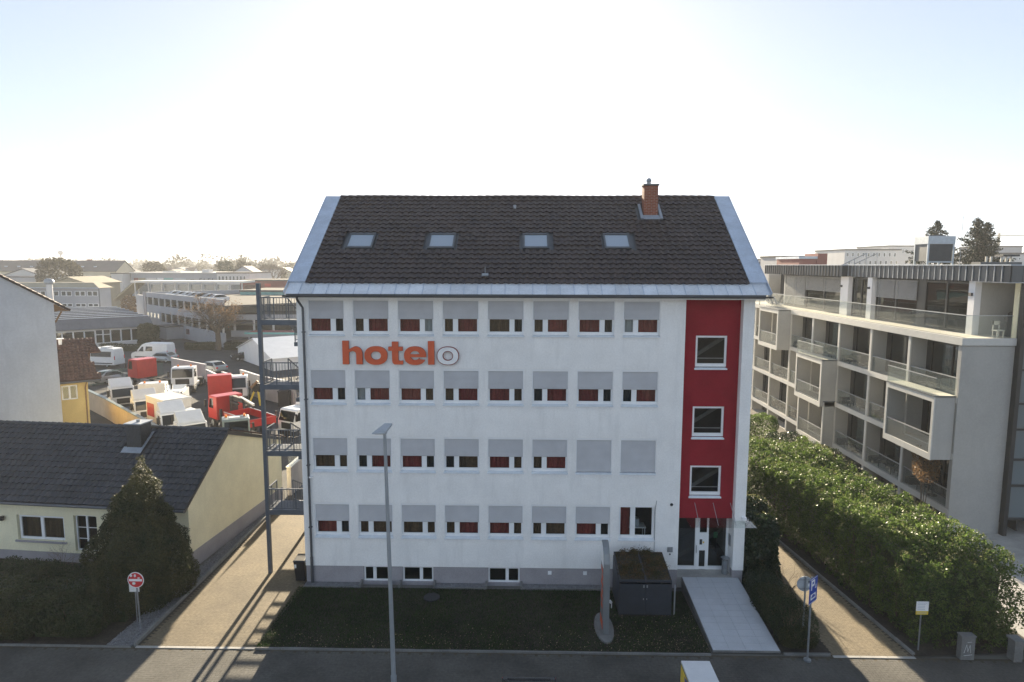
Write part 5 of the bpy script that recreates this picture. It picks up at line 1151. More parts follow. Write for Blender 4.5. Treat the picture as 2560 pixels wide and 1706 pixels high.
t = mkt('tractor_unit', 'red lorry cab seen from behind next to the white lorry', -21.6, 36.6, yardrz(-0.45, 0.89)); cab(t, 'red_paint', 2.2, 0.95, 3.2, deflector=False); chassis(t, 1.7, 5.0)
t = mkt('lorry', 'white lorry cab with a beacon just right of the red cab', -19.9, 36.5, yardrz(0.35, -0.94)); cab(t, 'white_paint', 2.1, 0.8, 2.8, deflector=False, beacons=True); chassis(t, 1.7, 4.5)
t = mkt('pickup_truck', 'white open pickup seen from behind between the lorries', -25.2, 34.2, yardrz(0.3, -0.95)); 
part('bed', MB().wall('y', 3.2, 3.26, -0.95, 0.95, 0.7, 1.6, []).box(-0.95, -0.89, 0.2, 3.2, 0.7, 1.6).box(0.89, 0.95, 0.2, 3.2, 0.7, 1.6).box(-0.89, 0.89, 0.2, 3.2, 0.7, 0.76), 'white_paint', t); cab(t, 'white_paint', 1.9, 0.6, 1.95, y0=-1.6, L=1.75, deflector=False); 
for x in (-0.8, 0.8): wheel(t, x, 2.3, 0.36, 0.22)
part('load', MB().hexa([(-0.8, 0.4, 1.62), (0.8, 0.4, 1.62), (0.8, 3.0, 1.62), (-0.8, 3.0, 1.62), (-0.8, 0.4, 1.75), (0.8, 0.4, 1.75), (0.8, 3.0, 1.9), (-0.8, 3.0, 1.9)]), 'galv', t)
# box van
t = mkt('box_truck', 'white box truck with pale cargo box facing the camera', -17.85, 23.2, yardrz(0.78, -0.62))
part('cargo_box', MB().box(-1.1, 1.1, 1.75, 5.2, 0.85, 3.15), 'cream_paint', t, bevel=0.03); part('box_trim', MB().box(-1.13, 1.13, 1.70, 1.749, 3.05, 3.18).box(-1.13, -1.101, 1.75, 5.2, 3.08, 3.18).box(1.101, 1.13, 1.75, 5.2, 3.08, 3.18), 'white_paint', t); part('red_logo', MB().box(-1.112, -1.103, 3.6, 5.0, 1.5, 2.6), 'red_paint', t)
cab(t, 'white_paint', 2.0, 0.65, 2.3, deflector=False); chassis(t, 1.7, 5.0)
# red flatbed with loading crane
t = mkt('flatbed_truck', 'red flatbed truck with dark loading crane in front of the red cab', -17.6, 28.4, yardrz(-0.76, 0.65))
cab(t, 'red_paint', 2.3, 0.85, 2.85, deflector=False); chassis(t, 1.7, 7.2)
part('bed_floor', MB().box(-1.15, 1.15, 3.0, 7.4, 1.05, 1.15), 'chassis', t)
for (a, b, c, d) in ((-1.15, -1.10, 3.0, 7.4), (1.10, 1.15, 3.0, 7.4), (-1.099, 1.099, 7.35, 7.4), (-1.099, 1.099, 3.0, 3.05)): part('side_board', MB().box(a, b, c, d, 1.151, 1.75), 'red_paint', t)
part('board_rail', MB().box(-1.17, -1.09, 2.99, 7.41, 1.751, 1.79).box(1.09, 1.17, 2.99, 7.41, 1.751, 1.79), 'steel_light', t)
part('lettering', MB().box(-1.155, -1.151, 4.0, 5.0, 1.38, 1.46).box(-1.155, -1.151, 5.2, 5.9, 1.3, 1.5).prism([(6.0, 1.25), (6.5, 1.25), (6.5, 1.5), (6.25, 1.65), (6.0, 1.5)], 'x', -1.156, -1.151), 'white_paint', t)
cr = part('crane_column', MB().box(-0.25, 0.25, 2.2, 2.7, 0.98, 2.9), 'chassis', t); part('crane_arm', MB().bar((0.0, 2.45, 2.75), (0.6, 5.6, 3.0), 0.3, 0.35).bar((0.6, 5.6, 3.0), (0.75, 7.6, 2.8), 0.18, 0.2).bar((0.25, 2.5, 2.4), (0.9, 5.2, 2.7), 0.14), 'chassis', cr); part('crane_beam', MB().bar((0.5, 4.8, 3.22), (0.9, 7.8, 3.1), 0.18, 0.06), 'white_paint', cr); part('outrigger', MB().box(-1.2, -1.02, 2.3, 2.5, 0.4, 1.9).box(1.02, 1.2, 2.3, 2.5, 0.4, 1.9), 'chassis', cr)
# green municipal truck
t = mkt('municipal_truck', 'small grey green truck with two orange beacons behind the ridge end', -12.3, 19.6, yardrz(0.45, -0.89))
cab(t, 'grey_green', 1.9, 0.75, 2.55, deflector=False, beacons=True); chassis(t, 1.7, 4.5, w=1.9); part('roof_hatch', MB().box(-0.45, 0.3, 0.75, 1.15, 2.56, 2.6), 'white_paint', t)
t = mkt('delivery_van', 'white van roof behind the fire escape landing', -10.3, 24.2, yardrz(-0.5, -0.86)); cab(t, 'white_paint', 2.0, 0.6, 2.3, L=1.8, deflector=False); part('cargo_box', MB().box(-1.0, 1.0, 1.81, 4.8, 0.6, 2.6), 'white_paint', t, bevel=0.12)
for x in (-0.85, 0.85): wheel(t, x, 3.9, 0.36, 0.22)
# bulky white tarpaulin load, brown machine, bits
dg = thing('attachment_rack', 'yellow and black machine attachment leaning on the grey wall', 'machine', (-17.9, 36.3, 0))
part('frame', MB().bar((-18.5, 36, 0), (-17.8, 36.4, 1.9), 0.16).bar((-17.3, 36, 0), (-17.7, 36.4, 1.9), 0.16), 'sign_yellow', dg); part('grab', MB().box(-18.2, -17.4, 36.2, 36.8, 1.3, 2.2), 'chassis', dg, bevel=0.1); part('cylinder', MB().tube([(-18.2, 36.1, 1.8), (-17.5, 36.1, 2.5)], 0.14, 10), 'wood', dg)
single('dark_container', MB().box(-15.3, -14.2, 35.5, 36.3, 0, 1.5).box(-15.35, -14.15, 35.45, 36.35, 1.501, 1.6), 'chassis', 'dark waste container standing by the grey yard wall', 'container')
single('timber_stack', MB().box(-13.2, -10.5, 30.2, 30.4, 0.0, 0.7).box(-13.0, -10.6, 30.45, 30.9, 0, 0.5).box(-13.1, -10.5, 30.2, 30.9, 0.71, 0.8), 'wood', 'low stack of brown timber behind the fire escape', 'timber')
single('warning_post', MB().box(-11.75, -11.35, 27.5, 27.56, 0.9, 1.7).box(-11.6, -11.5, 27.5, 27.56, 0, 0.899), 'red_paint', 'red marker board beside the flatbed truck', 'board')
# yard walls
yw = thing('yard_wall', 'beige rendered wall along the left of the truck yard', 'wall', (-27, 28, 0))
pts = [(-34.0, 34.7), (-29.4, 30.6), (-26.4, 27.7), (-23.9, 25.3), (-20.3, 21.9), (-15.5, 17.2)]
for (a, b), (c, d_) in zip(pts, pts[1:]):
    part('wall_panel', MB().bar((a, b, 0.9), (c-(c-a)*0.004, d_-(d_-b)*0.004, 0.9), 0.2, 1.78), 'beige_wall', yw); part('coping', MB().bar((a, b, 1.83), (c, d_, 1.83), 0.3, 0.07), 'grey_green', yw)
gw = thing('panel_wall', 'grey concrete panel wall along the right of the truck yard', 'wall', (-26, 46, 0))
for (a, b), (c, d_), h_ in (((-36.4, 54.7), (-29.4, 49.5), 2.0), ((-29.3, 49.4), (-25.0, 44.3), 1.4), ((-24.9, 44.2), (-21.1, 40.4), 2.0), ((-22.4, 43.3), (-18.9, 39.7), 2.4), ((-18.8, 39.6), (-13.5, 35.6), 2.4), ((-13.4, 35.5), (-9.0, 36.2), 2.0)):
    part('wall_panel', MB().bar((a, b, h_/2), (c, d_, h_/2), 0.18, h_), 'pale_wall', gw); part('coping', MB().bar((a, b, h_+0.03), (c, d_, h_+0.03), 0.26, 0.06), 'white_house', gw)
gfz = thing('bar_fence', 'green steel bar fence between the street and the truck yard', 'fence', (-39, 49, 0))
fp = [(-42.0, 43.6), (-39.3, 48.9), (-37.0, 53.6)]
for (a, b), (c, d_) in zip(fp, fp[1:]):
    part('rail', MB().bar((a, b, 1.5), (c, d_, 1.5), 0.05).bar((a, b, 0.2), (c, d_, 0.2), 0.05), 'green_paint', gfz)
    L = math.hypot(c-a, d_-b); n = int(L/0.16)
    for k in range(n+1): part('post' if k % 12 == 0 else 'bar', MB().box(a+(c-a)*k/n-(.04 if k % 12 == 0 else .015), a+(c-a)*k/n+(.04 if k % 12 == 0 else .015), b+(d_-b)*k/n-.015, b+(d_-b)*k/n+.015, 0, 1.6), 'green_paint', gfz, fix=False)
lw = thing('glass_topped_wall', 'pale low wall topped with glass panels behind the yellow house', 'wall', (-5.2, 14, 0))
part('wall_body', MB().box(-5.35, -5.1, 10.9, 15.5, 0, 1.75).box(-5.35, -4.2, 15.5, 15.75, 0, 1.75), 'pale_wall', lw); part('coping', MB().box(-5.4, -5.05, 10.9, 15.5, 1.751, 1.81), 'white_house', lw)
for k in range(4): part('glass_panel', MB().box(-5.24, -5.22, 10.95+k*1.13, 11.98+k*1.13, 1.82, 2.75), 'glass_rail', lw)
cs = thing('car_trailer', 'open dark trailer frame parked behind the hotel corner', 'trailer', (-3, 17, 0)); part('frame', MB().box(-4, -1.8, 15.8, 15.9, .5, .62).box(-4, -1.8, 18.4, 18.5, .5, .62).box(-4, -3.9, 15.9, 18.4, .5, .62).box(-1.9, -1.8, 15.9, 18.4, .5, .62), 'galv', cs); part('deck', MB().box(-3.89, -1.91, 15.9, 18.4, .52, .58), 'chassis', cs)
for x in (-4.1, -1.7): part('wheel', MB().tube([(x-.1, 17.2, .32), (x+.1, 17.2, .32)], .32, 14), 'rubber', cs)

# vans and cars on the street behind
def body_prof(t, prof, w, col, inset=0.10, zsh=None):
    # vehicle shell: side profile (y,z), narrower above the shoulder
    mb = MB(); n = len(prof); h = w/2
    sec = lambda z: h if z < zsh else h-inset*(z-zsh)/(max(q[1] for q in prof)-zsh)
    vs = [(-sec(z), y, z) for y, z in prof]+[(sec(z), y, z) for y, z in prof]
    mb.add(vs, [tuple(range(n-1, -1, -1)), tuple(range(n, 2*n))]+[(i, (i+1) % n, n+(i+1) % n, n+i) for i in range(n)])
    return part('body', mb, col, t, bevel=0.06), sec
def van(name, label, x, y, rz, wins, grp='vans on the street'):
    t = thing(name, label, 'van', (x, y, 0), rz, grp, local=True)
    pr = [(0.0, 0.35), (-0.02, 0.85), (0.15, 1.15), (0.85, 1.40), (1.75, 2.38), (2.3, 2.62), (5.6, 2.64), (5.82, 2.5), (5.9, 1.2), (5.88, 0.38)]
    b, sec = body_prof(t, pr, 2.0, 'white_paint', 0.18, 1.3)
    part('windscreen', MB().hexa([(-0.82, 0.88, 1.45), (0.82, 0.88, 1.45), (0.82, 0.95, 1.45), (-0.82, 0.95, 1.45), (-0.72, 1.66, 2.30), (0.72, 1.66, 2.30), (0.72, 1.75, 2.30), (-0.72, 1.75, 2.30)]), 'glass_car', t)
    for s in (-1, 1):
        for (ya, yb, za, zb, sk) in wins:
            xa = s*(sec(za)+0.006); xb = s*(sec(zb)+0.006); i_ = -s*0.03
            part('side_window', MB().hexa([(xa, ya, za), (xa, yb, za), (xa+i_, yb, za), (xa+i_, ya, za), (xb, ya+sk, zb), (xb, yb, zb), (xb+i_, yb, zb), (xb+i_, ya+sk, zb)]), 'glass_car', t)
        part('headlight', MB().box(s*0.72-0.18, s*0.72+0.18, -0.03, 0.12, 0.82, 1.08), 'headlamp', t); part('mirror', MB().box(s*1.13-0.08, s*1.13+0.08, 1.0, 1.12, 1.4, 1.7), 'black_plastic', t)
        part('side_strip', MB().box(s*1.004-0.01, s*1.004+0.01, 0.6, 5.6, 0.55, 0.68), 'black_plastic', t); part('tail_light', MB().box(s*0.9-0.06, s*0.9+0.06, 5.88, 5.92, 1.1, 1.6), 'sign_red', t)
        for yy in (1.05, 4.75): wheel(t, s*0.86, yy, 0.35, 0.24)
    part('bumper', MB().box(-0.98, 0.98, -0.08, 0.1, 0.3, 0.62), 'black_plastic', t, bevel=0.03)
    return t
t = van('minibus', 'white minibus with long tinted side windows on the street behind the yard', -52.3, 60.6, R(-98), [(1.25, 2.05, 1.42, 2.1, 0.55), (2.3, 5.4, 1.5, 2.2, 0.05)]); part('roof_unit', MB().box(-0.6, 0.6, 3.6, 4.6, 2.64, 2.82), 'white_paint', t, bevel=0.05)
van('panel_van', 'white panel van with one rear side window parked ahead of the minibus', -48.3, 66.6, R(-99), [(1.25, 2.05, 1.42, 2.1, 0.55), (2.4, 3.5, 1.5, 2.15, 0.05)])
def car(name, label, x, y, rz, col, grp, z=0.0):
    t = thing(name, label, 'car', (x, y, z), rz, grp, local=True)
    pr = [(0.0, 0.30), (-0.03, 0.60), (0.12, 0.78), (1.15, 0.95), (1.95, 1.42), (2.5, 1.48), (3.4, 1.44), (4.05, 1.05), (4.3, 0.98), (4.34, 0.5), (4.28, 0.30)]
    b, sec = body_prof(t, pr, 1.78, col, 0.22, 0.9)
    part('windscreen', MB().hexa([(-0.72, 1.16, 0.98), (0.72, 1.16, 0.98), (0.72, 1.25, 0.98), (-0.72, 1.25, 0.98), (-0.60, 1.88, 1.41), (0.60, 1.88, 1.41), (0.60, 1.97, 1.40), (-0.60, 1.97, 1.40)]), 'glass_car', t)
    part('rear_window', MB().hexa([(-0.68, 4.03, 1.10), (0.68, 4.03, 1.10), (0.68, 3.95, 1.07), (-0.68, 3.95, 1.07), (-0.60, 3.5, 1.43), (0.60, 3.5, 1.43), (0.60, 3.42, 1.41), (-0.60, 3.42, 1.41)]), 'glass_car', t)
    for s in (-1, 1):
        xa = s*(sec(0.98)+0.006); xb = s*(sec(1.36)+0.006); i_ = -s*0.03
        part('side_window', MB().hexa([(xa, 1.4, 0.98), (xa, 3.8, 0.98), (xa+i_, 3.8, 0.98), (xa+i_, 1.4, 0.98), (xb, 2.0, 1.37), (xb, 3.4, 1.37), (xb+i_, 3.4, 1.37), (xb+i_, 2.0, 1.37)]), 'glass_car', t)
        part('headlight', MB().box(s*0.65-0.17, s*0.65+0.17, -0.03, 0.1, 0.58, 0.72), 'headlamp', t); part('tail_light', MB().box(s*0.72-0.14, s*0.72+0.14, 4.30, 4.36, 0.7, 0.9), 'sign_red', t)
        for yy in (0.85, 3.45): wheel(t, s*0.78, yy, 0.32, 0.2)
    return t
car('parked_car', 'silver estate car behind the white panel van', -33.8, 57.2, R(-120), 'silver_paint', 'cars on the street')
car('parked_car', 'pale car half hidden behind the red tractor unit', -39.6, 50.6, R(160), 'silver_paint', 'cars on the street')
car('parked_car', 'light blue grey car between minibus and panel van', -45.5, 64.6, R(-95), 'silver_paint', 'cars on the street')
car('parked_car', 'dark car at the corner of the white hall', -33.9, 66.0, R(-60), 'dark_paint', 'cars on the street')
# black car at the bottom edge: rear towards the hotel
t = car('street_car', 'black car parked in front of the hotel, only its roof in view', 9.32, -12.1, 0, 'dark_paint', None)
sb = thing('street_board', 'white notice board on two posts at the street entrance', 'sign', (-37.3, 51.6, 0)); part('board', MB().bar((-37.9, 51.9, 2.4), (-36.7, 51.3, 2.4), 0.06, 0.7), 'white_paint', sb)
for a, b in ((-37.85, 51.88), (-36.75, 51.33)): part('post', MB().box(a-.04, a+.04, b-.04, b+.04, 0, 2.75), 'white_paint', sb)
# ================================================================== BUILDINGS BEHIND
def windows_row(parent, y, xs, z0, z1, wd, mat='pvc', gl='glass_dark', fr=0.09, dark='interior'):
    for x in xs:
        wn = part('window', MB().box(x, x+fr, y-0.03, y+0.02, z0, z1).box(x+wd-fr, x+wd, y-0.03, y+0.02, z0, z1).box(x+fr, x+wd-fr, y-0.03, y+0.02, z0, z0+fr).box(x+fr, x+wd-fr, y-0.03, y+0.02, z1-fr, z1), mat, parent, fix=False)
        part('pane', MB().box(x+fr, x+wd-fr, y-0.015, y-0.005, z0+fr, z1-fr), gl, wn, fix=False)
def flatblock(name, label, x0, x1, y0, y1, h, mat, group=None, roofm='roof_flat', rows=(), cat='building', par=0.4):
    t = thing(name, label, cat, ((x0+x1)/2, y0, 0), 0, group)
    part('wall', MB().box(x0, x1, y0, y1, 0, h), mat, t); part('roof', MB().box(x0-0.15, x1+0.15, y0-0.15, y1+0.15, h+0.002, h+par), roofm, t)
    for xs, z0, z1, wd in rows: windows_row(t, y0-0.03, xs, z0, z1, wd)
    return t
def gableblock(name, label, x0, x1, y0, y1, eave, ridge, mat, roofm, axis='x', group=None, rows=(), cat='house', oh=0.5):
    t = thing(name, label, cat, ((x0+x1)/2, y0, 0), 0, group)
    if axis == 'x':
        ym = (y0+y1)/2
        part('wall', MB().prism([(y0, 0), (y1, 0), (y1, eave), (ym, ridge-0.15), (y0, eave)], 'x', x0, x1), mat, t)
        s = (ridge-eave)/(ym-y0)
        part('roof', MB().prism([(y0-oh, eave-s*oh), (ym, ridge), (y1+oh, eave-s*oh), (y1+oh, eave-s*oh+0.22), (ym, ridge+0.25), (y0-oh, eave-s*oh+0.22)], 'x', x0-oh*0.6, x1+oh*0.6), roofm, t)
    else:
        xm = (x0+x1)/2; s = (ridge-eave)/(xm-x0)
        part('wall', MB().prism([(x0, 0), (x1, 0), (x1, eave), (xm, ridge-0.15), (x0, eave)], 'y', y0, y1), mat, t)
        part('roof', MB().prism([(x0-oh, eave-s*oh), (xm, ridge), (x1+oh, eave-s*oh), (x1+oh, eave-s*oh+0.22), (xm, ridge+0.25), (x0-oh, eave-s*oh+0.22)], 'y', y0-oh*0.6, y1+oh*0.6), roofm, t)
    for xs, z0, z1, wd in rows: windows_row(t, y0-0.03, xs, z0, z1, wd)
    return t
# workshop with sawtooth roof
wk = thing('workshop_hall', 'low workshop hall with sawtooth roof and white framed glazing behind the vans', 'building', (-56.1, 84.8, 0), R(40.8), local=True)
L = 34
part('wall', MB().box(-L, 0, 0, 0.3, 0, 0.9).box(-L, 0, 0.05, 0.3, 3.0, 3.25).box(-0.3, 0, 0.31, 39, 0, 3.4).box(-L, -0.31, 38.7, 39, 0, 3.4), 'bldg_white', wk)
part('interior_wall', MB().box(-L, -0.35, 2.5, 2.6, 0, 3.0), 'interior', wk)
k = 0; x = -0.35
while x > -L+2:
    if k in (4, 5):
        o = part('door', MB().box(x-1.05, x, 0.1, 0.2, 0.02, 0.12).box(x-1.05, x-0.97, 0.1, 0.2, 0.121, 3.0).box(x-0.08, x, 0.1, 0.2, 0.121, 3.0).box(x-0.969, x-0.081, 0.1, 0.2, 2.2, 2.3), 'pvc', wk); part('pane', MB().box(x-0.97, x-0.08, 0.14, 0.15, 0.12, 3.0), 'glass_dark', o); x -= 1.1
    else:
        o = part('window', MB().box(x-1.5, x-1.42, 0.1, 0.2, 0.9, 3.0).box(x-0.08, x, 0.1, 0.2, 0.9, 3.0).box(x-1.419, x-0.081, 0.1, 0.2, 0.9, 1.0).box(x-1.419, x-0.081, 0.1, 0.2, 2.92, 3.0), 'pvc', wk); part('pane', MB().box(x-1.42, x-0.08, 0.14, 0.15, 1.0, 2.92), 'glass_dark', o); x -= 1.53
    k += 1
part('fascia', MB().prism([(-0.35, 3.26), (2.2, 4.8), (2.2, 3.26)], 'x', -L, 0), 'roof_grey', wk)
for k in range(22): part('roof_panel', MB().hexa([(-1.53*(k+1)+.03, -0.37, 3.27), (-1.53*k, -0.37, 3.27), (-1.53*k, 2.2, 4.82), (-1.53*(k+1)+.03, 2.2, 4.82), (-1.53*(k+1)+.03, -0.40, 3.31), (-1.53*k, -0.40, 3.31), (-1.53*k, 2.17, 4.86), (-1.53*(k+1)+.03, 2.17, 4.86)]), 'roof_grey', wk)
for k in range(8): part('sawtooth', MB().prism([(2.25+k*4.6, 3.9), (2.25+k*4.6+0.5, 4.9), (2.25+k*4.6+0.8, 4.9), (2.25+k*4.6+4.5, 3.95), (2.25+k*4.6+4.5, 3.4), (2.25+k*4.6, 3.4)], 'x', -L+0.2, -0.2), 'roof_grey', wk); part('tooth_cap', MB().box(-L+0.1, -0.1, 2.25+k*4.6+0.42, 2.25+k*4.6+0.82, 4.901, 4.97), 'zinc', wk)
# two storey office behind it
of = thing('office_block', 'two storey pale grey office with paired windows and shallow beige roof', 'building', (-92, 115, 0))
part('wall', MB().box(-112, -85.3, 115, 119, 0, 8.75), 'bldg_grey', of); part('roof', MB().hexa([(-112.6, 114.4, 8.76), (-84.9, 114.4, 8.76), (-84.9, 119.5, 8.76), (-112.6, 119.5, 8.76), (-111, 116.5, 9.9), (-87.5, 116.5, 9.9), (-87.5, 119, 9.9), (-111, 119, 9.9)]), 'cladding_beige', of); part('gutter', MB().box(-112.6, -84.9, 114.3, 114.39, 8.7, 8.85), 'zinc', of)
xs = [-99.9, -98.5, -96.9, -95.5, -93.85, -92.6, -90.75, -89.55, -87.95, -86.75]
windows_row(of, 114.97, xs, 6.95, 8.05, 1.1); windows_row(of, 114.97, xs, 4.6, 5.3, 1.1); part('downpipe', MB().cyl(-85.25, 114.9, 0, 8.7, 0.08, 8), 'zinc_dark', of)
vsx = thing('vent_stack', 'pale exhaust stack with round metal cowl beside the white gable house', 'chimney', (-85.3, 100, 0)); part('stack', MB().cyl(-85.3, 100, 0, 10.0, 0.55, 16), 'bldg_white', vsx, smooth=True); part('cowl', MB().tube([(-85.3, 100, 10.0), (-85.3, 100, 10.2), (-85.3, 100, 10.6), (-85.3, 100, 11.0), (-85.3, 100, 11.2)], [0.55, 0.85, 0.9, 0.7, 0.25], 16), 'galv', vsx, smooth=True)
gableblock('gable_hall', 'yellowish hall with low gable roof behind the office', -122, -112, 150, 165, 8.7, 10.3, 'cladding_beige', 'cladding_beige', 'y', cat='building')
gableblock('gable_hall', 'white hall with low gable front beneath the long dark roof', -167, -155, 190, 205, 10.2, 12.3, 'bldg_white', 'roof_grey', 'y', cat='building')
flatblock('low_shed', 'long grey shed in front of the white hall', -166, -150, 182, 189, 9.6, 'bldg_grey', roofm='roof_grey')
t = gableblock('long_house', 'long cream apartment row with dark tiled roof on the left horizon', -215, -154.2, 230, 242, 11.3, 15.2, 'bldg_cream', 'far_roof', 'x', rows=((list(np.arange(-210, -156, 4.4)), 7.8, 9.4, 1.7),), cat='building')
for k in range(9):
    part('skylight', MB().box(-206+k*5.2, -205+k*5.2, 231.8, 232.6, 12.75, 13.15), 'zinc', t)
for cx in (-186, -170): part('chimney', MB().box(cx, cx+1.6, 236, 237, 15.2, 15.9), 'bldg_red', t)
# parking deck -------------------------------------------------------------
PD = Vector((0.725, -0.688, 0)); pk = thing('parking_deck', 'grey two level parking deck with open sides behind the bare tree', 'car park', (-72, 109.5, 0), math.atan2(-0.688, 0.725), local=True)
# local x along the face from far left (0) to near right (42), local y behind the face
FL = 42.0
part('parapet', MB().box(0, FL, 0, 0.25, 7.15, 8.15), 'bldg_grey', pk); part('band', MB().box(0, FL, 0, 0.25, 4.25, 5.6), 'bldg_grey', pk)
part('lower_wall', MB().wall('y', 0, 0.25, 0, FL, 0, 2.45, []), 'bldg_grey', pk); part('wall', MB().box(0, 10, 0.005, 0.24, 2.451, 4.249).box(-5, -0.01, -0.2, 0.5, 0, 7.4).box(-0.3, 0, 0.26, 30, 0, 8.1), 'bldg_grey', pk)
part('end_pier', MB().box(-0.5, 1.2, -0.12, -0.002, 0, 8.2), 'stucco_grey', pk)
for z in (6.85, 3.9): part('floor_slab', MB().box(0.01, FL+0.2, 0.26, 30, z, z+0.29), 'roof_flat', pk)
part('back_wall', MB().box(0.02, FL, 24, 24.2, 0, 6.84), 'concrete_dark', pk)
for k in range(12):
    x = 1.6+k*3.6
    part('column', MB().box(x-0.15, x+0.15, 0.05, 0.3, 5.601, 7.149), 'bldg_white', pk)
    if x > 10: part('column', MB().box(x-0.15, x+0.15, 0.05, 0.3, 2.451, 4.249), 'bldg_white', pk)
for k in range(4): wn = part('window', MB().box(1.5+k*2.2, 2.5+k*2.2, -0.03, -0.001, 3.0, 4.0), 'pvc', pk); part('pane', MB().box(1.6+k*2.2, 2.4+k*2.2, -0.04, -0.031, 3.1, 3.9), 'glass_dark', wn)
wn = part('window', MB().box(24, 25.6, -0.03, -0.001, 1.0, 2.0), 'bldg_red', pk); part('pane', MB().box(24.1, 25.5, -0.04, -0.031, 1.1, 1.9), 'glass_dark', wn)
wn = part('annex', MB().box(18, 22.5, -3, -0.01, 0, 2.3), 'bldg_grey', pk); part('annex_roof', MB().box(17.8, 22.7, -3.2, -0.005, 2.301, 2.5), 'roof_flat', wn)
# ramp wing to the right of the deck
rw = thing('ramp_wing', 'grey ramp wing of the parking deck right of the bare tree', 'car park', (-36, 84, 0))
for (z0, z1) in ((4.45, 5.4), (1.0, 2.6)): part('band', MB().box(-42, -27, 84, 84.25, z0, z1), 'bldg_grey', rw)
part('floor_slab', MB().box(-42, -27, 84.26, 96, 3.9, 4.2), 'roof_flat', rw); part('back_wall', MB().box(-42, -27, 96, 96.2, 0, 5.2), 'concrete_dark', rw)
for k in range(5): part('column', MB().box(-41.5+k*3.4, -41.2+k*3.4, 84.05, 84.3, 2.601, 4.449), 'bldg_white', rw)
part('base_wall', MB().box(-42, -27, 84.3, 84.5, 0, 0.999), 'pale_wall', rw)
cols = ['white_paint', 'silver_paint', 'white_paint', 'silver_paint', 'dark_paint', 'silver_paint', 'white_paint', 'silver_paint']
csrc = {}
def deck_car(u, v, z, col, lab, rot=0.0):
    p = pk.matrix_world if False else Matrix.Translation(pk.location) @ Matrix.Rotation(pk.rotation_euler.z, 4, 'Z')
    q = p @ Vector((u, v, z)); rz = pk.rotation_euler.z+rot
    if col in csrc: return copy_thing(csrc[col], q, rz, lab)
    csrc[col] = car('deck_car', lab, q.x, q.y, rz, col, 'cars on the parking deck', q.z); return csrc[col]
ords = ['first', 'second', 'third', 'fourth', 'fifth', 'sixth', 'seventh', 'eighth']
for k, u in enumerate((9.5, 13.5, 17.0, 20.2, 23.5, 28.0, 31.5)): deck_car(u, 0.7, 7.14, cols[k], f'{["white","silver","white","silver","dark","silver","white"][k]} car on the open top deck, {ords[k]} from its far end')
for k, u in enumerate((5.5, 14.0, 19.0, 26.0)): deck_car(u, 1.2, 4.2, cols[k], f'{["white","silver","white","silver"][k]} car on the middle parking level, {ords[k]} from its far end')
for k, u in enumerate((13.5, 17.0, 21.0, 29.0)): deck_car(u, 1.2, 1.5, cols[k+1], f'{["silver","white","silver","dark"][k]} car on the lower parking level, {ords[k]} from its far end')
part('lower_floor', MB().box(0.02, FL, 0.26, 24, 1.2, 1.49), 'roof_flat', pk)
# glazed canopy and dealership hall behind
cp = thing('canopy_hall', 'long beige canopy roof with sloping end behind the parking deck', 'canopy', (-86, 150, 0)); part('roof', MB().box(-98.5, -67.5, 148, 156, 9.0, 9.5), 'bldg_white', cp); part('slope', MB().hexa([(-104.7, 150, 4.0), (-98.5, 150, 9.0), (-98.5, 156, 9.0), (-104.7, 156, 4.0), (-104.9, 150, 4.3), (-98.6, 150, 9.4), (-98.6, 156, 9.4), (-104.9, 156, 4.3)]), 'cladding_beige', cp)
for k in range(9): part('column', MB().box(-98+k*3.7, -97.75+k*3.7, 149, 149.3, 0, 8.99), 'bldg_white', cp)
for k in range(9): part('pane', MB().box(-97.7+k*3.7, -94.35+k*3.7, 150, 150.05, 0, 8.5), 'glass_dark', cp)
dl = thing('dealership_hall', 'long flat grey showroom hall with coloured poster panels and dark lettering', 'building', (-112, 200, 0)); part('wall', MB().box(-130, -90, 200, 225, 0, 10.8), 'bldg_grey', dl); part('roof_edge', MB().box(-130.4, -89.6, 199.6, 225.4, 10.81, 11.15), 'bldg_white', dl); parts('roof_plant', [(-106, -103.5, 203, 206, 11.16, 12.2), (-122, -117, 206, 209, 11.16, 11.5)], 'bldg_white', dl)
for k, (a, b, mt) in enumerate(((-129, -127.4, 'bldg_red'), (-127.3, -124.9, 'cladding_beige'), (-124.5, -121, 'bldg_white'), (-120.6, -118.5, 'paper'), (-118.2, -115, 'turquoise'), (-114.5, -110.5, 'sign_back'))): part('poster_panel', MB().box(a, b, 199.9, 199.99, 7.9, 9.2), mt, dl)
part('logo', MB().bar((-108.9, 199.93, 8.3), (-108, 199.93, 8.9), .1, .3, (0, 1, 0)).bar((-107.1, 199.93, 8.3), (-108, 199.93, 8.9), .1, .3, (0, 1, 0)), 'print', dl)
for k in range(4): part('letter', MB().box(-105.6+k*1.5, -105.3+k*1.5, 199.9, 199.99, 8.3, 9.1).box(-105.29+k*1.5, -104.7+k*1.5, 199.9, 199.99, 8.3 if k % 2 else 8.9, 8.45 if k % 2 else 9.1), 'print', dl)
flatblock('pale_extension', 'pale block with blue tinted corner left of the showroom hall', -134.5, -130.5, 196, 215, 10.6, 'bldg_white')
of2 = flatblock('glass_office', 'pale office with a row of tall windows right of the showroom', -97.5, -86, 196, 215, 10.9, 'bldg_white', rows=((list(np.arange(-97, -87, 1.25)), 8.4, 10.0, 0.8),))
gableblock('hipped_pavilion', 'pavilion with pointed grey roof above the showroom', -103, -96, 222, 230, 11.2, 13.2, 'bldg_grey', 'far_roof', 'y', cat='building')
flatblock('white_block', 'white flat roofed block with dark window band in the haze', -111.5, -104, 260, 272, 11.6, 'bldg_white', rows=(([-108], 9.8, 11.0, 3.2), ([-108], 7.6, 8.6, 3.2)))
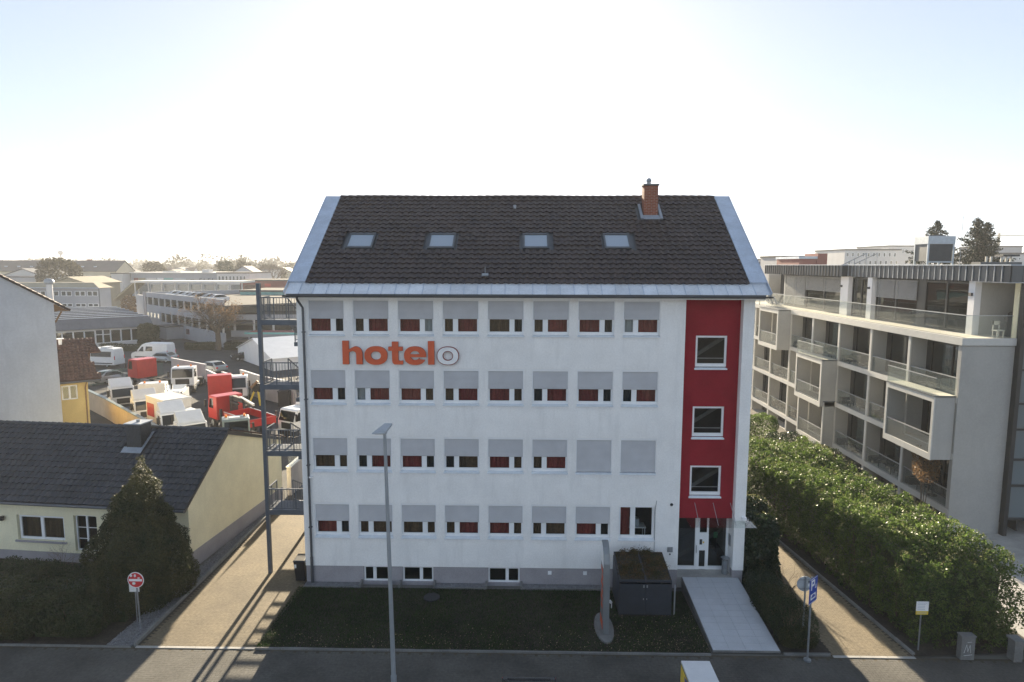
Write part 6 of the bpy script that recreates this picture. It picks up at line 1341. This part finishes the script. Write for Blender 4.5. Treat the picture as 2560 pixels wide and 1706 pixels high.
flatblock('turquoise_hall', 'low hall with turquoise fascia left of the hotel', -56, -44, 120, 135, 7.8, 'turquoise'); t = flatblock('brown_shop', 'brown flat shop with glowing red sign in the haze', -78, -58, 170, 185, 9.0, 'bldg_red'); part('red_sign', MB().box(-70.4, -68.6, 169.9, 169.98, 7.3, 8.2), 'red_paint', t)
flatblock('long_white_hall', 'long low white hall just left of the hotel gable', -60, -30, 105, 116, 5.6, 'bldg_white'); 
# white marquee hall
mq = thing('marquee_hall', 'large white marquee hall with low pitched roof beyond the yard', 'tent', (-33.9, 68.4, 0), math.atan2(-7.2, 6.1), local=True)
part('wall', MB().prism([(0, 0), (15, 0), (15, 1.6), (7.5, 3.6), (0, 1.6)], 'y', 0, 22), 'tent_white', mq); part('roof', MB().hexa([(-0.2, -0.2, 1.6), (7.5, -0.2, 3.65), (7.5, 22.2, 3.65), (-0.2, 22.2, 1.6), (-0.2, -0.2, 1.68), (7.5, -0.2, 3.73), (7.5, 22.2, 3.73), (-0.2, 22.2, 1.68)]).hexa([(7.5, -0.2, 3.65), (15.2, -0.2, 1.6), (15.2, 22.2, 1.6), (7.5, 22.2, 3.65), (7.5, -0.2, 3.73), (15.2, -0.2, 1.68), (15.2, 22.2, 1.68), (7.5, 22.2, 3.73)]), 'tent_white', mq)
for k in range(5): part('seam_strip', MB().hexa([(-0.2, k*5.5, 1.69), (7.5, k*5.5, 3.74), (7.5, k*5.5+.12, 3.74), (-0.2, k*5.5+.12, 1.69), (-0.2, k*5.5, 1.71), (7.5, k*5.5, 3.76), (7.5, k*5.5+.12, 3.76), (-0.2, k*5.5+.12, 1.71)]), 'bldg_white', mq)
t = thing('kiosk_roof', 'small flat turquoise edged roof behind the marquee', 'shelter', (-32, 74, 0)); part('roof', MB().box(-36, -26, 76, 80, 2.9, 3.1), 'bldg_red', t); part('edge', MB().box(-36.1, -25.9, 75.9, 75.99, 2.85, 3.15), 'turquoise', t)
for x in (-35.5, -26.5): part('post', MB().box(x-.1, x+.1, 76.2, 76.4, 0, 2.89), 'galv', t)
# far right
A_ = flatblock('white_campus_block', 'white block with rows of narrow windows above the apartment parapet', 104.5, 121, 170, 190, 18.6, 'bldg_white', rows=((list(np.arange(105, 120, 1.55)), 16.7, 17.9, 0.7), (list(np.arange(105.6, 120, 1.55)), 14.4, 15.6, 0.7), (list(np.arange(105, 120, 1.55)), 12.0, 13.2, 0.7)))
B_ = flatblock('white_campus_block', 'taller white block partly behind the left spruce', 134, 147, 200, 222, 20.6, 'bldg_white', rows=((list(np.arange(134.5, 140, 1.0)), 18.2, 19.8, 0.5),))
flatblock('grey_flat_block', 'grey flat block left of the red brick house on the right horizon', 62.5, 69, 110, 122, 15.7, 'bldg_grey'); t = flatblock('red_brick_house', 'dark red flat roofed house with stair tower behind the parapet', 55.8, 60.0, 85, 95, 15.2, 'bldg_red', roofm='zinc'); part('stair_tower', MB().box(58.8, 60.4, 84.8, 90, 0, 16.1), 'bldg_red', t)
t = flatblock('scaffolded_block', 'grey block with scaffolding right of the big spruce', 148, 156.5, 170, 185, 19.6, 'bldg_grey'); sc = MB()
for k in range(6): sc.bar((156.6, 169.5+k*0.01, 16+k*.7), (158.5, 169.5, 16+k*.7), 0.1)
for k in range(4): sc.box(156.6+k*.6, 156.7+k*.6, 169.4, 169.5, 12, 20.2)
part('scaffold', sc, 'galv', t)
flatblock('white_punched_block', 'white block with small square windows at the right edge', 126, 140, 140, 155, 17.0, 'bldg_white', rows=((list(np.arange(127, 139, 1.6)), 15.6, 16.2, 0.55),))
flatblock('hazy_office', 'hazy office block between hotel roof and apartment building', 68, 82, 150, 165, 14.6, 'bldg_grey', rows=((list(np.arange(69, 81, 2.2)), 12.6, 13.8, 1.4), (list(np.arange(69, 81, 2.2)), 9.8, 11, 1.4), (list(np.arange(69, 81, 2.2)), 7, 8.2, 1.4)))
flatblock('hazy_tower_block', 'hazy block behind the office right of the hotel gable', 90, 98, 200, 212, 16.0, 'bldg_grey')
flatblock('low_white_hall', 'low white hall with pale roof edge right of the hotel gable', 48, 58, 80, 92, 9.5, 'bldg_white'); gableblock('grey_gable_hall', 'grey gabled hall below the low white hall', 45, 53, 66, 78, 7.5, 9.6, 'bldg_grey', 'roof_grey', 'x', cat='building')
cn = thing('tower_crane', 'thin tower crane jib on the right horizon', 'crane', (313, 400, 0)); part('mast', MB().box(312.6, 313.6, 399.5, 400.5, 0, 35), 'cladding_beige', cn); part('jib', MB().bar((306, 400, 33.4), (350, 400, 33.2), .7, .6), 'cladding_beige', cn); part('tie', MB().bar((313, 400, 35.5), (335, 400, 33.5), .2), 'cladding_beige', cn)
wt = thing('water_tower', 'faint round water tower on the left horizon', 'tower', (-515, 700, 0)); part('shaft', MB().cyl(-515, 700, 0, 25, 0.9, 10), 'bldg_grey', wt); part('tank', MB().tube([(-515, 700, 24), (-515, 700, 25), (-515, 700, 27), (-515, 700, 28.6), (-515, 700, 29.2)], [.9, 2.2, 2.8, 2.0, .5], 14), 'bldg_grey', wt, smooth=True)
# scattered far houses either side
gg = random.Random(77)
far = [(gg.uniform(-400, -60), gg.uniform(270, 420)) for _ in range(16)]+[(gg.uniform(90, 420), gg.uniform(240, 420)) for _ in range(10)]
NO = ['first', 'second', 'third', 'fourth', 'fifth', 'sixth', 'seventh', 'eighth', 'ninth', 'tenth', 'eleventh', 'twelfth', 'thirteenth', 'fourteenth', 'fifteenth', 'sixteenth']
cnt = {True: 0, False: 0}
for x, y in sorted(far, key=lambda q: (q[0]-9)/(q[1]+27)):
    w_, d_ = gg.uniform(9, 22), gg.uniform(8, 12); e = gg.uniform(4.5, 9); wm = gg.choice(['white', 'cream', 'grey']); rm = gg.choice([('far_roof', 'dark'), ('roof_grey', 'grey'), ('tile_brown', 'brown')])
    lf = x < 0; nm = NO[cnt[lf]]; cnt[lf] += 1
    gableblock('far_house', f'hazy {wm} house with {rm[1]} roof, {nm} from the left of those on the {"left" if lf else "right"} horizon', x, x+w_, y, y+d_, e, e+gg.uniform(2.5, 4), 'bldg_'+wm, rm[0], gg.choice(['x', 'y']), 'hazy far houses')
# ================================================================== VEGETATION
def hedge_pts(n, inside, lo, hi, seed, depth=0.45):
    # points in the outer shell of a volume; inside(P) gives signed distance (negative inside)
    g = np.random.default_rng(seed); out = []; m = 0
    while m < n:
        P = g.uniform(lo, hi, (n*3, 3)); d = inside(P); k = (d < 0) & (d > -depth*g.uniform(0.05, 1, len(P))**1.5); P = P[k]; out.append(P); m += len(P)
    return np.concatenate(out)[:n]
def rbox(c, h, r, amp=0.3, f=0.9, seed=1, f2=3.0):
    c = np.array(c); h = np.array(h)
    def sd(P):
        q = np.abs(P-c)-(h-r); d = np.linalg.norm(np.maximum(q, 0), axis=1)+np.minimum(q.max(1), 0)-r
        return d-amp*vnoise(P, f, seed)-amp*0.4*vnoise(P, f2, seed+5)
    return sd
def plant(name, label, cat, loc, group=None): return thing(name, label, cat, loc, 0, group)
def foliage(parent, P, size, mat, seed, asp=0.5, name='foliage', nrm=None, spread=1.2):
    V, F = leaves(P, np.full(len(P), size), nrm, spread, asp, 0.4, seed); return np_mesh(name, V, F, mat, parent)
def stems(parent, base, n, h, r, spread, mat='bark', seed=0, name='stem'):
    g = random.Random(seed); mb = MB()
    for k in range(n):
        a = g.uniform(0, 6.28); q = g.uniform(0.2, 1)*spread
        p0 = Vector(base)+Vector((g.uniform(-.2, .2)*spread, g.uniform(-.2, .2)*spread, 0)); p2 = p0+Vector((math.cos(a)*q, math.sin(a)*q, h*g.uniform(.7, 1)))
        mb.tube([p0, p0.lerp(p2, .5)+Vector((g.uniform(-.05, .05), g.uniform(-.05, .05), .05)), p2], [r, r*.7, r*.35], 5, False)
    return part(name, mb, mat, parent, fix=False)
# laurel hedge on the right, a big sheared mass with small pale leaves painting in sun glints
hd = plant('laurel_hedge', 'large sunlit laurel hedge with glossy leaves right of the driveway', 'hedge', (25, 2, 0))
def lh(P):
    x, y, z = P.T
    xl = 23.6-0.115*(y+5); xr = np.where(y < 6, 27.6-0.09*(y+4.5), 26.65-0.02*(y-6)); top = 3.45-0.0*y+0.35*np.sin(x*1.7)*0.4
    top = np.where(y < -1.5, 3.15+0.1*(y+4.5), top)
    qx = np.maximum(xl+0.25*(z < 0.6)-x, x-xr); qy = np.maximum(-4.45-y, y-12.5); qz = z-top
    q = np.stack([qx+0.35, qy+0.35, qz+0.35], 1); d = np.linalg.norm(np.maximum(q, 0), axis=1)+np.minimum(q.max(1), 0)-0.35
    return d-0.34*vnoise(P, 1.3, 3)-0.22*vnoise(P, 3.4, 8)
P = hedge_pts(125000, lh, (21.3, -5.1, 0.05), (28.3, 13, 4.2), 31, 0.7); P = P[vnoise(P, 4.2, 15)+0.5*vnoise(P, 9, 16)+0.25*np.random.default_rng(2).normal(size=len(P)) > -0.32]
foliage(hd, P, 0.062, 'leaf_hedge', 1, 0.45)
T = hedge_pts(26000, lambda Q: lh(Q)-0.10, (21.3, -5.1, 0.9), (28.3, 13, 4.3), 32, 0.16); T = T[(T[:, 0] < 27.8)]
keep = vnoise(T, 2.6, 12)+0.4*vnoise(T, 6, 2) > 0.05; foliage(hd, T[keep], 0.022, 'leaf_glint', 2, 0.55, 'glint_leaves')
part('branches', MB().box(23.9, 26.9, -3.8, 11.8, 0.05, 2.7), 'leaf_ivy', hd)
mb = MB(); gg = random.Random(5)
for k in range(60):
    x, y = gg.uniform(23.2, 26.8), gg.uniform(-4.0, 12); x = max(x, 23.9-0.115*(y+5)); mb.tube([(x, y, 0), (x+gg.uniform(-.3, .3), y+gg.uniform(-.3, .3), 2.6)], [.04, .02], 5, False)
part('stem', mb, 'bark', hd, fix=False)
# ivy covered shrub on the right gable
iv = plant('ivy_shrub', 'dark ivy shrub climbing the right front corner of the hotel', 'shrub', (19.5, 2, 0))
def ivs(P):
    x, y, z = P.T; r = 1.75-0.16*z+0.25*np.sin(y*0.8)
    q = np.stack([np.maximum(18.75-x, x-(18.75+np.maximum(r, .3)))+.3, np.maximum(-0.15-y, y-10.5)+.3, z-(3.1+0.25*np.sin(y))+.3], 1)
    d = np.linalg.norm(np.maximum(q, 0), axis=1)+np.minimum(q.max(1), 0)-.3; return d-.18*vnoise(P, 1.5, 6)-.12*vnoise(P, 4, 2)
P = hedge_pts(46000, ivs, (18.7, -0.9, 0.05), (21.3, 11, 3.9), 41, 0.5); foliage(iv, P, 0.055, 'leaf_ivy', 3, 0.7)
T = hedge_pts(2500, lambda Q: ivs(Q)-.06, (18.7, 0.5, 2.0), (21.3, 11, 4), 42, .12); foliage(iv, T, 0.024, 'leaf_glint', 4, .6, 'glint_leaves')
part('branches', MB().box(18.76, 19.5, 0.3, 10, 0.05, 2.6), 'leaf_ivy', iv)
# shrubs beside the ramp
for i, (x, y, rx, ry, h, lb, mt) in enumerate(((19.35, -0.9, 0.7, 0.8, 1.0, 'low dark shrub between ramp and driveway nearest the hotel', 'leaf_ivy'), (19.25, -2.3, 0.75, 0.8, 1.1, 'rounded dark shrub halfway along the ramp', 'leaf_bush'), (19.35, -3.5, 0.8, 0.9, 1.15, 'brownish shrub at the foot of the round traffic sign', 'leaf_bush'), (19.3, -4.3, 0.75, 0.45, 0.6, 'dry tuft of shrub at the pavement beside the ramp', 'leaf_thuja'))):
    t = plant('low_shrub', lb, 'shrub', (x, y, 0.03), 'shrubs beside the ramp'); P = hedge_pts(6500, rbox((x, y, h/2), (rx, ry, h/2), .35, .16, 2.2, 20+i), (x-1.2, y-1.2, 0.03), (x+1.2, y+1.2, h+.4), 50+i, .4)
    foliage(t, P, 0.032, mt, 5+i, 0.5); stems(t, (x, y, 0.03), 14, h*1.05, .014, rx*.8, 'twig', i)
t = plant('bare_shrub', 'leafless brown shrub in front of the ivy at the driveway', 'shrub', (20.55, -0.4, 0))
def twigs(mb, p, d, L, r, n, g, gens, up=0.15):
    q = p+d*L; mid = p.lerp(q, .5)+Vector((g.uniform(-1, 1), g.uniform(-1, 1), g.uniform(-1, 1)))*L*.07
    mb.tube([p, mid, q], [r, r*.85, r*.62], 5 if r > .03 else 3, False)
    if gens == 0: return [q]
    out = []
    for k in range(n):
        dd = (d+Vector((g.gauss(0, 1), g.gauss(0, 1), g.gauss(0, .7)+up))*.55).normalized(); t_ = g.uniform(.45, 1) if k else 1
        out += twigs(mb, p.lerp(q, t_), dd, L*g.uniform(.6, .85), r*.58, n, g, gens-1, up)
    return out
gg = random.Random(9); mb = MB()
for k in range(6): twigs(mb, Vector((20.5, -0.4, 0)), Vector((gg.gauss(.15, .5), gg.gauss(0, .5), 1)).normalized(), .55, .016, 2, gg, 3)
part('twigs', mb, 'twig', t, fix=False)
# left side: thuja tree, garden shrubs
th = plant('thuja_tree', 'tall dark conifer in front of the yellow house gable', 'tree', (-6.9, -1.6, 0))
def ths(P):
    x, y, z = P.T; cx = -7.05+0.05*z+0.12*np.sin(z*1.2)
    R_ = np.interp(z, [0, 0.8, 2.2, 3.2, 4.0, 5.0, 5.6, 6.05], [1.7, 1.9, 1.85, 1.4, 1.0, .62, .3, .02])
    an = np.arctan2(y+1.5, x-cx); R_ = R_*(1+.10*np.sin(3*an+z*1.3)+.07*np.sin(7*an-z*2.1))
    return np.hypot(x-cx, y+1.5)-R_-.14*vnoise(P, 2.0, 4)-.13*vnoise(P, 5, 9)
P = hedge_pts(80000, ths, (-9.6, -4.6, 0.05), (-3.9, 1.4, 6.2), 61, .55); d = P-np.array([-7.0, -1.5, 0]); d[:, 2] = 0.6; foliage(th, P, 0.05, 'leaf_thuja', 8, .32, 'foliage', d/np.linalg.norm(d, axis=1)[:, None], .8)
mb = MB(); mb.tube([(-7.0, -1.5, 0), (-6.9, -1.5, 3), (-6.75, -1.5, 5.6)], [.16, .1, .02], 8); part('trunk', mb, 'bark', th, fix=False); part('inner_branches', MB().tube([(-7.0, -1.5, .1), (-6.95, -1.5, 2.2), (-6.9, -1.5, 3.5), (-6.8, -1.5, 5.2)], [1.3, 1.3, .75, .12], 12), 'leaf_ivy', th)
sh = [(-9.6, -2.9, 1.7, 1.6, 1.55, 'dense dark garden shrub left of the conifer', 'leaf_bush'), (-12.0, -2.6, 1.6, 1.8, 1.5, 'dark shrub at the left edge below the house windows', 'leaf_bush'), (-8.4, -3.9, 1.6, 0.9, 1.3, 'low shrub behind the garden edging left of the no entry sign', 'leaf_bush'), (-10.8, -4.2, 1.5, .7, .9, 'low ground hugging shrub along the pavement', 'leaf_thuja'), (-7.6, -0.6, 1.3, 1.0, 2.1, 'shrub merging into the left side of the conifer', 'leaf_thuja'), (-6.9, -3.0, .55, .6, 0.9, 'low shrub behind the post of the no entry sign', 'leaf_ivy'), (-13.5, -4.0, 1.3, .9, 1.1, 'shrub at the lower left corner of the garden', 'leaf_bush')]
for i, (x, y, rx, ry, h, lb, mt) in enumerate(sh):
    t = plant('garden_shrub', lb, 'shrub', (x, y, 0), 'garden shrubs'); P = hedge_pts(13000, rbox((x, y, h/2), (rx, ry, h/2), .5, .22, 1.6, 70+i), (x-2.2, y-2.2, 0.02), (x+2.2, y+2.2, h+.6), 80+i, .5)
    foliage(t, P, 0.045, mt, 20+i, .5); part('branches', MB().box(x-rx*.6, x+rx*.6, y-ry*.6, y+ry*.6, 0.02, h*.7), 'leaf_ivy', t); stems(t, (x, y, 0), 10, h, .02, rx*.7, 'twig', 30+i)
t = plant('brown_shrub', 'shrub with rust brown leaves below the house window', 'shrub', (-8.9, 0.2, 0)); P = hedge_pts(2600, rbox((-8.6, 0.0, .75), (1.2, .5, .75), .4, .3, 2.2, 99), (-10.4, -1.2, .1), (-7, 1, 2.0), 90, .6); foliage(t, P, .06, 'leaf_brown', 40, .6); stems(t, (-8.6, 0, 0), 16, 1.5, .018, .9, 'twig', 3)
t = plant('bare_garden_shrub', 'leafless shrub at the left edge in front of the yellow house', 'shrub', (-11.6, -0.2, 0)); mb = MB(); gg = random.Random(19)
for k in range(8): twigs(mb, Vector((-11.4, -0.2, 0)), Vector((gg.gauss(0, .45), gg.gauss(0, .4), 1)).normalized(), .7, .018, 2, gg, 4)
part('twigs', mb, 'twig', t, fix=False)
# shrubs by the apartment block
for i, (x, y, r, h, lb) in enumerate(((27.6, 23.0, 1.3, 2.4, 'light tipped shrub by the apartment block nearest the hotel corner'), (28.0, 18.6, 1.5, 2.0, 'rounded dark shrub between hedge and apartment balconies'), (29.3, 16.2, 1.3, 1.7, 'dark shrub under the protruding balcony boxes'), (29.6, 13.4, 1.0, 1.5, 'dark shrub close to the lowest balcony row'))):
    t = plant('rounded_shrub', lb, 'shrub', (x, y, 0), 'shrubs by the apartment block'); P = hedge_pts(9000, rbox((x, y, h/2), (r, r, h/2), .8, .25, 1.8, 110+i), (x-2.2, y-2.2, .05), (x+2.2, y+2.2, h+.6), 120+i, .5); foliage(t, P, .06, 'leaf_hedge' if i == 0 else 'leaf_ivy', 60+i, .5); stems(t, (x, y, 0), 8, h*.8, .03, r*.6, 'bark', 40+i)
t = plant('young_yellow_tree', 'small yellow leaved tree in the lowest balcony corner', 'tree', (31.0, 7.6, 0)); P = hedge_pts(1800, rbox((31.0, 7.6, 3.2), (.5, .7, .9), .4, .25, 2, 130), (29.9, 6, 1.8), (31.55, 9, 4.6), 131, .7); foliage(t, P, .05, 'leaf_brown', 71, .5); stems(t, (31.0, 7.6, 0), 4, 3.6, .03, .4, 'bark', 50, 'trunk')
# bare tree with brown leaves by the parking deck
bt = plant('bare_tree', 'big bare tree with scattered brown leaves in front of the parking deck', 'tree', (-41.3, 77.7, 0)); mb = MB(); gg = random.Random(4)
mb.tube([(-41.3, 77.7, 0), (-41.25, 77.7, 1.5), (-41.3, 77.7, 3.2)], [.55, .42, .38], 10, False); tips = []
for k in range(9):
    a = k*0.7+gg.uniform(-.3, .3); tips += twigs(mb, Vector((-41.3, 77.7, 2.6+gg.uniform(0, .8))), Vector((math.cos(a)*1.0, math.sin(a)*1.0, .95)).normalized(), gg.uniform(1.9, 2.6), .17, 3, gg, 4, .12)
part('trunk', mb, 'bark', bt, fix=False)
tp = np.array([t[:] for t in tips]); g = np.random.default_rng(8); P = np.repeat(tp, 5, 0)+g.normal(0, .28, (len(tp)*5, 3)); P = P[P[:, 2] > 2.2]; foliage(bt, P, .085, 'leaf_brown', 80, .5, 'crown')
et = plant('evergreen_shrub', 'dense evergreen bush in front of the workshop glazing', 'tree', (-53.6, 79, 0)); P = hedge_pts(12000, rbox((-53.6, 79, 2.1), (1.55, 1.5, 2.1), 1.2, .3, 1.2, 140), (-56, 76.5, .05), (-51, 81.5, 5), 141, .8); foliage(et, P, .13, 'leaf_bush', 81, .5); stems(et, (-53.6, 79, 0), 4, 3, .12, .5, 'bark', 60, 'trunk')
for i, (x0, x1, y, lb) in enumerate(((-47, -42, 78.2, 'low clipped hedge left of the bare tree trunk'), (-40.5, -35, 78.2, 'low clipped hedge right of the bare tree trunk'), (-60, -50, 76.2, 'low hedge along the workshop front'))):
    t = plant('street_hedge', lb, 'hedge', ((x0+x1)/2, y, 0), 'low street hedges'); P = hedge_pts(5000, rbox(((x0+x1)/2, y, .6), ((x1-x0)/2, .6, .6), .2, .12, 1.2, 150+i), (x0-.5, y-1, .02), (x1+.5, y+1, 1.6), 151+i, .4); foliage(t, P, .09, 'leaf_bush', 90+i, .5); part('stem', MB().box(x0+.2, x1-.2, y-.3, y+.3, 0, .8), 'leaf_ivy', t)
# spruces behind the apartment roof
def spruce(label, x, y, h, r, seed, name='spruce_tree', twin=False):
    t = plant(name, label, 'tree', (x, y, 0), 'spruces behind the apartment block'); g = np.random.default_rng(seed); tr = MB(); tr.tube([(x, y, 0), (x, y, h)], [.35, .02], 8); Ps = []; Ns = []
    axes = [(x, y, h, 1.0)]+([(x+1.3, y, h-.5, .75)] if twin else [])
    for ax_, ay_, ah, sc in axes:
        nb = 170
        for k in range(nb):
            f = (k+.5)/nb; z = ah*(.18+.81*f); L = (r*sc)*(1-f)**.85*(1+.22*g.normal())+.12; a = k*2.4+g.normal()*.3; droop = .25+.25*(1-f)
            n = int(300*(L/r)+30); s = g.uniform(0, 1, n)**.7
            px = ax_+np.cos(a)*L*s; py_ = ay_+np.sin(a)*L*s; pz = z-L*s*droop+L*.22*s**3; wd = .16*(1-s)+.10
            Ps.append(np.stack([px+g.normal(size=n)*wd, py_+g.normal(size=n)*wd, pz+g.normal(size=n)*.09-.06], 1))
            tr.tube([(ax_, ay_, z), (ax_+math.cos(a)*L, ay_+math.sin(a)*L, z-L*droop+L*.22)], [.04, .01], 3, False)
    part('trunk', tr, 'bark', t, fix=False); P = np.concatenate(Ps); foliage(t, P, .17, 'leaf_spruce', seed, .3, 'crown')
spruce('tall spruce behind the cooling unit', 63.1, 60, 20.1, 9.5, 200); spruce('twin topped spruce right of the cooling unit', 68.3, 60, 20.4, 9.0, 201, twin=True)
# trees in the middle distance
def round_tree(label, x, y, h, r, mat, seed, n=2500, size=.3, base=.25, grp='trees in the haze'):
    t = plant('distant_tree', label, 'tree', (x, y, 0), grp); part('trunk', MB().tube([(x, y, 0), (x, y, h*.6)], [r*.09, r*.04], 6, False), 'bark', t, fix=False)
    P = hedge_pts(n, rbox((x, y, h*(base+1)/2), (r, r, h*(1-base)/2), r*.8, r*.28, 2.2/r, seed, 6/r), (x-r*1.6, y-r*1.6, h*base*.7), (x+r*1.6, y+r*1.6, h*1.2), seed, r*.7); foliage(t, P, size, mat, seed, .55, 'crown')
round_tree('dark spreading conifer in front of the long dark roof', -133.5, 170, 16, 5.5, 'leaf_far', 300, 6000, .34, .1)
round_tree('rounded tree right of the long dark roof', -150, 250, 15, 4.2, 'leaf_far', 301, 3000, .4); round_tree('upright dark tree above the showroom roof', -163+38, 262, 15.2, 3.2, 'leaf_far_green', 302, 3000, .4, .1); round_tree('pointed tree above the showroom roof', -118, 265, 15, 3.6, 'leaf_far', 303, 2600, .4, .1)
t = plant('hazy_bare_tree', 'wide bare tree above the showroom hall', 'tree', (-100, 250, 0), 'trees in the haze'); mb = MB(); gg = random.Random(14); mb.tube([(-100, 250, 0), (-100, 250, 6)], [.6, .45], 6, False)
for k in range(8): twigs(mb, Vector((-100, 250, 5)), Vector((math.cos(k*.8), math.sin(k*.8), 1.1)).normalized(), 4.3, .25, 3, gg, 4, .1)
part('trunk', mb, 'bark', t, fix=False)
round_tree('bushy tree between the two storey office and the canopy', -92, 140, 6, 3.0, 'leaf_brown', 304, 2500, .22, .1); round_tree('bushes before the cream apartment row', -160, 215, 9.5, 4.0, 'leaf_far_green', 305, 3000, .34, .05); round_tree('tall grey tree mass left of the hotel roof corner', -62, 240, 16.5, 8, 'leaf_far', 306, 4500, .42, .05); round_tree('round hazy tree behind the white block', -120, 300, 13.5, 7, 'leaf_far', 307, 3000, .5, .1); round_tree('hazy tree right of the hotel gable', 78, 140, 12.5, 4.5, 'leaf_far_green', 308, 3500, .32, .1)
# far woods: one mass each side
def wood(label, x0, x1, y0, y1, n, seed, hmin=9, hmax=17):
    g = np.random.default_rng(seed); out = []
    for k in range(n):
        x, y = g.uniform(x0, x1), g.uniform(y0, y1); h = g.uniform(hmin, hmax)*(1+.15*math.sin(x*.02)); r = h*g.uniform(.26, .45); m = int(130)
        q = g.normal(size=(m, 3)); q /= np.linalg.norm(q, axis=1)[:, None]; q *= g.uniform(.55, 1, (m, 1)); out.append(q*(r, r, h*.45)+(x, y, h*.55))
    P = np.concatenate(out); V, F = leaves(P, np.full(len(P), 1.15), None, seed=seed); o = stuff(np_mesh('far_wood', V, F, 'leaf_far')); o['label'] = label; o['category'] = 'woods'
wood('hazy belt of trees along the left horizon', -1100, 40, 430, 1050, 620, 400, 12, 21); wood('hazy belt of trees along the right horizon', 60, 1100, 430, 1050, 380, 401, 11, 19); wood('faint farthest treeline across the horizon', -1750, 1750, 1150, 1650, 700, 402, 16, 26)

# ================================================================== HAZE
hz = MB().box(-1900, 1900, -600, 1700, -1.2, 37.5)
hm = bpy.data.materials.new('haze'); hm.use_nodes = True; nt = hm.node_tree; nt.nodes.remove(nt.nodes['Principled BSDF'])
pv = nt.nodes.new('ShaderNodeVolumePrincipled'); pv.inputs['Color'].default_value = (0.94, 0.95, 0.97, 1); pv.inputs['Density'].default_value = 0.00042; pv.inputs['Anisotropy'].default_value = 0.0
nt.links.new(pv.outputs[0], nt.nodes['Material Output'].inputs['Volume']); MATS['haze'] = hm
o = part('haze', hz, 'haze'); stuff(o); o['label'] = 'thin bright winter haze over the town'; o['category'] = 'haze'
